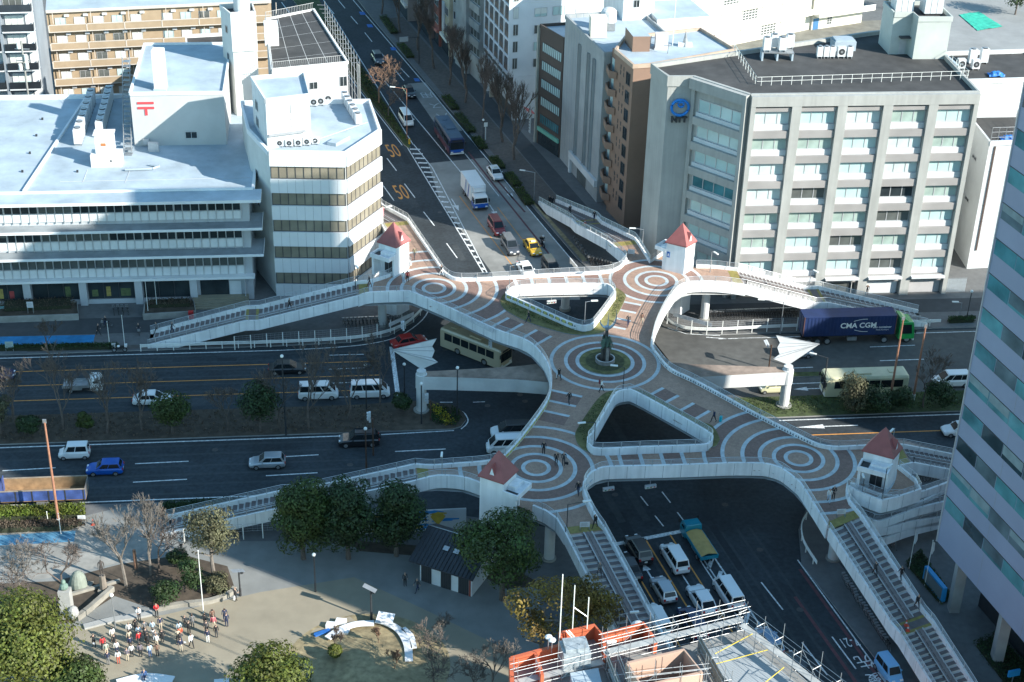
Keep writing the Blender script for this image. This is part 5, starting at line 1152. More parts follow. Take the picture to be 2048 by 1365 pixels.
part('gable', TL_, lambda b: [b.add([q, q + vd * W_, q + vd * 3.4 + Vector((0, 0, 1.35)), q + Vector((0, 0, 0))], [(0, 1, 2)], LW) for q in (A_ + Vector((0, 0, 2.75)), B_ + Vector((0, 0, 2.75)))])
for x in (.15, 2.35, 4.3): part('doorway', TL_, lambda b: (FTl.box(b, x, x + 1.15, .13, 2.2, .01, .03, DARKM), [FTl.box(b, x + .1 + .2 * i, x + .16 + .2 * i, .13, 2.2, .03, .05, DFR) for i in range(6)]))
part('red_panel', TL_, lambda b: FTl.box(b, 5.5, 5.68, .13, 2.1, .01, .06, mat('panel_red', (.30, .07, .05), .6)))
MU = thing('mural_wall', 'white wall painted with abstract blue and yellow strokes under the bridge stair', 'mural', P(840, 1066))
ma, mb_ = P(700, 1072), P(932, 1060); FM = Face(ma, mb_)
part('wall', MU, lambda b: FM.box(b, 0, FM.L, .13, 2.7, -.2, 0, WHITE2))
def mur(b):
    cols = [mat('mural_blue', (.03, .24, .58), .7, .2, 2), mat('mural_yellow', (.52, .36, .05), .7, .2, 2), mat('mural_navy', (.06, .13, .22), .7, .2, 2)]; rg = random.Random(3)
    for i in range(26):
        x = 1 + rg.random() * 7.8; z = .4 + rg.random() * 2.0; L = .8 + rg.random() * 2.2; h = .08 + rg.random() * .16; sl = (rg.random() - .5) * .5
        b.poly([FM.at(x, z, .008 + i * .0012), FM.at(x + L, z + sl, .008 + i * .0012), FM.at(x + L * 1.02, z + sl + h, .008 + i * .0012), FM.at(x + L * .5, z + sl * .5 + h * 1.8, .008 + i * .0012), FM.at(x + .1, z + h, .008 + i * .0012)], cols[i % 3 if i % 2 else 0])
    for x in (9.2,): b.poly([FM.at(x + .9 * cos(a) * (.6 + .4 * sin(a * 3)), 1.5 + 1.05 * sin(a), .045) for a in [i * 2 * pi / 14 for i in range(14)]], cols[1])
part('painted_stroke', MU, mur)
# ---------------- orange parapet building being refurbished, scaffold round it
OB = building('orange_parapet_building', 'flat roofed building with bright orange parapets and a peach roof enclosure', P(1250, 1330, 15))
ORG = mat('orange_render', (.50, .115, .05), .75, .08, .8, stain=.1); PEACH = mat('peach_render', (.46, .31, .235), .8, .05, .5, stain=.06); RFC = mat('concrete_roof', (.26, .26, .25), .9, .12, .6, stain=.25)
HZ = 16.6
op = [P(u, v, HZ) for u, v in ((1022, 1316), (1073, 1302), (1128, 1288), (1120, 1266), (1189, 1250), (1205, 1269), (1287, 1246), (1312, 1281), (1500, 1232), (1690, 1400), (1690, 1640), (1022, 1640))]
part('wall', OB, lambda b: b.prism(op, 0, 15.2, ORG)); part('roof', OB, lambda b: b.prism(op, 15.2, 15.24, RFC))
def opar(b):
    wall_strip(b, [Vector((p.x, p.y, 0)) for p in op[:8]], .32, 15.1, HZ, ORG); q = P(1212, 1300, HZ); wall_strip(b, [Vector((op[5].x, op[5].y, 0)), Vector((q.x, q.y, 0))], .30, 15.1, HZ + .02, ORG)
    q0, q1 = P(1070, 1302, HZ), P(1085, 1350, HZ); wall_strip(b, [Vector((q0.x, q0.y, 0)), Vector((q1.x, q1.y, 0))], .26, 15.1, HZ - .03, ORG)
    wall_strip(b, [Vector((op[0].x, op[0].y, 0)), Vector((P(1026, 1400, HZ).x, P(1026, 1400, HZ).y, 0))], .32, 15.1, HZ + .01, ORG)
part('parapet', OB, opar)
pe = [P(u, v, 18.2) for u, v in ((1254, 1326), (1368, 1299), (1404, 1344), (1284, 1372))]
part('roof_enclosure', OB, lambda b: (wall_strip(b, [Vector((p.x, p.y, 0)) for p in pe + [pe[0]]], .22, 15.2, 18.2, PEACH)))
sr = [P(u, v, 15.6) for u, v in ((1400, 1300), (1490, 1280), (1660, 1420), (1560, 1470))]
part('metal_roof', OB, lambda b: (b.prism(sr, 15.25, 15.5, mat('silver_roof', (.33, .36, .38), .5, .08, .5, kind='rib')), ))
part('side_roof', OB, lambda b: b.prism([P(1150, 1400, 15.9), P(1140, 1352, 15.9), P(1196, 1342, 15.9), P(1210, 1400, 15.9)], 15.25, 16.2, ROOFB))
def obits(b):
    for u0, v0, u1, v1 in ((1132, 1262, 1165, 1300), (1137, 1261, 1170, 1299)): b.tube([P(u0, v0, 17), P(u1, v1, 15.5)], .06, LAMPG, 5)
    b.tube([P(1118, 1300, 15.3), P(1118, 1300, 15.3) + Vector((0, 0, 7.6))], .05, LAMPG, 5)
    for u, h in ((1145, 4.4), (1174, 3.2)): q = P(u, 1258, HZ); b.tube([q, q + Vector((0, 0, h))], .045, LAMPG, 5)
    b.tube([P(1145, 1258, HZ) + Vector((0, 0, 2.2)), P(1174, 1258, HZ) + Vector((0, 0, 1.2))], .05, STEEL, 4)
    for u, v in ((1096, 1300), (1103, 1306)): q = P(u, v, HZ); b.tube([q, q + Vector((0, 0, 1.2))], .04, STEEL, 4); b.ball(q + Vector((0, 0, 1.3)), .32, WHITE2, 8, 5, .5)
part('roof_mast', OB, obits)
SILV = mat('wrapped_sheet', (.36, .40, .42), .35, .25, 3, metal=.2, bump=.8)
t = thing('wrapped_roof_plant', 'plant unit wrapped in crinkled silver sheet on the orange parapet roof', 'roof plant', P(1148, 1335, 15.25), .2)
part('wrapping', t, lambda b: (b.box(-1.1, 1.1, -.9, .9, 0, 2.1, SILV), b.box(-.9, .95, -.7, .75, 2.1, 2.45, SILV)), world=False)
for (u, v, lb) in ((1275, 1262, 'large white cloth bundle in the corner of the orange parapet'), (1214, 1290, 'small white cloth bundle by the stepped orange parapet')):
    o = part('cloth_bundle', None, lambda b: (b.ball((0, 0, .42), .62 if u > 1250 else .4, WHITE2, 10, 7, .75), b.ball((.4, .1, .3), .4, WHITE2, 8, 6, .8)), world=False); o.location = P(u, v, 15.25); tag(o, lb, 'cloth bundle')
SCF = thing('scaffolding', 'steel tube scaffolding with planks round the orange parapet building', 'scaffolding', P(1500, 1230, 17))
PLANK = mat('scaffold_plank', (.40, .41, .40), .7, .2, 2, metal=.2); ROPE = mat('yellow_rope', (.62, .46, .05), .7); NETD = mat('grey_mesh_sheet', (.20, .215, .20), .9, .25, 2.5)
def scaf(b, p, q, z0, z1, dep=.9, nplank=True):
    d = (q - p); d.z = 0; L = d.length; d.normalize(); n = Vector((-d.y, d.x, 0)); k = max(2, int(L / 1.8)); rg = random.Random(int(L * 10))
    for i in range(k + 1):
        for o in (0, dep): c = p + d * (L * i / k) + n * o; b.tube([(c.x, c.y, z0), (c.x, c.y, z1 + rg.random() * 1.3)], .027, STEEL, 5)
        c0, c1 = p + d * (L * i / k), p + d * (L * i / k) + n * dep
        for z in (z1 - .2, z1 - 2.0): b.tube([(c0.x, c0.y, z), (c1.x, c1.y, z)], .03, STEEL, 4)
    z = z1
    while z > z0:
        for o in (0, dep):
            for dz in (0, -.55): c0, c1 = p + n * o - d * .3, p + n * o + d * (L + .3); b.tube([(c0.x, c0.y, z + dz), (c1.x, c1.y, z + dz)], .023, STEEL, 4)
        if nplank:
            c0, c1 = p + n * .12, p + d * L + n * .12; e0, e1 = p + n * (dep - .12), p + d * L + n * (dep - .12); zz = z - 1.55
            b.quad((c0.x, c0.y, zz), (c1.x, c1.y, zz), (e1.x, e1.y, zz), (e0.x, e0.y, zz), PLANK)
        z -= 1.75
    for i in range(0, k - 1, 2): c0, c1 = p + d * (L * i / k), p + d * (L * (i + 1) / k); b.tube([(c0.x, c0.y, z1 - 1.9), (c1.x, c1.y, z1)], .025, STEEL, 4)
SC0 = [P(1036, 1338, 17.6), P(1213, 1296, 17.6), P(1495, 1213, 18.4), P(1722, 1385, 18.4)]
part('scaffold_bay', SCF, lambda b: scaf(b, SC0[0], SC0[1], 13.5, 17.4)); part('scaffold_bay', SCF, lambda b: scaf(b, SC0[1], SC0[2], 12, 18.3)); part('scaffold_bay', SCF, lambda b: scaf(b, SC0[3], SC0[2], 8, 18.3)); part('scaffold_bay', SCF, lambda b: scaf(b, P(1215, 1300, 18), P(1262, 1420, 18), 14, 17.6)); part('scaffold_bay', SCF, lambda b: scaf(b, P(1400, 1262, 18), P(1450, 1350, 18), 14, 17.6, .6))
part('scaffold_bay', SCF, lambda b: scaf(b, P(1262, 1352, 19), P(1415, 1335, 19), 16, 18.9, .5, False))
[part('mesh_sheet', SCF, lambda b: b.quad(p, q, (q[0], q[1], z0), (p[0], p[1], z0), NETD)) for p, q, z0 in ((tuple(P(1215, 1302, 16.9)), tuple(P(1260, 1420, 16.9)), 14.5), (tuple(P(1398, 1266, 17.3)), tuple(P(1445, 1352, 17.3)), 15.3))]
[part('yellow_rope', SCF, lambda b: b.tube([P(*a, 17), P(*c, 16.5)], .035, ROPE, 5)) for a, c in (((1505, 1268), (1430, 1308)), ((1536, 1300), (1425, 1330)), ((1568, 1335), (1500, 1390)))]
# ================================================================ VEHICLES
RIMM = mat('wheel_rim', (.42, .43, .44), .35, .1, 3, metal=.7)
CHROME = mat('headlamp', (.75, .77, .78), .15, .03); PLATE = mat('number_plate', (.70, .71, .66), .6, .03); TRIMB = mat('trim_black', (.022, .023, .025), .5, .1)
def paint(name, col, metal=.0): return mat('paint_' + name, col, .28, .04, .5, metal=metal, coat=.6)
PC = {'white': paint('white', (.76, .77, .77)), 'silver': paint('silver', (.40, .43, .46), .4), 'black': paint('black', (.014, .015, .018)), 'blue': paint('blue', (.005, .09, .42)), 'navy': paint('navy', (.012, .022, .075)), 'red': paint('red', (.42, .022, .02)),
      'darkred': paint('darkred', (.22, .018, .022)), 'grey': paint('grey', (.085, .095, .11), .3), 'yellow': paint('yellow', (.68, .40, .015)), 'lightblue': paint('lightblue', (.16, .40, .66)), 'cream': paint('cream', (.62, .60, .40)), 'teal': paint('teal', (.01, .22, .30)), 'green': paint('green', (.02, .33, .075)), 'beige': paint('beige', (.48, .40, .27)), 'steelblue': paint('steelblue', (.17, .25, .36), .4)}
_wm = {}
def wheel(t, x, y, r, w=.2):
    key = (r, w)
    if key not in _wm:
        b = MB(); b.M = Matrix.Rotation(pi / 2, 4, 'X'); b.cyl(0, 0, -w / 2, w / 2, r, BLACK, 16); b.M = None; o = b.build('wheel', None, False)
        b = MB(); b.M = Matrix.Rotation(pi / 2, 4, 'X'); b.cyl(0, 0, -w / 2 - .012, w / 2 + .012, r * .62, RIMM, 12); b.M = None; p = b.build('rim', None, False)
        _wm[key] = (o.data, p.data); bpy.data.objects.remove(o); bpy.data.objects.remove(p)
    a, c = _wm[key]; o = bpy.data.objects.new('wheel', a); COL.objects.link(o); o.parent = t; o.location = (x, y, r)
    q = bpy.data.objects.new('rim', c); COL.objects.link(q); q.parent = o
def loft(b, secs, m, cap=True):
    n = len(secs[0])
    for s0, s1 in zip(secs[:-1], secs[1:]): b.add(list(s0) + list(s1), [(k, (k + 1) % n, n + (k + 1) % n, n + k) for k in range(n)], m)
    if cap: b.add(secs[0], [tuple(range(n))], m); b.add(secs[-1], [tuple(range(n))], m)
KINDS = { # length, width, height, belt, bonnet x (from nose), bonnet height, screen top x, roof rear x, rear base x, wheel r
    'hatch': (4.0, 1.70, 1.50, .92, 1.05, .88, 1.75, 3.60, 3.92, .30), 'sedan': (4.6, 1.72, 1.48, .90, 1.15, .88, 1.95, 3.45, 4.05, .31),
    'suv': (4.6, 1.84, 1.70, 1.05, 1.15, 1.02, 1.9, 4.15, 4.52, .36), 'minivan': (4.75, 1.73, 1.85, 1.05, .85, .98, 1.75, 4.45, 4.68, .32),
    'kei': (3.4, 1.48, 1.78, 1.0, .55, .95, 1.0, 3.2, 3.34, .27), 'van': (4.75, 1.70, 2.0, 1.12, .25, 1.0, 1.05, 4.58, 4.70, .32), 'crossover': (4.5, 1.82, 1.58, 1.0, 1.15, .95, 1.95, 3.7, 4.35, .36)}
def car(name, kind, col, label, cat, p, rz, glassm=None, top=None, extra=None):
    L, Wd, H, belt, bx, bh, sx, rx, rb, wr = KINDS[kind]; t = thing(name, label, cat, p, rz); m = PC[col]; tm = PC[top] if top else m; w = Wd / 2; X = lambda d: L / 2 - d; gm = glassm or CARGLASS
    def bd(b):
        st = [(0, .42, .62, .80), (.12, .28, bh - .22, .92), (.5, .24, bh - .06, .985), (bx, .24, bh, 1.0), (bx + .35, .24, belt, 1.0), (L * .6, .24, belt, 1.0), (L - .45, .25, belt, .99), (L - .12, .30, belt - .03, .95), (L, .42, belt - .22, .88)]
        loft(b, [[(X(d), -w * k * .94, z0), (X(d), -w * k, z0 + .18), (X(d), -w * k, z1 - .14), (X(d), -w * k * .90, z1), (X(d), w * k * .90, z1), (X(d), w * k, z1 - .14), (X(d), w * k, z0 + .18), (X(d), w * k * .94, z0)] for d, z0, z1, k in st], m)
    part('body', t, bd, False)
    wb, wt = w * .90, w * .76
    base = [(X(bx + .02), -wb), (X(rb), -wb * .97), (X(rb), wb * .97), (X(bx + .02), wb)]; rt = [(X(sx), -wt), (X(rx), -wt * .97), (X(rx), wt * .97), (X(sx), wt)]
    def cabin(b):
        loft(b, [[(x, y, belt - .02) for x, y in base], [(x, y, H - .06) for x, y in rt], [(x * .985 , y * .93, H) for x, y in rt]], tm)
    part('roof', t, cabin, False)
    def lerp2(a, c, s): return (a[0] + (c[0] - a[0]) * s, a[1] + (c[1] - a[1]) * s, (belt - .02) + (H - .06 - belt + .02) * s)
    def gl(nm, i, j, u0, u1, s0=.10, s1=.93, off=.012):
        def f(b):
            def pt(u, s):
                A, B_ = lerp2(base[i], rt[i], s), lerp2(base[j], rt[j], s); return Vector((A[0] + (B_[0] - A[0]) * u, A[1] + (B_[1] - A[1]) * u, A[2]))
            q = [pt(u0, s0), pt(u1, s0), pt(u1, s1), pt(u0, s1)]; n = (q[1] - q[0]).cross(q[3] - q[0]).normalized(); c = sum(q, Vector()) / 4
            if n.dot(c - Vector((0, 0, 1))) < 0: n = -n
            b.quad(*[v + n * off for v in q], gm)
        part(nm, t, f, False)
    gl('windscreen', 3, 0, .05, .95); gl('rear_window', 1, 2, .08, .92, .22)
    for i, j, fl in ((0, 1, False), (3, 2, False)):
        for u0, u1 in (((.10, .44), (.47, .93)) if kind not in ('van', 'minivan') else ((.08, .30), (.33, .64), (.66, .96))): gl('side_window', i, j, u0, u1, .12)
    for x, y in ((X(.80 if kind != 'kei' else .55), 1), (X(L - .80 if kind != 'kei' else L - .5), 1)):
        for s in (-1, 1): wheel(t, x, s * (w - .09), wr)
    for s in (-1, 1):
        part('headlight', t, lambda b: b.box(X(.20), X(.04), s * w * .56 - .16, s * w * .56 + .16, bh - .34, bh - .18, CHROME), False)
        part('tail_light', t, lambda b: b.box(X(L - .05), X(L + .015), s * w * .72 - .10, s * w * .72 + .10, belt - .28, belt - .02, REDL), False)
        part('door_mirror', t, lambda b: b.box(X(bx + .55), X(bx + .40), s * (w + .02), s * (w + .17), belt, belt + .14, m), False)
    part('number_plate', t, lambda b: (b.box(X(.012), X(-.01), -.17, .17, .42, .58, PLATE), b.box(X(L + .01), X(L - .015), -.17, .17, .52, .68, PLATE)), False)
    part('bumper', t, lambda b: (b.box(X(.30), X(-.005), -w * .80, w * .80, .24, .40, TRIMB), b.box(X(L + .008), X(L - .2), -w * .84, w * .84, .26, .40, TRIMB)), False)
    if extra: extra(t, X, w, H)
    return t
def hd_ew(r): return AE if r else AE + pi
EAST, WEST, SOUTH, NORTH = AE, AE + pi, AN + pi, AN
def roof_lamp(txtm): return lambda t, X, w, H: part('roof_sign', t, lambda b: b.box(-.05, .25, -.3, .3, H - .01, H + .18, txtm), False)
LT = mat('taxi_lamp', (.75, .74, .66), .4)
car('kei_van', 'kei', 'white', 'boxy white kei van driving left on the lower carriageway above the blue hatchback', 'van', P(150, 914), WEST)
car('hatchback', 'hatch', 'blue', 'bright blue hatchback beside the rusty dump truck', 'car', P(211, 945), WEST)
car('hatchback', 'hatch', 'silver', 'silver hatchback alone in the middle of the lower carriageway', 'car', P(535, 932), WEST)
car('off_roader', 'suv', 'black', 'black boxy off-roader driving left below the brown median', 'car', P(718, 888), WEST, extra=lambda t, X, w, H: (part('spare_wheel', t, lambda b: (setattr(b, 'M', Matrix.Translation((X(4.72), 0, 1.0)) @ Matrix.Rotation(pi / 2, 4, 'Y')), b.cyl(0, 0, -.1, .1, .36, BLACK, 16)), False), part('roof_rack', t, lambda b: [b.box(-1.4, .5, y - .03, y + .03, H, H + .08, TRIMB) for y in (-.55, .55)], False)))
car('minivan', 'minivan', 'white', 'white minivan with black windows passing under the left bridge arm', 'car', P(1022, 872), WEST, top='black')
car('van', 'van', 'white', 'plain white van beside the black-windowed minivan under the bridge', 'van', P(1014, 902), WEST)
car('hatchback', 'hatch', 'white', 'white car nose emerging left of the glass tower edge', 'car', P(1916, 868), WEST)
car('sedan', 'sedan', 'navy', 'dark blue car cut by the left edge of the picture', 'car', P(-8, 757), EAST)
car('taxi', 'sedan', 'white', 'white car partly hidden behind a round median tree', 'car', P(306, 806), EAST)
car('sedan', 'sedan', 'black', 'black sedan seen through bare median branches', 'car', P(575, 744), EAST)
car('van', 'van', 'white', 'white high-roof van waiting behind another at the stop line', 'van', P(637, 795), EAST)
car('van', 'van', 'white', 'white high-roof van first at the stop line by the median', 'van', P(740, 792), EAST)
car('sedan', 'sedan', 'red', 'red saloon behind the left fin mast', 'car', P(818, 691), AE + radians(18))
car('hatchback', 'hatch', 'silver', 'silver hatchback just behind the right fin mast', 'car', P(1594, 712), EAST)
car('minivan', 'minivan', 'white', 'white minivan following the cream bus beside the glass tower', 'car', P(1900, 770), WEST)
car('kei_van', 'kei', 'cream', 'small cream van half hidden behind the right mast column', 'van', P(1545, 783), WEST)
# avenue (towards the viewer)
car('van', 'van', 'white', 'white van driving down the avenue beside the hedged median', 'van', P(812, 246), SOUTH)
car('sedan', 'sedan', 'black', 'dark car on the avenue in front of the pale bus lane patch', 'car', P(818, 190), SOUTH)
car('suv', 'suv', 'grey', 'dark car seen through the bare orange-brown tree crown', 'car', P(756, 124), SOUTH)
car('taxi', 'sedan', 'white', 'white taxi parked at the kerb of the avenue', 'taxi', P(990, 353), SOUTH, extra=roof_lamp(LT))
car('minivan', 'minivan', 'darkred', 'dark red minivan behind the white box truck', 'car', P(993, 462), SOUTH)
car('minivan', 'minivan', 'grey', 'dark grey minivan directly ahead of the red one', 'car', P(1020, 500), SOUTH)
car('taxi', 'sedan', 'yellow', 'bright yellow taxi beside the motorcycle rider', 'taxi', P(1065, 502), SOUTH, extra=roof_lamp(LT))
car('sedan', 'sedan', 'white', 'white car waiting half hidden behind the bridge parapet', 'car', P(1052, 548), SOUTH)
car('minivan', 'minivan', 'black', 'black minivan at the bridge parapet beside the bus lane', 'car', P(1102, 545), SOUTH)
# southern arm (away from the viewer)
car('sport_utility', 'suv', 'black', 'black car first in the queue next to the stairs', 'car', P(1276, 1108), NORTH)
car('minivan', 'minivan', 'white', 'white minivan behind the stop line between black car and tarp truck', 'car', P(1348, 1126), NORTH)
car('hatchback', 'hatch', 'silver', 'grey silver hatchback behind the black car on the arrow lane', 'car', P(1326, 1188), NORTH)
car('crossover', 'crossover', 'white', 'sleek white crossover in the middle queue lane', 'car', P(1402, 1209), NORTH)
car('van', 'van', 'white', 'long white van beside the zebra hatching', 'van', P(1456, 1198), NORTH)
car('minivan', 'minivan', 'white', 'white people carrier hugging the stair parapet near the orange building', 'car', P(1312, 1250), NORTH)
car('minivan', 'minivan', 'navy', 'dark car glimpsed behind the scaffold top rails', 'car', P(1384, 1256), NORTH)
car('sedan', 'sedan', 'black', 'dark car mostly hidden by the stair parapet', 'car', P(1256, 1142), NORTH)
car('hatchback', 'hatch', 'steelblue', 'blue grey car seen through the right side scaffolding', 'car', P(1537, 1292), NORTH)
car('sedan', 'sedan', 'black', 'black car behind the blue grey one beyond the scaffolding', 'car', P(1590, 1345), NORTH)
car('kei_car', 'kei', 'lightblue', 'light blue boxy kei car parked over the bus lane lettering', 'car', P(1776, 1352), SOUTH + .02)
# ---- heavy vehicles
def truck_cab(t, x0, x1, w, h, m, z0=.45, name='cab', lower=None):
    """flat fronted cab, nose at x1"""
    def f(b):
        lo = lower or m
        loft(b, [[(x0, -w, z0), (x0, w, z0), (x0, w, 1.25), (x0, -w, 1.25)], [(x1, -w * .98, z0), (x1, w * .98, z0), (x1, w * .98, 1.25), (x1, -w * .98, 1.25)]], lo)
        loft(b, [[(x0, -w, 1.25), (x0, w, 1.25), (x1, w * .98, 1.25), (x1, -w * .98, 1.25)], [(x0, -w * .96, h - .1), (x0, w * .96, h - .1), (x1 - .28, w * .92, h - .1), (x1 - .28, -w * .92, h - .1)], [(x0 + .05, -w * .9, h), (x0 + .05, w * .9, h), (x1 - .45, w * .86, h), (x1 - .45, -w * .86, h)]], m)
    part(name, t, f, False)
    s = lambda k: (x1 - .28 * k + .015)
    part('windscreen', t, lambda b: b.quad((s(.08), -w * .88, 1.32), (s(.08), w * .88, 1.32), (s(.78), w * .86, h - .32), (s(.78), -w * .86, h - .32), CARGLASS), False)
    for q in (-1, 1):
        part('side_window', t, lambda b: b.quad((x1 - .35, q * (w * .985 + .012), 1.35), (x0 + .35, q * (w * .995 + .012), 1.35), (x0 + .38, q * (w * .965 + .012), h - .35), (x1 - .55, q * (w * .945 + .012), h - .35), CARGLASS), False)
        part('headlight', t, lambda b: b.box(x1 - .05, x1 + .02, q * w * .72 - .17, q * w * .72 + .17, .62, .84, CHROME), False)
        part('wing_mirror', t, lambda b: b.box(x1 - .05, x1 + .12, q * (w + .1) - .09, q * (w + .1) + .09, 1.5, 2.0, TRIMB), False)
    part('bumper', t, lambda b: b.box(x1 - .2, x1 + .04, -w * .97, w * .97, .35, .60, PLATE if lower is None else TRIMB), False)
def chassis(t, x0, x1, z=.62, w=.42): part('chassis', t, lambda b: (b.box(x0, x1, -w, -w + .14, z, z + .22, TRIMB), b.box(x0, x1, w - .14, w, z, z + .22, TRIMB), b.box((x0 + x1) / 2 - .6, (x0 + x1) / 2 + .6, w, w + .5, .45, .95, STEEL), b.box((x0 + x1) / 2 - .6, (x0 + x1) / 2 + .6, -w - .5, -w, .45, .95, STEEL)), False)
# white box truck
t = thing('box_truck', 'white box truck with blue stripes and blue white cab on the avenue', 'truck', P(949, 402), SOUTH)
truck_cab(t, 2.2, 3.9, 1.08, 2.35, PC['white'], lower=PC['blue']); chassis(t, -3.8, 2.2)
part('cargo_box', t, lambda b: b.box(-3.9, 2.05, -1.15, 1.15, .98, 3.35, mat('truck_box_white', (.72, .73, .73), .5, .04)), False)
def bstr(b):
    for s in (-1, 1):
        for x, w_ in ((-1.6, .35), (-1.0, .25), (.1, .5)): b.quad((x, s * 1.16, 1.0), (x + w_, s * 1.16, 1.0), (x + w_ + .7, s * 1.16, 3.3), (x + .7, s * 1.16, 3.3), PC['blue'] if w_ != .25 else PC['lightblue'])
part('blue_stripe', t, bstr, False); part('cooling_unit', t, lambda b: b.box(2.05, 2.45, -.8, .8, 2.5, 3.2, PC['white']), False)
for x in (3.0, -2.0, -2.9):
    for s in (-1, 1): wheel(t, x, s * .93, .42, .26)
# container lorry
t = thing('container_lorry', 'green cab articulated lorry with long dark blue shipping container', 'lorry', P(1700, 680), EAST)
NAVYC = mat('container_blue', (.012, .030, .105), .55, .15, .8, stain=.2)
truck_cab(t, 5.9, 8.0, 1.22, 3.0, PC['green'], .6); part('wind_deflector', t, lambda b: loft(b, [[(5.9, -1.0, 2.95), (5.9, 1.0, 2.95), (7.2, .95, 2.95), (7.2, -.95, 2.95)], [(5.9, -.95, 3.6), (5.9, .95, 3.6), (6.3, .9, 3.6), (6.3, -.9, 3.6)]], PC['green']), False); chassis(t, -6.2, 6.0, .85, .5)
def cont(b):
    z0, z1, w = 1.35, 4.05, 1.22; n = 52
    for s in (-1, 1):
        for i in range(n):
            x0, x1 = -6.7 + 12.0 * i / n, -6.7 + 12.0 * (i + 1) / n; d = (0, .035)[i % 2]; d2 = (0, .035)[(i + 1) % 2]
            b.quad((x0, s * (w - d), z0 + .15), (x1 - .05, s * (w - d), z0 + .15), (x1 - .05, s * (w - d), z1 - .1), (x0, s * (w - d), z1 - .1), NAVYC); b.quad((x1 - .05, s * (w - d), z0 + .15), (x1, s * (w - d2), z0 + .15), (x1, s * (w - d2), z1 - .1), (x1 - .05, s * (w - d), z1 - .1), NAVYC)
    b.box(-6.75, 5.35, -w, w, z0, z0 + .14, NAVYC); b.box(-6.75, 5.35, -w + .02, w - .02, z1 - .1, z1, NAVYC); b.box(5.3, 5.35, -w, w, z0 + .14, z1 - .1, NAVYC)
    for x in (-6.76, 5.28): 
        for s in (-1, 1): b.box(x, x + .1, s * (w - .05) - .07, s * (w - .05) + .07, z0, z1 + .01, mat('container_rust', (.13, .06, .045), .8))
part('container', t, cont, False)
part('container_door', t, lambda b: (b.box(-6.78, -6.74, -1.15, 1.15, 1.5, 3.95, NAVYC), [b.tube([(-6.82, y, 1.5), (-6.82, y, 3.95)], .03, STEEL, 5) for y in (-.8, -.35, .35, .8)]), False)
MTX = Matrix(((1, 0, 0, 0), (0, 0, -1, -1.235), (0, 1, 0, 0), (0, 0, 0, 1)))
def ctext(s, x, z, size, sx=1.0, bold=0):
    o = text_mesh(s, size, LAMPG, Matrix.Translation((x, 0, z)) @ MTX, None, 'container_lettering', 0, sx, bold); o.parent = t
ctext('CMA CGM', .4, 2.75, 1.02, 1.0, .025); ctext('eco container', 3.55, 2.45, .42, 1.05, .008); ctext('Think Forward', 3.6, 2.05, .28)
def swo(b):
    for x0, x1, z, s in ((-.3, 1.5, 3.35, 1), (-.1, 1.7, 2.1, -1)):
        for i in range(8): u0, u1 = i / 8, (i + 1) / 8; f = lambda u: z + s * .28 * sin(pi * u * .6); b.quad((x0 + (x1 - x0) * u0, -1.236, f(u0)), (x0 + (x1 - x0) * u1, -1.236, f(u1)), (x0 + (x1 - x0) * u1, -1.236, f(u1) + .07), (x0 + (x1 - x0) * u0, -1.236, f(u0) + .07), LAMPG)
part('container_emblem', t, swo, False)
for x in (7.1, 4.1, -3.4, -4.7, -5.9):
    for s in (-1, 1): wheel(t, x, s * 1.0, .50, .30)
# dump truck cut by the left edge
t = thing('dump_truck', 'blue and rust dump truck with empty high-sided bed at the left edge', 'truck', P(70, 1008), WEST)
RUSTP = mat('rusty_bed', (.30, .19, .10), .85, .3, 1.2, stain=.4); BEDB = mat('faded_blue_bed', (.055, .10, .30), .6, .35, 1.0, stain=.45)
truck_cab(t, 3.4, 5.6, 1.2, 2.75, PC['blue'], .5); chassis(t, -5.4, 3.4, .8, .5)
def bed(b):
    z0, z1, w, x0, x1 = 1.15, 2.5, 1.24, -5.6, 3.2
    b.box(x0, x1, -w, w, z0, z0 + .12, RUSTP)
    for s in (-1, 1): b.box(x0, x1, s * w - .04, s * w + .04, z0 + .12, z1, BEDB); b.box(x0, x1, s * (w - .05) - .005, s * (w - .05) + .005, z0 + .13, z1 - .02, RUSTP); b.box(x0, x1, s * w - .07, s * w + .07, z1, z1 + .08, mat('bed_rail', (.27, .22, .17), .7, .2, 2))
    b.box(x1 - .06, x1, -w + .05, w - .05, z0 + .12, z1 + .5, BEDB); b.box(x0, x0 + .06, -w + .05, w - .05, z0 + .12, z1, mat('tailgate', (.16, .15, .14), .7, .2))
    for x in (-5.5, -3.6, -1.9, -.2, 1.5): 
        for s in (-1, 1): b.box(x, x + .14, s * (w + .04) - .03 , s * (w + .04) + .03, z0, z1, DARKM)
part('bed', t, bed, False)
for x in (4.6, 2.9, -2.9, -4.3):
    for s in (-1, 1): wheel(t, x, s * 1.0, .5, .3)
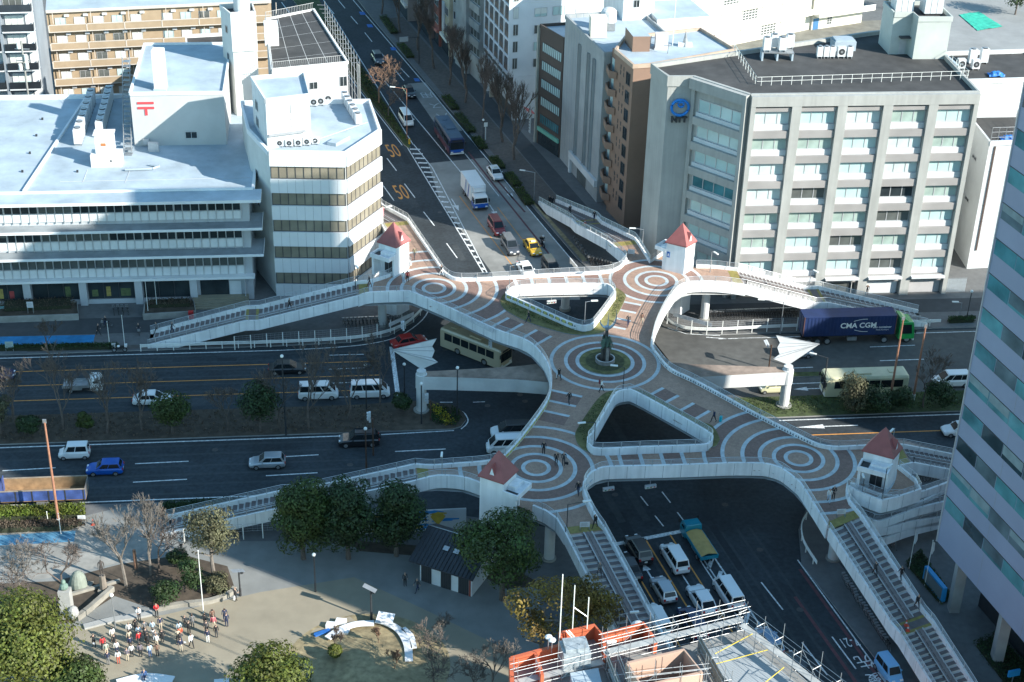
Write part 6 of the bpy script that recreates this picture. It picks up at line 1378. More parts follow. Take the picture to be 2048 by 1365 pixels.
# tarpaulin truck
t = thing('tarp_truck', 'teal small truck with ochre tarpaulin over its bed at the stop line', 'truck', P(1396, 1098), NORTH)
truck_cab(t, 1.5, 3.0, .92, 2.0, PC['teal'], .4); chassis(t, -2.9, 1.5, .5, .35)
part('bed', t, lambda b: (b.box(-2.95, 1.4, -.95, .95, .8, .92, PC['teal']), [b.box(-2.95, 1.4, s * .95 - .03, s * .95 + .03, .92, 1.25, PC['teal']) for s in (-1, 1)], b.box(-2.97, -2.92, -.95, .95, .82, 1.25, PC['teal'])), False)
TRP = mat('tarp_ochre', (.42, .29, .10), .8, .12, 1.5, bump=.5)
def tarp(b):
    n, k = 10, 6; pts = []
    for i in range(n + 1):
        for j in range(k + 1):
            x = -2.9 + 4.3 * i / n; y = -.9 + 1.8 * j / k; pts.append((x, y, 1.26 + .32 * (1 - (abs(y) / .9) ** 2) * (.75 + .25 * sin(i * .9)) + .05 * noise.noise(Vector((x * 2, y * 2, 0)))))
    b.add(pts, [(i * (k + 1) + j, (i + 1) * (k + 1) + j, (i + 1) * (k + 1) + j + 1, i * (k + 1) + j + 1) for i in range(n) for j in range(k)], TRP)
part('tarpaulin', t, tarp, False)
for x in (2.2, -1.7):
    for s in (-1, 1): wheel(t, x, s * .78, .36, .22)
# small flatbed truck
t = thing('flatbed_truck', 'small silver flatbed truck with white cab roof behind bare median trees', 'truck', P(168, 780), EAST)
truck_cab(t, .9, 2.3, .84, 1.95, PC['white'], .35); chassis(t, -2.3, .9, .5, .35); part('bed', t, lambda b: (b.box(-2.35, .8, -.85, .85, .75, .85, STEEL), [b.box(-2.35, .8, s * .85 - .025, s * .85 + .025, .85, 1.1, STEEL) for s in (-1, 1)], b.box(.72, .8, -.85, .85, .85, 1.7, STEEL)), False)
for x in (1.6, -1.4):
    for s in (-1, 1): wheel(t, x, s * .72, .32, .2)
# buses
def bus(label, p, rz, col, roofm, L=10.5, skirt=None, front=None):
    t = thing('bus', label, 'bus', p, rz); w, h = 1.23, 2.95; m = PC[col]
    def bb(b):
        sec = lambda x, k, dz: [(x, -w * k, .32), (x, w * k, .32), (x, w * k, h - .25 - dz), (x, w * k * .9, h - dz), (x, -w * k * .9, h - dz), (x, -w * k, h - .25 - dz)]
        loft(b, [sec(-L / 2, .96, .1), sec(-L / 2 + .15, 1, 0), sec(L / 2 - .25, 1, 0), sec(L / 2, .95, .12)], m)
    part('body', t, bb, False)
    part('roof', t, lambda b: (b.box(-L / 2 + .3, L / 2 - .4, -w * .86, w * .86, h - .01, h + .03, roofm), b.box(-.5, 1.3, -.7, .7, h + .03, h + .22, roofm), b.box(-3.6, -2.8, -.4, .4, h + .03, h + .13, roofm)), False)
    for s in (-1, 1):
        for i in range(6): x0 = -L / 2 + .7 + i * (L - 1.6) / 6; part('side_window', t, lambda b: b.quad((x0, s * (w + .012), 1.45), (x0 + (L - 1.6) / 6 - .12, s * (w + .012), 1.45), (x0 + (L - 1.6) / 6 - .12, s * (w + .012), 2.45), (x0, s * (w + .012), 2.45), CARGLASS), False)
        if skirt: part('skirt', t, lambda b: b.quad((-L / 2 + .2, s * (w + .008), .34), (L / 2 - .3, s * (w + .008), .34), (L / 2 - .3, s * (w + .008), 1.2), (-L / 2 + .2, s * (w + .008), 1.2), skirt), False)
        part('wing_mirror', t, lambda b: b.box(L / 2 + .05, L / 2 + .2, s * (w + .12) - .1, s * (w + .12) + .1, 1.9, 2.4, TRIMB), False); part('headlight', t, lambda b: b.box(L / 2 - .02, L / 2 + .02, s * .85 - .2, s * .85 + .2, .6, .8, CHROME), False)
        for x in (L / 2 - 2.5, -L / 2 + 2.8): wheel(t, x, s * (w - .14), .48, .28)
    part('windscreen', t, lambda b: b.quad((L / 2 + .012, -w * .90, 1.15), (L / 2 + .012, w * .90, 1.15), (L / 2 - .0, w * .88, 2.35), (L / 2 - .0, -w * .88, 2.35), CARGLASS), False)
    part('destination_sign', t, lambda b: b.box(L / 2 - .02, L / 2 + .01, -.8, .8, 2.42, 2.68, TRIMB), False)
    part('bumper', t, lambda b: b.box(L / 2 - .1, L / 2 + .05, -w * .93, w * .93, .32, .55, PLATE), False)
    if front: part('front_panel', t, lambda b: b.quad((L / 2 + .014, -w * .8, .62), (L / 2 + .014, w * .8, .62), (L / 2 + .014, w * .9, 1.1), (L / 2 + .014, -w * .9, 1.1), front), False)
    return t
bus('dark blue bus with wine side and blue front coming down the avenue', P(898, 288), SOUTH, 'navy', mat('bus_roof_blue', (.06, .10, .15), .5, .15), 10.5, mat('bus_wine', (.10, .035, .05), .4, .1), PC['blue'])
bus('cream yellow bus heading left behind median shrubs', P(1725, 786), WEST, 'cream', mat('bus_roof_cream', (.50, .48, .33), .5, .1), 10.2)
_d = P(985, 690, 2.9) - P(888, 652, 2.9); _c = P(952, 672, 2.9); _c.z = 0
bus('long beige bus roof emerging below the left bridge arm', _c, atan2(_d.y, _d.x), 'beige', mat('bus_roof_beige', (.46, .37, .23), .5, .1), 9.5)
# two wheelers
def motorbike(label, p, rz, cat='motorcycle', m=None):
    t = thing('motorcycle', label, cat, p, rz); m = m or PC['black']
    for x in (.68, -.62): wheel(t, x, 0, .30, .12)
    part('frame', t, lambda b: (b.tube([(.68, 0, .3), (.48, 0, .95)], .04, STEEL, 6), b.box(-.3, .35, -.14, .14, .38, .62, DARKM), b.ball((.12, 0, .80), .20, m, 10, 7, .75), b.tube([(.45, -.33, 1.02), (.5, 0, .98), (.45, .33, 1.02)], .025, DARKM, 5), b.box(.50, .60, -.1, .1, .78, .95, CHROME)), False)
    part('seat', t, lambda b: (b.box(-.72, .02, -.13, .13, .70, .80, BLACK), b.box(-.95, -.62, -.2, .2, .74, 1.05, m)), False); return t
motorbike('black motorcycle ridden down the bus lane beside the yellow taxi', P(1085, 492), SOUTH)
motorbike('parked white and black scooter at the left upper kerb', P(240, 704, .13), WEST, 'scooter', PC['white'])
def bicycle(label, p, rz, colm, group=None, tilt=0):
    t = thing('bicycle', label, 'bicycle', p, rz, group); t.rotation_euler[0] = tilt
    for x in (.52, -.52):
        def wh(b):
            n = 16
            for i in range(n): a, c = 2 * pi * i / n, 2 * pi * (i + 1) / n; b.tube([(x + .31 * cos(a), 0, .33 + .31 * sin(a)), (x + .31 * cos(c), 0, .33 + .31 * sin(c))], .022, BLACK, 4, caps=False)
            for i in range(6): a = pi * i / 6; b.tube([(x + .3 * cos(a), 0, .33 + .3 * sin(a)), (x - .3 * cos(a), 0, .33 - .3 * sin(a))], .005, STEEL, 3, caps=False)
        part('wheel', t, wh, False)
    part('frame', t, lambda b: [b.tube([A, C], .022, colm, 5) for A, C in (((.52, 0, .33), (.40, 0, .88)), ((.42, 0, .80), (-.02, 0, .30)), ((-.02, 0, .30), (-.18, 0, .80)), ((-.18, 0, .72), (.42, 0, .62)), ((-.02, 0, .3), (-.52, 0, .33)), ((-.16, 0, .7), (-.52, 0, .33)), ((.36, -.27, 1.0), (.40, 0, .95)), ((.40, 0, .95), (.36, .27, 1.0)))], False)
    part('saddle', t, lambda b: b.box(-.32, -.08, -.08, .08, .80, .87, BLACK), False); part('basket', t, lambda b: b.box(.45, .75, -.17, .17, .72, .95, STEEL), False); return t
BIKE_ROWS = []
b0 = bicycle('parked bicycle', P(228, 628, .134), AN, PC['black'], 'bicycles parked by the post office')
b0['label'] = 'dark bicycle at the left end of the post office rack'
for k, (u, lb) in enumerate(((237, 'grey bicycle second in the post office rack'), (246, 'dark bicycle third in the post office rack'), (256, 'bicycle with pale cover at the right end of the post office rack'))): dup(b0, P(u, 627, .134), AN + .05 * k, lb)
rk = random.Random(8)
def bike_block(pts, n, label, group):
    """rows of parked bicycles: copies of one built bicycle"""
    A, B_ = pts
    for i in range(n):
        p = A.lerp(B_, i / max(1, n - 1)); c = dup(b0, (p.x, p.y, .134), AN + rk.uniform(-.15, .15), label, group)
bike_block((P(1420, 640), P(1590, 634)), 34, 'parked bicycle in the long row behind the white mesh fence under the right stairs', 'bicycles behind the mesh fence')
bike_block((P(1180, 528), P(1225, 541)), 9, 'parked bicycle in the dark corner under the north bridge arm', 'bicycles under the north arm')
bike_block((P(1150, 490), P(1180, 530)), 8, 'parked bicycle beside the kerb wall under the north east stair', 'bicycles under the north east stair')
bike_block((P(690, 655), P(800, 650)), 16, 'parked bicycle behind the railing under the left stair', 'bicycles under the left stair')
bike_block((P(1690, 1170), P(1775, 1300)), 24, 'parked bicycle in the dark strip beside the long southern stair', 'bicycles beside the southern stair')
bike_block((P(1810, 965), P(1880, 955)), 14, 'parked bicycle in the shaded rack behind the glass tower corner', 'bicycles behind the lift')
# ================================================================ PEOPLE
SKIN = mat('skin', (.46, .30, .22), .6, .05); HAIR = mat('hair', (.018, .015, .013), .6, .2, 5); SHOE = mat('shoe', (.03, .028, .027), .6)
CL = {}
def cloth(name, col): CL[name] = mat('cloth_' + name, col, .85, .12, 4); return CL[name]
for nm, c in (('black', (.018, .019, .022)), ('navy', (.022, .032, .075)), ('dark grey', (.05, .052, .058)), ('grey', (.16, .165, .17)), ('white', (.70, .70, .68)), ('light blue', (.40, .52, .62)), ('red', (.50, .03, .035)), ('orange red', (.62, .10, .04)), ('pink', (.62, .16, .18)), ('purple grey', (.16, .14, .17)), ('brown', (.16, .09, .065)), ('beige', (.47, .40, .30)), ('olive', (.15, .14, .08)), ('grey green', (.30, .34, .29)), ('jeans blue', (.05, .10, .22)), ('brick red', (.42, .09, .06)), ('blue', (.03, .08, .22))): cloth(nm, c)
def skeleton(pose):
    """joints of a 1.70 m figure facing +x; returns verts, edges, radii, tags"""
    V, E_, R_, T = [], [], [], []
    def j(p, r, par, tg):
        V.append(Vector(p)); R_.append(r if isinstance(r, tuple) else (r, r)); T.append(tg)
        if par is not None: E_.append((par, len(V) - 1))
        return len(V) - 1
    sit = pose == 'sit' or pose == 'ride'; hz = .92 if not sit else (.62 if pose == 'sit' else .92); lean = {'walk': .03, 'walk2': .03, 'ride': .16}.get(pose, 0)
    pel = j((0, 0, hz), (.135, .10), None, 'leg'); ab = j((lean * .4, 0, hz + .20), (.125, .095), pel, 'top'); ch = j((lean, 0, hz + .42), (.155, .115), ab, 'top'); nk = j((lean + .01, 0, hz + .575), .055, ch, 'skin')
    hd0 = j((lean + .025, 0, hz + .66), (.075, .085), nk, 'head'); j((lean + .02, 0, hz + .745), (.075, .085), hd0, 'head')
    for s in (-1, 1):
        st = {'walk': .30 * s, 'walk2': -.30 * s}.get(pose, .02 * s)
        hip = j((0, s * .09, hz - .04), .092, pel, 'leg')
        if sit: kn = j((.42, s * .12, hz + .02 if pose == 'sit' else hz - .12), .065, hip, 'leg'); an = j((.42 if pose == 'sit' else .22, s * .12, .09 if pose == 'sit' else .38), .042, kn, 'leg'); j(V[an] + Vector((.15, 0, -.04)), .038, an, 'shoe')
        else:
            kn = j((st * .55 + .03, s * .095, .49), .064, hip, 'leg'); an = j((st, s * .10, .09 + (.06 if st < -.1 else 0)), .042, kn, 'leg'); j((st + .16, s * .11, .035 + (.02 if st < -.1 else 0)), .036, an, 'shoe')
        sh = j((lean - .005, s * .185, hz + .50), .062, ch, 'top')
        if pose == 'hold' or pose == 'ride': el = j((lean + .10, s * .23, hz + .27), .047, sh, 'top'); wr = j((lean + .32, s * (.10 if pose == 'hold' else .22), hz + .26), .034, el, 'top'); pm = j((lean + .38, s * (.07 if pose == 'hold' else .21), hz + .27), .036, wr, 'skin'); fd = Vector((1, -.2 * s, -.1))
        else:
            sw = -st * .7; el = j((lean + sw * .4 - .02, s * .235, hz + .23), .046, sh, 'top'); wr = j((lean + sw + .03, s * .245, hz + .0), .033, el, 'top'); pm = j((lean + sw + .05, s * .245, hz - .07), .036, wr, 'skin'); fd = Vector((.15, 0, -1))
        fd.normalize(); sd = Vector((1, 0, .15)) if abs(fd.z) > .5 else Vector((0, 1, 0))
        for k, (o, ln) in enumerate(((-.030, .060), (-.010, .075), (.010, .08), (.030, .07))):
            f1 = j(V[pm] + fd * .045 + sd * o, .0105, pm, 'skin'); j(V[f1] + fd * ln * .75 + Vector((0, -s * .012, 0)), .009, f1, 'skin')
        t1 = j(V[pm] + sd * .045 + fd * .01, .012, pm, 'skin'); j(V[t1] + fd * .04 + sd * .01, .010, t1, 'skin')
    return V, E_, R_, T
def make_person(pose, long_hair=False):
    V, E_, R_, T = skeleton(pose); me = bpy.data.meshes.new('body'); me.from_pydata([tuple(v) for v in V], E_, []); me.update()
    o = bpy.data.objects.new('body', me); COL.objects.link(o); md = o.modifiers.new('skin', 'SKIN'); md.use_smooth_shade = True
    for i, r in enumerate(R_): me.skin_vertices[0].data[i].radius = r
    me.skin_vertices[0].data[0].use_root = True
    ss = o.modifiers.new('sub', 'SUBSURF'); ss.levels = 1; ss.render_levels = 1
    dg = bpy.context.evaluated_depsgraph_get(); m2 = bpy.data.meshes.new_from_object(o.evaluated_get(dg)); bpy.data.objects.remove(o)
    m2.materials.clear()
    for m in (SKIN, HAIR, CL['black'], CL['dark grey'], SHOE): m2.materials.append(m)
    idx = {'skin': 0, 'top': 2, 'leg': 3, 'shoe': 4}; hd = V[5]
    segs = [(V[a], V[b], T[b]) for a, b in E_]
    for p in m2.polygons:
        c = p.center; best = None
        for a, b, tg in segs:
            d = b - a; t = max(0, min(1, (c - a).dot(d) / max(1e-9, d.length_squared))); q = (c - a - d * t).length
            if best is None or q < best[0]: best = (q, tg)
        tg = best[1]
        if tg == 'head': p.material_index = 1 if (c.z > hd.z - .005 or c.x < hd.x - .03) else 0
        else: p.material_index = idx[tg]
        p.use_smooth = True
    nv = max(m2.vertices, key=lambda v: v.co.x - abs(v.co.y) * 3 - abs(v.co.z - hd.z + .04) * 4 if v.co.z > hd.z - .09 else -9)
    nv.co.x += .022                                  # nose
    # ears, eyes and mouth as small faces welded into the same mesh
    bm = bmesh.new(); bm.from_mesh(m2)
    for s in (-1, 1):
        vs = [bm.verts.new(hd + Vector((x, s * (.080 + y), z))) for x, y, z in ((-.015, 0, -.05), (.015, 0, -.05), (.005, .012, -.01), (-.02, .010, -.01))]; f = bm.faces.new(vs); f.material_index = 0
        e = [bm.verts.new(hd + Vector((.088, s * .030 + y, z))) for y, z in ((-.012, -.025), (.012, -.025), (.012, -.014), (-.012, -.014))]; f = bm.faces.new(e); f.material_index = 1
    if long_hair:
        vs = [bm.verts.new(hd + Vector((x, y, z))) for x, y, z in ((-.06, -.09, .0), (-.06, .09, .0), (-.10, .08, -.24), (-.10, -.08, -.24))]; f = bm.faces.new(vs); f.material_index = 1
    bm.to_mesh(m2); bm.free(); return m2
_PM = {}
def person(label, p, face, top, leg, pose='stand', hair=False, h=1.0, shoe=None, group=None, skirt=False):
    key = (pose, hair)
    if key not in _PM: _PM[key] = make_person(pose, hair)
    o = bpy.data.objects.new('person', _PM[key]); COL.objects.link(o); o.location = p; o.rotation_euler = (0, 0, face); o.scale = (h, h, h)
    for i, m in ((2, CL[top]), (3, CL[leg])): o.material_slots[i].link = 'OBJECT'; o.material_slots[i].material = m
    if shoe: o.material_slots[4].link = 'OBJECT'; o.material_slots[4].material = CL[shoe]
    return tag(o, label, 'person', group)
def bag(parent_p, name, label, m, s=(.12, .30, .32), face=0):
    o = part(name, None, lambda b: (b.box(-s[0] / 2, s[0] / 2, -s[1] / 2, s[1] / 2, 0, s[2], m), b.tube([(0, -s[1] * .3, s[2]), (0, -s[1] * .2, s[2] + .16), (0, s[1] * .2, s[2] + .16), (0, s[1] * .3, s[2])], .012, m, 4)), world=False)
    o.location = parent_p; o.rotation_euler = (0, 0, face); return tag(o, label, 'bag')
rp = random.Random(5)
GRP = 'people gathered on the park plaza'
def zc(x, y): return (x / 3.4125, 965 + y / 3.4125)
CROWD = [(645, 1130, 'black', 'black', 'person in black holding a white sheet at the far left of the plaza crowd'), (708, 1150, 'red', 'black', 'person in bright red jacket near the left end of the plaza crowd'), (730, 1190, 'grey green', 'beige', 'person in grey green top behind the red jacket at the left'), (740, 1248, 'navy', 'grey', 'person in navy top nearest the camera at the left of the crowd'),
    (772, 1085, 'white', 'beige', 'person in cream top left back row next to the slim lamp post'), (784, 1125, 'black', 'black', 'person all in black just left of the crowd centre gap'), (801, 1175, 'white', 'navy', 'person in white top with navy legs in front of the person in brick trousers'), (811, 1242, 'white', 'brick red', 'person in white top and brick red trousers'),
    (871, 1222, 'purple grey', 'beige', 'person in dark purple top and beige trousers'), (885, 1055, 'white', 'dark grey', 'person in white at the back of the middle block left side'), (886, 1100, 'beige', 'black', 'person in cream cardigan second in the left file of the middle block'), (893, 1140, 'navy', 'black', 'person in navy third in the left file of the middle block'), (903, 1196, 'white', 'black', 'person in white top and black trousers at the front of the left middle file'),
    (930, 1030, 'black', 'black', 'person in black with dark hair at the back of the middle block'), (951, 1070, 'light blue', 'jeans blue', 'person in pale blue top wide shouldered in the middle block'), (953, 1115, 'red', 'dark grey', 'person in red top in the centre of the middle block'), (962, 1196, 'purple grey', 'black', 'tall person in purple grey coat at the front of the middle block'),
    (991, 1040, 'grey', 'black', 'person in grey jacket at the back of the third file'), (1000, 1090, 'dark grey', 'black', 'person in dark grey second in the third file'), (1012, 1125, 'black', 'black', 'person in black third in the third file'), (1027, 1196, 'light blue', 'jeans blue', 'person in pale top and blue jeans at the front of the third file'),
    (1045, 1035, 'light blue', 'grey', 'person in light blue shirt at the back of the fourth file'), (1052, 1085, 'white', 'navy', 'person in white second in the fourth file'), (1066, 1105, 'grey', 'black', 'person in pale grey third in the fourth file'), (1072, 1130, 'white', 'beige', 'person in white fourth in the fourth file'), (1076, 1190, 'brown', 'black', 'person in brown and black at the front of the fourth file'),
    (1098, 1010, 'navy', 'beige', 'person in navy top and beige trousers at the back right of the middle block'), (1110, 1095, 'black', 'black', 'tall person in black at the right edge of the middle block'), (1226, 1040, 'light blue', 'grey', 'person in pale blue at the back of the right block'), (1235, 1075, 'orange red', 'grey', 'person in orange red top in the right block'), (1218, 1100, 'beige', 'dark grey', 'person in beige top left of the orange one in the right block'),
    (1236, 1120, 'dark grey', 'navy', 'person in dark grey with white papers in the right block'), (1237, 1160, 'navy', 'beige', 'person in navy vest and beige trousers at the front of the right block'), (1266, 995, 'dark grey', 'black', 'person in dark grey with black trousers at the back of the right block'), (1316, 995, 'grey', 'grey', 'person in white shirt and grey vest by the flagpole'), (1292, 1040, 'black', 'black', 'person in black holding a cup in the right block'), (1310, 1132, 'white', 'black', 'person striding in black trousers with white collar in the right block'),
    (1402, 985, 'black', 'black', 'person in black right beside the flagpole foot'), (1412, 1040, 'dark grey', 'black', 'person in dark jacket second in the far right file'), (1420, 1098, 'navy', 'white', 'person in navy top and white trousers in the far right file'), (1453, 960, 'brown', 'black', 'person in brown at the back of the far right file'), (1461, 1005, 'pink', 'beige', 'person in pink jacket of the far right file'), (1479, 1062, 'black', 'dark grey', 'person in black at the front of the far right file'), (1537, 955, 'navy', 'navy', 'person in navy hood standing apart at the right'), (1549, 988, 'navy', 'navy', 'person in navy coat in front of the hooded one at the right')]
FACEB = atan2(*(lambda d: (d.y, d.x))(P(300, 1230) - P(310, 1330)))
for i, (x, y, tp, lg, lb) in enumerate(CROWD):
    person(lb, P(*zc(x, y), .142), FACEB + rp.uniform(-.35, .35), tp, lg, 'hold' if i in (0, 31, 35) else ('walk' if i == 36 else 'stand'), i % 3 == 1, rp.uniform(.93, 1.04), group=GRP)
person('speaker in long white coat facing the plaza crowd', P(*zc(953, 945), .142), FACEB + pi - .3, 'white', 'black', 'hold', True, 1.0, group=GRP)
person('speaker in red and black facing the plaza crowd beside the shrubs', P(*zc(1072, 920), .142), FACEB + pi, 'red', 'black', 'hold', True, 1.0, group=GRP)
def sheet_paper(p, label):
    o = part('paper_sheet', None, lambda b: b.box(-.15, .15, -.11, .11, 0, .012, WHITE2), world=False); o.location = p; o.rotation_euler = (0.3, .2, FACEB); tag(o, label, 'paper')
sheet_paper(P(*zc(640, 1100), 1.1), 'white paper held by the person in black at the far left'); sheet_paper(P(*zc(1262, 1092), 1.0), 'white papers held in the right block of the crowd')
person('person in black and white walking by the planter wall with a bundle', P(*zc(1607, 808), .142), -.5, 'black', 'black', 'hold', False, 1.0)
bag(P(*zc(1600, 800), 1.0), 'bundle', 'white bundle carried beside the planter wall', CL['white'])
person('person in pale shirt standing near the stair foot by the round tree', P(363, 1102, .14), 1.2, 'white', 'dark grey', 'stand')
person('person in dark jacket standing by the toilet block', P(810, 1172, .14), -1.2, 'dark grey', 'black', 'stand'); person('person with white cap bending beside the toilet doors', P(835, 1184, .14), -2.4, 'dark grey', 'navy', 'walk')
person('person in navy jacket sitting on the bottom curved bench', P(290, 1362, .14), FACEB + pi * .9, 'blue', 'navy', 'sit')
def D(u, v, z=DZ + .012): return P(u, v, z)
DECK = [((1118, 761), 'black', 'black', 'walk', 2.2, 'person in black suit carrying a white bag beside the centre rings'), ((1138, 809), 'black', 'dark grey', 'walk2', 2.0, 'person in black walking on the left bridge arm'), ((1202, 785), 'white', 'black', 'walk', .2, 'person in white with a maroon backpack below the sculpture'), ((1427, 845), 'navy', 'black', 'walk2', -2.7, 'person in striped navy top pulling a cyan suitcase'),
        ((1087, 909), 'black', 'black', 'stand', 1.6, 'person in black alone above the lower left rings'), ((1112, 931), 'black', 'black', 'stand', -1.4, 'person in black left of the pair on the lower left rings'), ((1127, 931), 'dark grey', 'dark grey', 'stand', -1.6, 'person in grey coat right of the pair on the lower left rings'), ((1156, 989), 'black', 'navy', 'walk', -1.8, 'person in black by the parapet right of the lower left rings'),
        ((1190, 1056), 'black', 'black', 'walk2', -2.2, 'person in black leaning at the head of the southern west stair'), ((1057, 646), 'black', 'navy', 'walk', 2.8, 'person in dark clothes beside the dry grass bed'), ((1256, 653), 'dark grey', 'navy', 'walk2', -1.4, 'person in dark suit in sunlight right of the sculpture'), ((1283, 650), 'brown', 'beige', 'walk', 1.7, 'long haired person in beige right of the suited one'),
        ((807, 567), 'white', 'light blue', 'stand', 1.2, 'person in white beside the red coat near the left lift'), ((815, 565), 'red', 'black', 'stand', 1.6, 'person in red coat near the left lift'), ((883, 553), 'black', 'white', 'walk', 2.4, 'person in black jacket and white trousers at the parapet corner'), ((829, 518), 'olive', 'dark grey', 'walk2', -1.2, 'person in olive coat behind the left lift'),
        ((739, 575), 'black', 'brown', 'walk', 3.0, 'person in black at the head of the left stair'), ((1657, 1005), 'white', 'light blue', 'walk', -1.7, 'person in pale blue skirt of the pair near the yellow paving'), ((1666, 999), 'black', 'black', 'hold', -1.7, 'person in black of the pair near the yellow paving')]
for (u, v), tp, lg, po, fc, lb in DECK: person(lb, D(u, v), fc, tp, lg, po, 'long' in lb or 'skirt' in lb, 1.0)
bag(D(1113, 759) + Vector((0, 0, .25)), 'shopping_bag', 'white carrier bag held by the suited walker near the centre rings', CL['white'])
bag(D(1200, 783) + Vector((-.1, .05, 1.0)), 'backpack', 'maroon backpack worn below the sculpture', cloth('maroon', (.16, .02, .03)), (.16, .30, .42), .2)
bag(D(1131, 931) + Vector((.1, -.2, .25)), 'briefcase', 'black briefcase held by the grey coat on the lower left rings', CL['black'], (.10, .38, .28), 1.2)
sc_ = thing('suitcase', 'cyan wheeled suitcase pulled across the right bridge arm', 'suitcase', D(1441, 843), -.4)
CY = mat('suitcase_cyan', (.0, .42, .50), .4, .05)
part('shell', sc_, lambda b: b.box(-.13, .13, -.21, .21, .05, .62, CY), False); part('handle', sc_, lambda b: b.tube([(0, -.1, .62), (-.25, -.1, .95), (-.25, .1, .95), (0, .1, .62)], .012, DARKM, 4), False); part('wheel', sc_, lambda b: [b.cyl(x, y, 0, .05, .03, BLACK, 8) for x in (-.1, .1) for y in (-.17, .17)], False)
def onstair(fr, a, c, z): q = fr(a, c); return Vector((q.x, q.y, z))
person('person in black climbing the left stair halfway', onstair(EW, -7.6, 178.6, 4.15), AE, 'black', 'black', 'walk'); person('person in dark coat low on the left stair', onstair(EW, -22.4, 179.2, .85), AE, 'dark grey', 'navy', 'walk2'); person('person in grey at the foot of the left stair', P(314, 668, .134), WEST, 'grey', 'black', 'walk')
person('person in grey walking down the southern west stair', onstair(NS, 115.0, 44.6, 5.05), SOUTH, 'grey', 'dark grey', 'walk'); person('person in dark coat leaning on the long southern stair channel', onstair(NS, 108.6, 70.7, 4.85), NORTH, 'dark grey', 'black', 'walk'); person('person in black coat at the right side of the long southern stair', onstair(NS, 107.6, 73.0, 4.6), NORTH, 'black', 'black', 'walk2'); person('person in black and white near the orange cones on the southern stair', onstair(NS, 104.2, 73.0, 3.8), SOUTH, 'black', 'dark grey', 'walk')
person('person in black descending near the foot of the north east stair', onstair(NS, 207.2, 68.6, .45), NORTH, 'black', 'black', 'walk'); person('person in dark suit at the bottom of the north east stair', P(1104, 414, .134), 2.0, 'black', 'black', 'stand'); person('person in dark clothes halfway up the north east stair', onstair(NS, 199.5, 69.2, 2.3), SOUTH, 'dark grey', 'black', 'walk'); person('person in black on the landing of the north east stair', onstair(NS, 194.0, 71.0, 3.62), NORTH, 'black', 'navy', 'walk2')
person('person in white shirt and dark suit before the pale garage shutter', P(1733, 591, .134), -1.6, 'black', 'black', 'stand'); person('person in black walking on the left cycle path', P(197, 671, .14), .2, 'black', 'black', 'walk2'); person('person in black below the ramp beside the glass tower', P(1787, 1098, .134), -1.2, 'black', 'grey', 'walk')
person('person in pinkish top seen high on the left avenue stair', onstair(NS, 199.8, 41.6, 4.85), SOUTH, 'pink', 'pink', 'walk')
person('rider in black with white helmet on the motorcycle', P(1085, 492, .0) + Vector((0, 0, -.02)), SOUTH, 'black', 'black', 'ride'); hp = P(1085, 492, 0)
hm = part('helmet', None, lambda b: b.ball((0, 0, 0), .15, WHITE2, 10, 8), False); hm.location = hp + Vector((cos(SOUTH) * .18, sin(SOUTH) * .18, 1.64)); tag(hm, 'white helmet of the motorcycle rider on the avenue', 'helmet')
for (u, v, fc, tp, lb, lb2) in ((215, 655, WEST, 'black', 'cyclist in black riding left past the post office', 'bicycle ridden by the cyclist in black'), (278, 668, SOUTH, 'dark grey', 'cyclist in dark top riding toward the road by the stair foot', 'bicycle ridden toward the road by the stair foot')):
    dup(b0, P(u, v, .14), fc, lb2, 'ridden bicycles'); person(lb, P(u, v, .14), fc, tp, 'navy', 'ride')
# ================================================================ TREES AND PLANTS
BARK = mat('bark', (.125, .10, .085), .95, .25, 3, bump=.4); BARKL = mat('bark_pale', (.17, .15, .13), .95, .25, 3, bump=.4); TWIGO = mat('twig_russet', (.24, .15, .10), .95, .2, 3)
LEAF = {'dark': mat('leaf_dark', (.036, .066, .022), .65, .30, .35, leaf=.55), 'mid': mat('leaf_mid', (.060, .092, .022), .65, .30, .35, leaf=.5), 'light': mat('leaf_light', (.115, .138, .024), .65, .30, .4, leaf=.45), 'olive': mat('leaf_olive', (.125, .125, .066), .75, .25, .4, leaf=.5),
        'ochre': mat('leaf_ochre', (.215, .155, .036), .75, .30, .4, leaf=.5), 'hedge': mat('leaf_hedge', (.06, .088, .018), .7, .3, .6, leaf=.5), 'bright': mat('leaf_bright', (.11, .14, .016), .7, .3, .6, leaf=.45), 'shrub': mat('leaf_shrub', (.03, .064, .018), .65, .3, .6, leaf=.5), 'flower': mat('yellow_flower', (.50, .42, .03), .7, .2, 1, leaf=.3), 'brownhedge': mat('leaf_brown_hedge', (.11, .085, .06), .9, .25, .7, leaf=.4)}
def leaf_quads(rg, n, c, r, sz, sy=1.0, flat=.75, out=.75):
    V, F = [], []
    for i in range(n):
        d = Vector((rg.gauss(0, 1), rg.gauss(0, 1), rg.gauss(0, 1) + .25)).normalized(); rr = r * (1 - abs(rg.gauss(0, .16)))
        p = c + Vector((d.x * rr, d.y * rr * sy, d.z * rr * flat)); nn = (d * out + Vector((rg.uniform(-1, 1), rg.uniform(-1, 1), rg.uniform(-1, 1))) * (1 - out)).normalized()
        a = nn.cross(Vector((rg.uniform(-1, 1), rg.uniform(-1, 1), rg.uniform(-1, 1)))).normalized(); b_ = nn.cross(a); s = sz * rg.uniform(.6, 1.3); k = len(V)
        V += [p + a * s, p + b_ * s * .6, p - a * s, p - b_ * s * .6]; F.append((k, k + 1, k + 2, k + 3))
    return V, F
def mesh_of(name, V, F, m):
    me = bpy.data.meshes.new(name); me.from_pydata([tuple(v) for v in V], [], F); me.materials.append(m); me.update(); return me
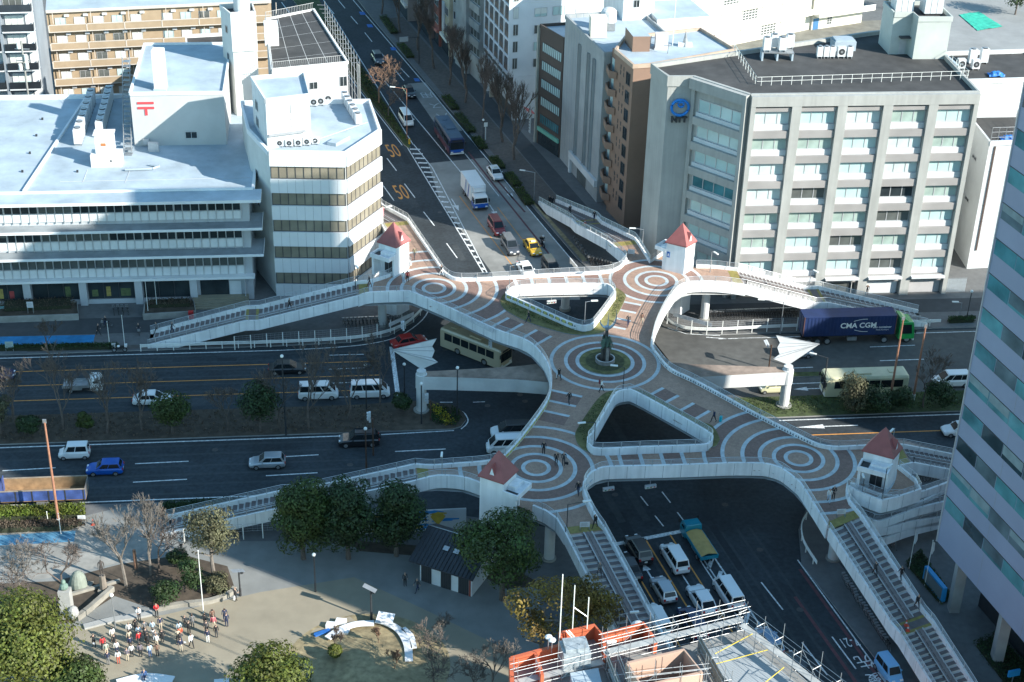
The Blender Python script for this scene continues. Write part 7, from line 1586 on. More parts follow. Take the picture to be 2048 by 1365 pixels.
def crown_mesh(seed, w, z0, z1, lumps, per, sz, m, sy=1.0, lr=.30):
    rg = random.Random(seed); V, F = [], []; cz, hz = (z0 + z1) / 2, (z1 - z0) / 2
    for i in range(lumps):
        for _ in range(30):
            d = Vector((rg.uniform(-1, 1), rg.uniform(-1, 1), rg.uniform(-.9, 1)))
            if .25 < d.length < 1: break
        r = w * lr * rg.uniform(.55, 1.05); c = Vector((d.x * (w / 2 - r * .75), d.y * (w / 2 - r * .75) * sy, cz + d.z * (hz - r * .55)))
        v, f = leaf_quads(rg, int(per * (r / (w * lr)) ** 1.6), c, r, sz); o = len(V); V += v; F += [tuple(o + q for q in ff) for ff in f]
    v, f = leaf_quads(rg, int(per * (1.2 if lr > .24 else .3)), Vector((0, 0, cz)), w * .34, sz, sy, hz / (w * .45)); o = len(V); V += v; F += [tuple(o + q for q in ff) for ff in f]
    return mesh_of('crown', V, F, m)
def trunk_mesh(seed, h, r, spread, m, limbs=6, z0=.35):
    rg = random.Random(seed); b = MB(); b.tube([(0, 0, 0), (rg.uniform(-.1, .1), rg.uniform(-.1, .1), h * .4), (rg.uniform(-.2, .2), rg.uniform(-.2, .2), h * .85)], r, m, 7, r * .35)
    for i in range(limbs):
        a = 2 * pi * i / limbs + rg.uniform(-.4, .4); z = h * (z0 + .4 * rg.random()); L = spread * rg.uniform(.6, 1)
        b.tube([(0, 0, z), (cos(a) * L * .45, sin(a) * L * .45, z + L * .35), (cos(a) * L, sin(a) * L, z + L * .75)], r * .42, m, 5, r * .1)
    o = b.build('trunk', None, False); me = o.data; bpy.data.objects.remove(o); return me
_TM = {}
def tree(name, label, p, kind, w, h, z0=None, seed=1, lumps=26, per=260, sz=.17, bark=None, group=None, sy=1.0, lr=.30, cat='tree', trunk=True):
    z0 = h * .28 if z0 is None else z0; key = (kind, round(w, 1), round(h, 1), seed, lumps)
    if key not in _TM: _TM[key] = (crown_mesh(seed, w, z0, h, lumps, per, sz, LEAF[kind], sy, lr), trunk_mesh(seed, h * .8, max(.06, h * .028), w * .36, bark or BARK) if trunk else None)
    t = thing(name, label, cat, p, 0, group); o = bpy.data.objects.new('crown', _TM[key][0]); COL.objects.link(o); o.parent = t
    if trunk: o = bpy.data.objects.new('trunk', _TM[key][1]); COL.objects.link(o); o.parent = t
    return t
def bare_mesh(seed, h, spread, m, depth=5, r=None, split=3, up=.55, sub='trunk'):
    rg = random.Random(seed); b = MB(); r = r or h * .018; T2 = []
    def grow(p, d, L, rad, k):
        q = p + d * L * .5 + Vector((rg.uniform(-1, 1), rg.uniform(-1, 1), 0)) * L * .06; e = p + d * L
        rad = max(rad, .017); b.tube([p, q, e], rad, m, 5 if k > 3 else 3, max(.013, rad * .66), caps=False)
        if k == 0: return
        n = split if k > 1 else split + 1
        for i in range(n):
            ax = Vector((rg.gauss(0, 1), rg.gauss(0, 1), rg.gauss(0, .35))); ax -= d * ax.dot(d)
            if ax.length < .01: continue
            nd = (d * up + ax.normalized() * spread * rg.uniform(.5, 1.1) + Vector((0, 0, .22))).normalized(); s = rg.uniform(.55, 1.0)
            grow(p + d * L * (s if i else 1.0), nd, L * rg.uniform(.58, .82), rad * .60, k - 1)
    grow(Vector((0, 0, 0)), Vector((rg.uniform(-.06, .06), rg.uniform(-.06, .06), 1)).normalized(), h * .34, r, depth)
    o = b.build(sub, None, False); me = o.data; bpy.data.objects.remove(o); return me
_BM = {}
def bare(name, label, p, h, spread=.6, seed=1, m=None, depth=5, group=None, rz=0.0, split=3, up=.55, r=None):
    key = (seed, round(h, 1), spread, (m or BARK).name, depth, split)
    if key not in _BM: _BM[key] = bare_mesh(seed, h, spread, m or BARK, depth, r, split, up)
    o = bpy.data.objects.new(name, _BM[key]); COL.objects.link(o); o.location = p; o.rotation_euler = (0, 0, rz); return tag(o, label, 'tree', group)
# park evergreens
tree('camphor_tree', 'dark round evergreen, left of three in a row below the left bridge stair', P(607, 1118, .14), 'mid', 6.8, 10.3, 1.0, 3, 38, 420, .16)
tree('camphor_tree', 'dark round evergreen, middle of three in a row below the left bridge stair', P(697, 1118, .14), 'dark', 6.4, 10.2, .9, 7, 38, 420, .16)
tree('camphor_tree', 'dark round evergreen, right of three in a row in front of the mural', P(793, 1112, .14), 'dark', 6.4, 9.6, 1.1, 9, 36, 400, .16)
tree('camphor_tree', 'broad evergreen with knobbly clumps beside the dark roofed toilet', P(1004, 1200, .14), 'mid', 10.8, 10.8, 3.2, 12, 17, 760, .16, lr=.23)
tree('camphor_tree', 'big sunlit yellow green evergreen filling the lower left corner', P(62, 1415, .14), 'light', 10.6, 12.2, 3.0, 21, 40, 520, .17)
tree('camphor_tree', 'smaller sunlit evergreen touching the lower left big one on its right', P(160, 1440, .14), 'mid', 6.2, 7.2, 2.0, 22, 26, 380, .16)
tree('camphor_tree', 'sunlit green crown cut by the bottom edge below the plaza', P(552, 1442, .14), 'light', 8.2, 7.6, 2.5, 25, 28, 420, .16)
tree('olive_tree', 'round pale olive tree on a light trunk beside the bushes', P(428, 1152, .14), 'olive', 6.3, 8.4, 3.0, 31, 46, 150, .13, BARKL, lr=.22)
tree('ochre_tree', 'sunlit ochre leaved tree in front of the southern west stair', P(1080, 1342, .14), 'ochre', 7.6, 10.8, 4.0, 34, 15, 260, .14, BARKL, lr=.19)
tree('ochre_tree', 'shaded ochre tree partly behind the orange parapet building', P(1172, 1290, .14), 'ochre', 7.6, 7.2, 2.0, 37, 22, 260, .15, BARKL, lr=.20)
for (u, v, w, h, k, sd, lb) in ((335, 1205, 3.8, 2.8, 'shrub', 41, 'dense green bush at the planter corner above the speakers'), (388, 1182, 3.4, 4.4, 'shrub', 42, 'tall dark green bush in front of the olive tree'), (438, 1180, 3.4, 1.5, 'olive', 43, 'low ragged shrub at the right end of the planter'), (672, 1322, 1.6, 1.9, 'light', 44, 'small green shrub on the dry mound'), (355, 1130, 2.6, 1.8, 'shrub', 45, 'low bush under the bare trees left of the olive tree'), (70, 1225, 3.6, 2.4, 'olive', 46, 'straggly bush behind the big lower left tree')):
    tree('bush', lb, P(u, v, .14), k, w, h, .2, sd, 12, 190, .12, cat='bush', trunk=False)
# median planting, left part
for (u, v, w, h, k, sd, lb) in ((346, 868, 5.0, 5.4, 'mid', 51, 'round evergreen on the median beside the half hidden white car'), (521, 862, 6.2, 6.6, 'dark', 52, 'largest round evergreen on the brown median'), (171, 868, 2.3, 2.9, 'hedge', 53, 'bright green cone bush on the brown median'), (62, 872, 3.0, 2.8, 'dark', 54, 'dark shrub on the median near the left edge'), (2, 868, 3.8, 5.2, 'olive', 55, 'yellowish tree on the median cut by the left edge'), (800, 828, 2.8, 2.6, 'shrub', 56, 'dark green bush left of the left mast column')):
    tree('evergreen' if w > 3.4 else 'bush', lb, P(u, v, .16), k, w, h, h * .22, sd, 22 if w > 4 else 12, 260, .14, cat='tree' if h > 4 else 'bush', trunk=h > 4)
for i, (u, v, h, sd, lb) in enumerate(((126, 858, 8.8, 61, 'tall bare tree on the median above the kei van'), (214, 866, 8.6, 62, 'bare tree on the median left of the round evergreen'), (284, 860, 8.8, 63, 'bare tree in front of the half hidden white car'), (455, 862, 6.0, 64, 'slender bare tree left of the largest median evergreen'), (617, 858, 9.4, 61, 'thick bare tree in front of the rear white van'), (697, 840, 9.0, 62, 'bare tree between the two white vans'), (760, 812, 8.6, 63, 'bare tree before the front white van'), (560, 858, 7.4, 64, 'bare tree right beside the largest median evergreen'), (32, 850, 7.0, 62, 'bare pale tree near the left edge of the median'))):
    bare('bare_tree', lb, P(u, v, .16), h, .52, sd, BARK, 6, 'bare trees on the median', i * 1.3, 3, .75)
def ground_leaves(b, poly, n, m, rg, h=.35, sz=.12, z=.16):
    xs = [p.x for p in poly]; ys = [p.y for p in poly]; pl = [(p.x, p.y) for p in poly]; c = 0; V, F = [], []
    while c < n:
        q = (rg.uniform(min(xs), max(xs)), rg.uniform(min(ys), max(ys)))
        if not inside(q, pl): continue
        v, f = leaf_quads(rg, 1, Vector((q[0], q[1], z + rg.random() * h)), .05, sz, out=.3); o = len(V); V += v; F += [tuple(o + k for k in f[0])]; c += 1
    b.add(V, F, m)
rgl = random.Random(77)
def stuff(name, label, fn): o = part(name, None, fn); o['kind'] = 'stuff'; o['label'] = label; o['category'] = 'plants'; return o
stuff('flower_bed', 'yellow flowering ground cover at the nose of the left median', lambda b: (ground_leaves(b, [P(855, 815, .16), P(915, 818, .16), P(924, 838, .16), P(912, 853, .16), P(868, 850, .16)], 900, LEAF['shrub'], rgl, .5), ground_leaves(b, [P(858, 815, .16), P(880, 815, .16), P(912, 850, .16), P(890, 853, .16), P(868, 832, .16)], 520, LEAF['flower'], rgl, .62, .09)))
stuff('dry_ground_cover', 'dry weeds and litter leaves on the brown median', lambda b: ground_leaves(b, [EW(-70, 156.2), EW(5, 156.4), EW(4, 161.4), EW(-70, 161.8)], 3800, LEAF['brownhedge'], rgl, .3, .13))
stuff('median_grass', 'dark grass and weeds on the right median', lambda b: ground_leaves(b, [EW(44, 156.6), EW(100, 157), EW(100, 160.3), EW(45, 160.2)], 3800, LEAF['mid'], rgl, .3, .11))
stuff('bed_weeds', 'weeds along the planting beds of the deck', lambda b: (ground_leaves(b, PL([(1006, 604), (1020, 622), (1125, 662), (1170, 668), (1120, 655), (1030, 612)]), 420, LEAF['hedge'], rgl, .3, .08, DZ + .1), ground_leaves(b, PL([(1154, 862), (1190, 812), (1226, 786), (1222, 800), (1186, 850), (1172, 890)]), 420, LEAF['mid'], rgl, .25, .08, DZ + .1), ground_leaves(b, PL([(1228, 640), (1248, 600), (1240, 590), (1222, 625)]), 200, LEAF['hedge'], rgl, .3, .08, DZ + .1)))
# right median and avenue
for (u, v, w, h, k, sd, lb) in ((1705, 822, 5.0, 5.4, 'olive', 71, 'sunlit topped shrub tree in front of the cream bus'), (1745, 825, 5.4, 3.6, 'dark', 72, 'dark spreading shrub below the cream bus'), (1795, 822, 3.6, 3.4, 'dark', 73, 'dark shrub at the rear wheels of the cream bus'), (1878, 818, 4.2, 4.0, 'dark', 74, 'dark shrub before the white minivan by the glass tower')):
    tree('median_shrub', lb, P(u, v, .16), k, w, h, .4, sd, 16, 230, .14, cat='shrub', trunk=h > 5)
bare('bare_tree', 'thin bare tree between the brown poles on the right median', P(1846, 815, .16), 7.0, .5, 64, BARK, 6, 'bare trees on the right median', .4, 3, .75)
bare('avenue_tree', 'wide russet bare tree on the avenue median', P(758, 212, .16), 9.6, .85, 81, TWIGO, 6, None, .3, 3, .6)
bare('avenue_tree', 'smaller russet bare tree behind the wide one on the avenue median', P(778, 238, .16), 6.5, .7, 82, BARK, 6, None, 1.1, 3, .6)
for i, (al, ac, h) in enumerate(((226, 68.6, 12.5), (233.5, 68.8, 13), (243, 68.0, 11), (252, 67.4, 12.5), (261, 66.8, 11.5), (270, 66.2, 12), (280, 65.6, 11), (291, 64.6, 11.5), (303, 63.6, 11), (316, 62.6, 11))):
    bare('street_tree', 'tall narrow bare street tree on the avenue pavement, %s from the footbridge' % ['nearest', 'second', 'third', 'fourth', 'fifth', 'sixth', 'seventh', 'eighth', 'ninth', 'farthest'][i], NS(al, ac, .13), h, .34, 84 + i % 3, BARK, 5, 'bare trees along the avenue', i * .9, 4, 1.0)
def hedge(name, label, pts, h, kind, n, z=.13, sz=.10, cat='hedge', group=None):
    t = thing(name, label, cat, pts[0], 0, group)
    def fn(b):
        rg = random.Random(len(label)); ground_leaves(b, pts, n, LEAF[kind], rg, h, sz, z); ground_leaves(b, pts, n, LEAF[kind], rg, h * .25, sz, z + h * .8)
    part('foliage', t, fn)
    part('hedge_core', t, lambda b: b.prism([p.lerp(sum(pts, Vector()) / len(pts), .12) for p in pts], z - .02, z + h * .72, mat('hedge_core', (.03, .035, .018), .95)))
    return t
for i, (u0, v0, u1, v1) in enumerate(((890, 195, 912, 222), (915, 230, 945, 268), (950, 277, 968, 300), (985, 318, 1003, 340), (1016, 350, 1035, 375), (1036, 380, 1060, 412), (800, 90, 822, 118), (765, 35, 790, 70))):
    p, q = P(u0, v0, .13), P(u1, v1, .13); n = Vector((cos(AN - pi / 2), sin(AN - pi / 2), 0)) * .8
    hedge('planter_hedge', 'low hedge in an avenue kerb planter, %s' % ['below the arched flats', 'beside the dark bus', 'behind the bus stop sign', 'next to the white taxi', 'right of the white taxi bonnet', 'at the head of the north east stair', 'above the russet tree', 'near the top edge'][i], [p - n, p + n, q + n, q - n], .6, 'hedge', 420, group='kerb planters of the avenue')
hedge('avenue_hedge', 'long green hedge on the avenue median above the white van', [NS(237, 53.0, .16), NS(237, 53.7, .16), NS(300, 53.1, .16), NS(300, 49.2, .16)], .7, 'hedge', 4200, .16, .12)
hedge('hedge', 'sunlit yellow green hedge in front of the dump truck', [P(-60, 1052, .13), P(-60, 1032, .13), P(172, 1024, .13), P(172, 1046, .13)], 1.25, 'bright', 3400, .13, .11)
hedge('hedge', 'brown clipped shrubs behind the yellow green hedge', [P(-60, 1070, .13), P(-60, 1056, .13), P(180, 1048, .13), P(150, 1062, .13)], .8, 'brownhedge', 1700, .13, .10)
hedge('hedge', 'shaded green hedge at the foot of the lower left stair', [P(318, 1034, .13), P(322, 1018, .13), P(480, 1008, .13), P(480, 1018, .13)], 1.0, 'shrub', 1500, .13, .10)
hedge('hedge', 'low green verge hedge before the bright blue cycle lane', [P(-60, 704, .13), P(-60, 696, .13), P(238, 692, .13), P(238, 700, .13)], .55, 'shrub', 2600, .13, .09)
hedge('hedge', 'small dark hedge near the lorry cab and the tower', [P(1895, 648, .13), P(1895, 640, .13), P(1950, 638, .13), P(1950, 646, .13)], .6, 'shrub', 500)
hedge('hedge', 'dark green bed round the blue sign by the glass tower', [P(1810, 1130, .13), P(1840, 1105, .13), P(1905, 1200, .13), P(1880, 1212, .13)], .5, 'dark', 1600)
hedge('hedge', 'dark shrub bed at the tower corner near the bottom edge', [P(1945, 1290, .13), P(1990, 1270, .13), P(2080, 1360, .13), P(2030, 1400, .13)], .6, 'dark', 1700)
for (pts, lb) in (([(0, 625), (0, 607), (150, 600), (152, 618)], 'clipped brown hedge in the left concrete planter before the post office'), ([(292, 617), (296, 605), (384, 602), (386, 614)], 'sparse shrubs in the right concrete planter before the post office')):
    hedge('planter_shrubs', lb, [P(u, v, .9) for u, v in pts], .6, 'brownhedge', 700, .9, .09)
# park bare trees
for (u, v, h, sp, sd, m, lb) in ((252, 1172, 10.0, .42, 91, BARKL, 'tall bare tree with twisted trunk above the bronze figure'), (302, 1150, 8.6, .40, 92, BARKL, 'bare tree left of the olive tree, pruned crown'), (318, 1142, 6.6, .6, 93, BARK, 'dark crooked bare tree beside the pruned one'), (128, 1188, 7.4, .7, 94, BARK, 'spreading bare tree over the worn blue lane'), (38, 1190, 7.2, .7, 95, BARKL, 'bare tree at the left edge above the big evergreen'), (18, 1230, 5.6, .8, 93, BARK, 'low spreading bare tree by the left edge'), (868, 1375, 6.2, .75, 97, BARK, 'bare tree at the bottom edge on the dry mound'), (985, 1385, 6.6, .62, 98, BARKL, 'greyish twiggy bare tree left of the orange building'), (948, 1392, 5.2, .6, 99, BARKL, 'small twiggy bare tree between mound and orange building'), (757, 1292, 2.2, .4, 101, TWIGO, 'staked sapling inside the curved bench'), (790, 1345, 2.6, .4, 102, TWIGO, 'staked sapling lower on the dry mound'), (672, 1308, 2.6, .5, 103, BARK, 'thin bare sapling beside the mound shrub'), (94, 705, 4.6, .4, 104, BARK, 'thin bare roadside tree in the bright blue lane verge'), (880, 1290, 3.6, .7, 105, BARKL, 'leafless shrub right of the curved bench')):
    bare('bare_tree', lb, P(u, v, .14), h, sp, sd, m, 6, None, 0, 3, .7 if sp < .65 else .55)
for (u, v, lb, w) in ((2030, 30, 'dark tree at the far corner of the school yard', 8), (1780, 20, 'green tree between the school porch and the rooftop tanks', 6), (1990, -20, 'dark trees row at the top of the school yard', 9)):
    tree('yard_tree', lb, P(u, v, .1), 'dark', w, 7, 1.5, 111, 20, 200, .2)
# ================================================================ STREET FURNITURE
def lamp(label, p, h, arm=(1.2, 0), colm=None, head=(.7, .22, .12), base=None, group=None, name='street_lamp', shape='arm', r=.06):
    m = colm or STEEL; t = thing(name, label, 'lamp', p, 0, group); ax = Vector((arm[0], arm[1], 0)); 
    part('pole', t, lambda b: (b.cyl(0, 0, 0, h * .25, r * 1.4, m, 8), b.tube([(0, 0, h * .24), (0, 0, h)], r, m, 8), b.tube([(0, 0, h - .05), ax + Vector((0, 0, h + .1))], r * .7, m, 6)) if ax.length > .01 else (b.cyl(0, 0, 0, h * .25, r * 1.5, m, 8), b.tube([(0, 0, h * .24), (0, 0, h)], r, m, 8)), False)
    if shape == 'arm':
        a = atan2(ax.y, ax.x)
        part('lamp_head', t, lambda b: (setattr(b, 'M', Matrix.Translation(ax + Vector((0, 0, h + .06))) @ Matrix.Rotation(a, 4, 'Z')), b.box(-.15, head[0], -head[1] / 2, head[1] / 2, 0, head[2], LAMPG)), False)
    else: part('lamp_globe', t, lambda b: b.ball((0, 0, h + .14), .2, LAMPG, 12, 8), False)
    return t
dE, dN_ = Vector((cos(AE), sin(AE), 0)), Vector((cos(AN), sin(AN), 0))
def zup(ub, vb, z, vt): # height of a vertical at the base point whose top shows at row vt
    b = P(ub, vb, z); lo, hi = 0.0, 40.0
    for _ in range(40):
        m = (lo + hi) / 2; q = b + Vector((0, 0, m)) - Vector((0, 0, CAM_H)); vv = 682.5 + FPX * q.dot(_D) / q.dot(_F)
        if vv > vt: lo = m
        else: hi = m
    return m
GL_ = 'lamps on the footbridge'
for (u, v, vt, arm, m, lb) in ((1019, 582, 532, (.9, .2), STEEL, 'slim silver deck lamp at the left corner of the sunlit opening'), (1222, 578, 526, (1.4, .3), STEEL, 'silver deck lamp with long arm at the right corner of the sunlit opening'), (1169, 646, 604, (.8, .1), STEEL, 'silver deck lamp in front of the dark water like opening'), (1246, 778, 735, (-.9, .1), DARKM, 'dark deck lamp at the top of the lower opening'), (1188, 893, 845, (-1.2, -.3), DARKM, 'dark deck lamp at the left side of the lower opening'), (1133, 1066, 1009, (1.6, .4), DARKM, 'dark deck lamp before the southern west stair'), (1237, 1262, 1229, (1.1, .2), STEEL, 'silver stair lamp above the orange parapet'), (1285, 487, 459, (-1.2, 0), STEEL, 'silver lamp beside the grey ribbed corner near the right lift'), (1420, 545, 503, (.3, -.5), STEEL, 'silver lamp at the head of the right stair'), (1618, 575, 540, (.3, -.4), STEEL, 'silver lamp on the right stair landing'),
                               (884, 962, 903, (0, -.5), STEEL, 'silver lamp at the head of the lower left stair'), (711, 578, 531, (.2, -.4), DARKM, 'dark lamp at the head of the left stair'), (1786, 878, 857, (-.3, -.4), STEEL, 'silver lamp behind the right maroon lift roof'), (1763, 1004, 938, (.2, .2), DARKM, 'dark lamp on the ramp before the right maroon lift'), (1722, 998, 960, (.0, .3), DARKM, 'short dark lamp at the ramp bend'), (758, 452, 418, (1.1, .5), STEEL, 'silver lamp on the avenue stair beside the white office')):
    lamp(lb, P(u, v, DZ + (0 if v < 1200 else -2.4)), zup(u, v, DZ + (0 if v < 1200 else -2.4), vt), arm, m, group=GL_, r=.045)
for (u, v, vt, arm, m, lb, z) in ((814, 278, 178, (-2.0, .3), POLEB, 'tall brown avenue lamp at the tip of the hedge median', .16), (966, 278, 242, (0, 0), DARKM, 'dark globe lamp on the avenue pavement beside the hedge', .13), (1068, 400, 345, (-1.6, .3), STEEL, 'silver lamp on the pavement above the north east stair', .13), (970, 660, 0, (0, 0), STEEL, '', 0)):
    if not lb: continue
    lamp(lb, P(u, v, z), zup(u, v, z, vt), arm, m, group='lamps of the avenue', shape='arm' if arm[0] else 'globe')
for (u, v, vt, lb) in ((733, 818, 732, 'black globe lamp post on the median before the front white van'), (809, 790, 731, 'black globe lamp post right of the stop line'), (914, 835, 738, 'black post at the nose of the left median'), (843, 848, 770, 'black post with signal at the left mast')):
    lamp(lb, P(u, v, .16), zup(u, v, .16, vt), (0, 0), DARKM, shape='globe', group='posts on the left median', r=.07)
for (u, v, vt, lb) in ((118, 1050, 845, 'tall rust brown pole rising in front of the dump truck'), (1826, 800, 655, 'tall rust brown pole on the right median, right one of two'), (1779, 806, 640, 'tall rust brown pole on the right median, left one of two')):
    t = thing('brown_pole', lb, 'pole', P(u, v, .14), 0, 'rust brown poles'); h = zup(u, v, .14, vt)
    part('shaft', t, lambda b: b.tube([(0, 0, 0), (0, 0, h)], .16, POLEB, 8, .10), False); part('collar', t, lambda b: (b.cyl(0, 0, 0, .8, .2, LAMPG, 8), b.box(-.18, .18, -.05, .05, h - .1, h + .35, STEEL)), False)
for (u, v, vt, lb, arm) in ((572, 870, 715, 'slim dark steel pole standing by the largest median evergreen', (0, 0)), (733, 945, 860, 'brown signal pole rising from the lower left stair', (0, 0)), (1645, 790, 716, 'dark lamp pole left of the sunlit median shrub', (-1.4, .6)), (1430, 740, 0, '', 0)):
    if lb: lamp(lb, P(u, v, .1), zup(u, v, .1, vt), arm, DARKM if 'dark' in lb else BROWNM, shape='arm' if arm[0] else 'globe', r=.08)
lamp('silver street lamp leaning over the right kerb railing', P(1560, 668, .13), zup(1560, 668, .13, 604), (-2.6, .2), STEEL, r=.05)
lamp('tall dark lamp post on the pavement beside the tower edge', P(1933, 640, .13), zup(1933, 640, .13, 585), (0, 0), DARKM, shape='globe'); lamp('white bent lamp on the pavement behind the lorry cab', P(1918, 638, .13), zup(1918, 638, .13, 606), (-.6, 0), STEEL, r=.04)
def signal(label, p, face, h=0.0, horiz=True, pole=False, hang=0.0):
    t = thing('traffic_signal', label, 'traffic light', p, face, 'traffic signals'); z = h
    def hs(b):
        if horiz: b.box(-.11, .11, -.62, .62, z - .2, z + .2, WHITE2)
        else: b.box(-.11, .11, -.2, .2, z - .62, z + .62, WHITE2)
    part('housing', t, hs, False)
    def ln(b):
        for k, m in zip((-1, 0, 1), (mat('signal_green', (.02, .25, .14), .3), mat('signal_amber', (.35, .20, .02), .3), REDL)):
            y, zz = (k * .38, z) if horiz else (0, z - k * .38); b.M = Matrix.Translation((.12, y, zz)) @ Matrix.Rotation(pi / 2, 4, 'Y'); b.cyl(0, 0, 0, .02, .14, m, 10); b.M = None; b.box(.12, .34, y - .16, y + .16, zz + .15, zz + .18, WHITE2); b.box(.12, .30, y - .17, y - .145, zz, zz + .16, WHITE2); b.box(.12, .30, y + .145, y + .17, zz, zz + .16, WHITE2)
    part('lamp', t, ln, False)
    if pole: part('pole', t, lambda b: (b.tube([(-.3, .9, 0), (-.3, .9, z + .3)], .09, BROWNM, 8), b.tube([(-.3, .9, z), (-.1, .2, z)], .05, BROWNM, 6)), False)
    if hang: part('bracket', t, lambda b: b.tube([(-.1, 0, z + .1), (-.2, 0, z + hang)], .05, STEEL, 6), False)
    return t
signal('white signal head hanging under the bridge at the left of the southern road', P(1217, 978, 4.3), SOUTH + pi + pi, 0, True, False, 1.0); signal('white signal head hanging under the bridge over the middle of the southern road', P(1301, 973, 4.3), SOUTH, 0, True, False, 1.0)
signal('white signal head with visors under the upper left bridge arm', P(807, 652, 4.2), WEST, 0, False, False, .9); signal('white signal head below the left bridge arm beside the beige bus', P(982, 686, 4.2), WEST, 0, False, False, .9); signal('signal head on a brown post behind the right mast beam', P(1528, 742, .0), WEST, 3.9, True, True); signal('signal head beside the left mast column', P(855, 832, .16), WEST, 2.4, False, True); signal('signal head on the brown pole above the black off-roader', P(741, 903, .0), WEST, 4.6, False, True); signal('signal cluster hanging in the sunlit opening of the deck', P(1103, 604, 4.4), SOUTH, 0, True, False, 1.0)
# kerb railings
def kerb_rail(label, path, beam=True, mesh=False, h=1.0):
    t = thing('kerb_railing', label, 'railing', path[0], 0)
    def fn(b):
        for p in resample(path, 2.0): b.box(p.x - .05, p.x + .05, p.y - .05, p.y + .05, p.z, p.z + (1.9 if mesh else h), LAMPG)
    part('post', t, fn)
    def bm_(b):
        for k in ((.62, .78, .94) if beam else ()): b.tube([p + Vector((0, 0, k)) for p in path], .055, LAMPG, 5)
        if mesh:
            for k in (1.0, 1.3, 1.6, 1.88): b.tube([p + Vector((0, 0, k)) for p in path], .014, STEEL, 4)
            for p in resample(path, .5): b.tube([p + Vector((0, 0, .95)), p + Vector((0, 0, 1.88))], .010, STEEL, 3)
    part('rail', t, bm_)
kerb_rail('white kerb railing with mesh curving under the upper left bridge arm', smooth_path([P(u, v, .13) for u, v in ((282, 703), (420, 698), (560, 694), (690, 687), (760, 677), (812, 657), (850, 622))], 4), True, False)
kerb_rail('grey mesh fence behind the kerb railing under the left stair', smooth_path([P(u, v, .13) for u, v in ((470, 700), (560, 692), (690, 684), (765, 672), (815, 650))], 3), False, True)
kerb_rail('white kerb railing with mesh along the right sunlit kerb', smooth_path([P(u, v, .13) for u, v in ((1334, 648), (1352, 660), (1378, 667), (1430, 669), (1530, 664), (1625, 660))], 4), True, True)
kerb_rail('white kerb railing in front of the lorry cab', [P(1800, 655, .13), P(1880, 652, .13)], True, False); kerb_rail('white curved railing at the shaded corner below the southern stair', smooth_path([P(u, v, .13) for u, v in ((1612, 1040), (1602, 1060), (1606, 1095), (1632, 1138))], 4), True, False)
kerb_rail('low dark fence under the lower left stair beside the park trees', [P(330, 1090, .13), P(500, 1078, .13), P(560, 1075, .13)], False, True)
# planters, signs, boxes before the post office
for pts, lb in (([(-60, 648), (-60, 622), (155, 614), (158, 640)], 'stained concrete planter left of the post office bicycles'), ([(288, 640), (291, 616), (388, 611), (392, 634)], 'stained concrete planter below the post office flagpoles')):
    t = thing('planter', lb, 'planter', P(*pts[0], .13)); q = [P(u, v, .13) for u, v in pts]
    part('planter_wall', t, lambda b: wall_strip(b, [Vector((p.x, p.y, 0)) for p in q + [q[0]]], .22, .13, 1.0, CONC)); part('planter_soil', t, lambda b: b.prism(q, .13, .85, SOIL))
def board(label, p, rz, w=.9, h=1.2, leg=.3, m=None, name='sign_board', cat='sign'):
    t = thing(name, label, cat, p, rz); part('panel', t, lambda b: b.box(-w / 2, w / 2, -.02, .02, leg, h, m or WHITE2), False)
    part('leg', t, lambda b: [b.box(x - .02, x + .02, -.18, .18, 0, leg + .02, STEEL) for x in (-w / 2 + .05, w / 2 - .05)], False)
    part('notice_text', t, lambda b: [b.box(-w * .36, w * (.36 - .12 * (i % 2)), -.026, -.021, leg + (h - leg) * (.2 + .18 * i), leg + (h - leg) * (.27 + .18 * i), SEAM) for i in range(4)], False); return t
board('white notice board standing at the head of the southern west stair', P(1169, 1060, DZ), .1, 1.0, .95, .35); board('white notice board on the yellow paving at the head of the long southern stair', P(1681, 1034, DZ), .15, .95, .95, .35); board('white notice board at the head of the north east stair', P(1262, 512, DZ), -.2, .9, .95, .3); board('white notice board on a thin post in the left planter', P(62, 626, .9), AE, .8, 1.6, .75); board('small white sign by the parked scooter', P(228, 698, .13), AE, .5, .8, .3); board('white sign panel at the right end of the sunlit hedge', P(165, 1050, .13), AE, .8, 1.2, .6); board('white slanted notice in the dark bed near the bottom right', P(1992, 1325, .13), .6, .8, .9, .3)
board('teal bench backed banner at the far left before the post office', P(4, 628, .13), AE, 2.4, 1.1, .5, mat('banner_teal', (.10, .32, .36), .7)); board('pale green box sign in the bright blue lane at the left edge', P(20, 702, .13), AE, 1.0, 1.3, .3, mat('box_green', (.34, .46, .43), .6))
t = thing('post_box', 'red post box beside the left stair and the planter', 'post box', P(383, 640, .13), AE); part('box', t, lambda b: (b.box(-.32, .32, -.25, .25, .25, 1.25, mat('postbox_red', (.55, .03, .03), .4, .05)), b.box(-.1, .1, -.1, .1, 0, .25, DARKM)), False); part('slot', t, lambda b: b.box(-.25, .25, -.27, -.255, .95, 1.03, DARKM), False)
def pole_(label, p, h, m, r=.04, flag=None, name='flagpole', cat='flagpole', group=None):
    t = thing(name, label, cat, p, 0, group); part('pole', t, lambda b: (b.tube([(0, 0, 0), (0, 0, h)], r, m, 7, r * .6), b.ball((0, 0, h + .05), r * 1.3, m, 6, 4)), False)
    if flag: part('flag', t, lambda b: b.add([(.02, 0, h - .1), (.28, .1, h - .3), (.34, .05, h - 1.2), (.12, -.06, h - 1.7), (.03, 0, h - 1.5)], [(0, 1, 2, 3, 4)], flag), False)
    return t
pole_('white flagpole on the plaza in front of the stone planter', P(407, 1226, .14), zup(407, 1226, .14, 1103), LAMPG, .055)
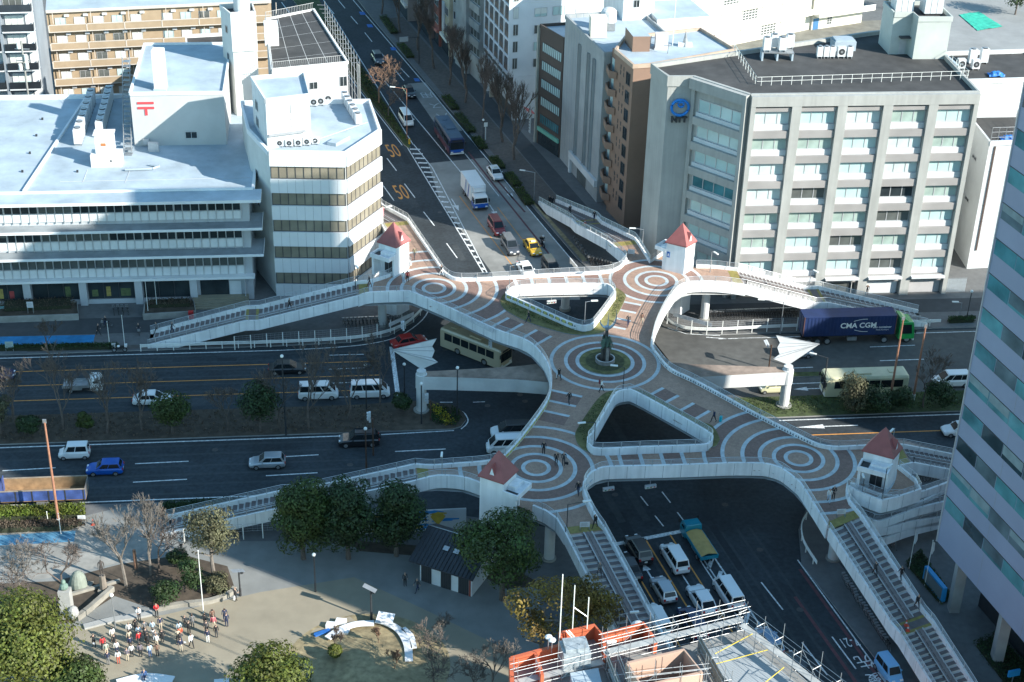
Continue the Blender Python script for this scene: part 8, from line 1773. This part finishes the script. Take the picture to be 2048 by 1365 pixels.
pole_('left thin flagpole in the right post office planter', P(296, 622, .9), zup(296, 622, .9, 560), LAMPG, .04); pole_('right thin flagpole in the right post office planter', P(314, 615, .9), zup(314, 615, .9, 560), LAMPG, .04)
for (u, v, vt, lb) in ((1818, 1138, 1062, 'left flagpole with drooping white flag before the glass tower'), (1849, 1172, 1082, 'right flagpole with drooping white flag before the glass tower')): pole_(lb, P(u, v, .13), zup(u, v, .13, vt), LAMPG, .04, WHITE2)
for (u, v, vt, lb) in ((219, 688, 644, 'white bollard pole right of the bright blue lane'), (250, 695, 632, 'half white half black pole at the left stair foot'), (97, 1050, 1025, 'white leaning stake behind the sunlit hedge'), (122, 1068, 1028, 'white stake below the tall rust brown pole'), (1700, 590, 560, 'grey post on the pavement before the office shutters')): pole_(lb, P(u, v, .13), zup(u, v, .13, vt), LAMPG, .05, None, 'post', 'post')
def cone(label, p, m=None, group=None):
    t = thing('traffic_cone', label, 'cone', p, 0, group); part('cone_body', t, lambda b: (b.box(-.19, .19, -.19, .19, 0, .04, REDC), b.cyl(0, 0, .04, .3, .14, REDC, 12, .09), b.cyl(0, 0, .3, .48, .09, WHITE2, 12, .065), b.cyl(0, 0, .48, .7, .065, REDC, 12, .025)), False); return t
REDC = mat('cone_red', (.62, .08, .04), .6, .1)
cone('red and white cone by the gap in the sunlit hedge', P(186, 1050, .13)); q = onstair(NS, 102.3, 70.9, 3.62); cone('red cone on the landing of the long southern stair, upper one', q, None, 'cones on the stair landing'); q = onstair(NS, 101.6, 70.7, 3.62); cone('red cone on the landing of the long southern stair, lower one', q, None, 'cones on the stair landing')
for a, c, lb in ((203.8, 68.7, 'red cone low on the north east stair'), (193.6, 69.5, 'red cone on the landing of the north east stair')): cone(lb, onstair(NS, a, c, 1.1 if a > 200 else 3.62))
# park: benches, stones, walls, statues, lamps
BWH = mat('bench_white', (.74, .75, .76), .35, .06, 1)
def arc_bench(label, pts, w=.75, h=.45, name='curved_bench'):
    path = smooth_path([P(u, v, h + .14) for u, v in pts], 6); t = thing(name, label, 'bench', path[0]); z = h + .14
    part('seat', t, lambda b: wall_strip(b, [Vector((p.x, p.y, 0)) for p in path], w, z - .1, z, BWH)); part('leg', t, lambda b: [b.box(p.x - .06, p.x + .06, p.y - .06, p.y + .06, .13, z - .1, DARKM) for p in resample(path, 1.6)]); return t
arc_bench('white curved bench, left arc round the dry mound', [(655, 1276), (680, 1259), (712, 1248), (748, 1246)]); arc_bench('white curved bench, right arc round the dry mound', [(752, 1240), (775, 1246), (800, 1262), (815, 1290), (818, 1322)]); arc_bench('short outer arc of the white curved bench on the right', [(806, 1256), (822, 1272), (828, 1296)], .55); arc_bench('white bench at the bottom edge where a person sits', [(235, 1368), (290, 1356), (345, 1362)], 1.3); arc_bench('white bench end at the bottom edge near the sunlit crown', [(428, 1364), (458, 1362)], .7)
t = thing('bench_canopy', 'white curved canopy panel on the bench beside the solar lamp', 'canopy', P(766, 1245, .14)); part('panel', t, lambda b: (lambda p, q: b.add([p, q, q + Vector((.2, .9, .35)), p + Vector((.2, .9, .35))], [(0, 1, 2, 3)], BWH))(P(752, 1240, 1.3), P(785, 1246, 1.3))); part('post', t, lambda b: [b.tube([(p.x, p.y, .1), (p.x, p.y, 1.35)], .05, DARKM, 6) for p in (P(757, 1246, .14), P(778, 1250, .14))])
for (u, v, lb, s) in ((662, 1254, 'white block stool outside the left bench arc, left one', .5), (682, 1247, 'white block stool outside the left bench arc, right one', .55), (687, 1268, 'white block stool inside the left bench arc', .6)):
    o = part('block_stool', None, lambda b: b.prism([(-s, -.3), (s * .8, -.35), (s, .25), (-s * .8, .35)], 0, .42, BWH), world=False); o.location = P(u, v, .14); tag(o, lb, 'stool')
o = part('play_board', None, lambda b: b.prism([(-.8, -.2), (.75, -.15), (.85, .1), (.7, .28), (-.75, .22), (-.9, 0)], .02, .22, BLUEP), world=False); o.location = P(645, 1268, .14); o.rotation_euler[2] = .5; tag(o, 'bright blue board lying left of the curved bench', 'board')
STN = mat('planter_stone', (.27, .255, .22), .9, .2, 1.5, stain=.25, bump=.4); GRN = mat('granite_pale', (.33, .33, .315), .85, .1, 2)
def low_wall(label, pts, h, m, w=.45): 
    path = smooth_path([P(u, v, .14) for u, v in pts], 4); o = part('planter_edge', None, lambda b: wall_strip(b, [Vector((p.x, p.y, 0)) for p in path], w, .1, h, m)); tag(o, label, 'low wall'); return o
low_wall('pale stone wall of the brown bed left of the slim lamp', [(154, 1242), (180, 1222), (205, 1200), (226, 1182)], .75, STN); low_wall('rough stone planter wall behind the speaker in red', [(312, 1222), (360, 1213), (420, 1206), (458, 1192), (470, 1180)], .6, STN); low_wall('pale granite kerb along the plaza behind the crowd', [(168, 1256), (225, 1242), (280, 1233), (305, 1228)], .35, GRN, .7); low_wall('thin stone kerb behind the brown bed', [(140, 1192), (190, 1178), (240, 1164)], .45, STN, .3)
PAT = mat('verdigris', (.16, .24, .20), .7, .3, 3)
t = thing('bust_monument', 'tall pale stone pedestal with a green bronze bust in the park', 'monument', P(136, 1232, .14)); part('pedestal', t, lambda b: (b.box(-.75, .75, -.6, .6, 0, .4, STN), b.box(-.55, .55, -.45, .45, .4, 3.2, GRN), b.ball((.75, -.55, .9), .55, GRN, 8, 6, 1.3)), False); part('bust', t, lambda b: (b.ball((0, 0, 3.55), .42, PAT, 10, 8, .9), b.ball((0, 0, 4.1), .22, PAT, 10, 8, 1.2)), False)
t = thing('stone_dome', 'smooth grey green domed stone behind the bust pedestal', 'stone', P(158, 1172, .14)); part('stone', t, lambda b: (b.ball((0, 0, .1), .9, mat('dome_stone', (.22, .25, .21), .85, .15, 2), 14, 10, 1.9), b.box(-1.1, 1.3, -.6, .6, 0, .15, STN)), False)
t = thing('bronze_statue', 'dark bronze standing figure on a stone base under the bare trees', 'statue', P(208, 1182, .14)); part('plinth', t, lambda b: (b.box(-.5, .5, -.45, .45, 0, .3, STN), b.cyl(0, 0, .3, 1.9, .38, mat('plinth_stone', (.20, .17, .14), .85, .2, 2), 8, .30)), False)
me_ = make_person('stand'); me_.materials.clear(); me_.materials.append(BRONZE); [setattr(p, 'material_index', 0) for p in me_.polygons]; o = bpy.data.objects.new('figure', me_); COL.objects.link(o); o.parent = t; o.location = (0, 0, 1.9); o.rotation_euler[2] = -1.2; o.scale = (1.15,) * 3
o = part('stump', None, lambda b: b.cyl(0, 0, 0, 2.3, .2, mat('stump_red', (.26, .14, .09), .9, .3, 3), 8, .16), world=False); o.location = P(272, 1137, .14); tag(o, 'broken reddish tree stump post behind the bronze figure', 'stump')
o = part('stump', None, lambda b: b.cyl(0, 0, 0, .55, .14, mat('stump_pale', (.42, .33, .2), .9), 8), world=False); o.location = P(190, 1209, .14); tag(o, 'small pale cut stump in the brown bed', 'stump')
lamp('slim grey park lamp with white flat head behind the crowd', P(231, 1257, .14), zup(231, 1257, .14, 1193), (0, 0), STEEL, shape='globe', r=.045)
def solar(label, p, h, a):
    t = thing('solar_lamp', label, 'lamp', p, a); part('post', t, lambda b: (b.cyl(0, 0, 0, h * .3, .13, DARKM, 8), b.tube([(0, 0, h * .3), (0, 0, h)], .09, DARKM, 8), b.tube([(0, 0, h - .3), (.3, 0, h - .1)], .06, DARKM, 6)), False); part('solar_panel', t, lambda b: b.add([(-.75, -.3, h + .45), (.55, -.3, h + .02), (.55, .3, h + .02), (-.75, .3, h + .45)], [(0, 1, 2, 3)], STEEL), False); part('lamp_head', t, lambda b: b.box(.2, .42, -.15, .15, h - .25, h - .08, DARKM), False)
solar('black solar lamp beside the curved white bench', P(743, 1240, .14), 3.6, -.3); solar('black solar lamp at the right end of the stone planter', P(481, 1192, .14), 2.9, .6)
lamp('dark park lamp with glass head in front of the three evergreens', P(631, 1184, .14), zup(631, 1184, .14, 1112), (0, 0), DARKM, shape='globe', r=.06); lamp('thin dark pole on the plaza right of the seated figure', P(789, 1112, .14), 2.4, (0, 0), STEEL, shape='globe', r=.04)
# tower forecourt
t = thing('blue_sign', 'bright blue long sign frame in the bed before the glass tower', 'sign', P(1866, 1186, .13), AN); part('frame', t, lambda b: (b.box(-1.9, 1.9, -.22, .22, .3, 2.0, mat('sign_frame_blue', (.02, .26, .55), .4, .05)), b.box(-1.7, 1.7, -.18, .18, 0, .3, CONC)), False); part('panel', t, lambda b: b.box(-1.7, 1.7, .225, .24, .5, 1.8, mat('sign_panel_grey', (.14, .17, .18), .5)), False)
t = thing('blue_kiosk_sign', 'small bright blue sign at the bottom right corner', 'sign', P(2022, 1372, .13), .3); part('panel', t, lambda b: (b.box(-.6, .6, -.1, .1, 1.2, 1.9, mat('kiosk_blue', (.03, .30, .62), .4)), b.box(-.05, .05, -.05, .05, 0, 1.2, STEEL)), False)
# gate, utility pole, shop sign, bus stop, net
t = thing('mesh_gate', 'pale slatted gate between the office block and the narrow white block', 'gate', P(1905, 585, .13), AE); part('gate_leaf', t, lambda b: ([b.box(-1.6 + .14 * i, -1.6 + .14 * i + .07, -.02, .02, .1, 2.1, mat('gate_metal', (.50, .56, .60), .4, .1, 2, metal=.3)) for i in range(24)], b.box(-1.65, 1.75, -.03, .03, 2.1, 2.18, STEEL), b.box(-1.65, 1.75, -.03, .03, .02, .1, STEEL)), False)
p = EW(-47.2, 233); t = thing('utility_pole', 'cluttered utility pole with transformers between the flats and the hotel', 'utility pole', (p.x, p.y, 0)); part('pole', t, lambda b: b.cyl(0, 0, 0, 21, .2, CONC, 8, .14), False); part('crossarm', t, lambda b: [b.box(-1.1, 1.1, -.06, .06, z, z + .12, STEEL) for z in (16.5, 18, 19.8)], False); part('transformer', t, lambda b: [b.cyl(x, -.25, z, z + .9, .28, LAMPG, 8) for x, z in ((-.5, 16.7), (.5, 16.9), (.45, 18.2), (-.4, 20))], False)
t = thing('shop_sign', 'tall white vertical sign with dark lettering beside the brown office', 'sign', NS(233.6, 73.4, .13), AN); part('panel', t, lambda b: b.box(-.3, .3, -.08, .08, 1.2, 6.6, WHITE2), False); part('sign_lettering', t, lambda b: [b.box(-.2, .2, .085, .09, 1.7 + .5 * i, 1.9 + .5 * i, DFR) for i in range(9)] + [b.box(-.2, .2, -.09, -.085, 1.7 + .5 * i, 1.9 + .5 * i, DFR) for i in range(9)], False)
t = thing('awning', 'faded red awning by the shop at the foot of the white flats', 'awning', P(1058, 252, .13), AN); part('canopy', t, lambda b: (b.add([(-1.2, -.8, 2.3), (1.2, -.8, 2.3), (1.2, .8, 3.1), (-1.2, .8, 3.1)], [(0, 1, 2, 3)], mat('awning_red', (.50, .12, .11), .8)), [b.tube([(x, -.75, 0), (x, -.75, 2.3)], .03, STEEL, 5) for x in (-1.1, 1.1)]), False)
t = thing('bus_stop_sign', 'white round topped bus stop sign on the avenue pavement', 'bus stop', P(971, 280, .13), AN - pi / 2); part('post', t, lambda b: b.tube([(0, 0, 0), (0, 0, 2.4)], .06, LAMPG, 6), False); part('panel', t, lambda b: b.box(-.3, .3, -.04, .04, 2.3, 3.0, LAMPG), False)
t = thing('direction_sign', 'dark framed road sign gantry above the parked bicycles up the avenue', 'road sign', P(838, 128, .13), AN - pi / 2); part('frame', t, lambda b: (b.tube([(0, 0, 0), (0, 0, 5.2)], .1, DARKM, 8), b.tube([(0, 0, 5.1), (-2.2, 0, 5.1)], .07, DARKM, 6)), False); part('panel', t, lambda b: b.box(-3.6, -2.0, -.05, .05, 4.4, 5.3, mat('sign_pale', (.35, .38, .38), .6)), False)
t = thing('yellow_bollard', 'short yellow bollard at the tip of the avenue hedge median', 'bollard', P(819, 288, .16)); part('body', t, lambda b: (b.cyl(0, 0, 0, .85, .17, mat('bollard_yellow', (.60, .36, .02), .5), 10), b.cyl(0, 0, .5, .6, .18, DARKM, 10)), False)
def net_(b):
    n = 12; a, c, e = P(1918, 30, .2), P(1955, 62, .2), P(2006, 54, .2); d = P(1958, 24, .2); pts = []
    for i in range(n + 1):
        for j in range(n + 1):
            q = a.lerp(d, i / n).lerp(c.lerp(e, i / n), j / n); pts.append(q + Vector((0, 0, .25 * abs(noise.noise(q * .6)))))
    b.add(pts, [(i * (n + 1) + j, (i + 1) * (n + 1) + j, (i + 1) * (n + 1) + j + 1, i * (n + 1) + j + 1) for i in range(n) for j in range(n)], mat('green_net', (.04, .42, .30), .7, .15, 1.0))
o = part('ground_net', None, net_); tag(o, 'bright turquoise net sheet spread on the school yard', 'net')
t = thing('yard_fence', 'tall thin post fence along the near side of the school yard', 'fence', P(1960, 135, .1)); part('post', t, lambda b: [b.tube([p, p + Vector((0, 0, 4))], .05, STEEL, 5) for p in resample([P(1935, 150, .1), P(2060, 146, .1)], 3)]); part('rail', t, lambda b: [b.tube([P(1935, 150, z), P(2060, 146, z)], .03, STEEL, 4) for z in (1.4, 3, 4.1)])
BN = mat('banner_white', (.60, .61, .63), .8, .15, 2)
part('banner', BR, lambda b: [wall_strip(b, [P(915, 633, Q), P(985, 668, Q)], .04, .1, .62, BN)])
for (u0, v0, u1, v1, lb) in ((1345, 646, 1422, 668, 'white printed banner on the kerb railing below the right bridge arm'), (778, 668, 828, 645, 'white printed banner on the kerb railing below the left bridge arm')):
    o = part('banner', None, lambda b: wall_strip(b, [P(u0, v0, .13), P(u1, v1, .13)], .03, 1.0, 1.55, BN)); tag(o, lb, 'banner')
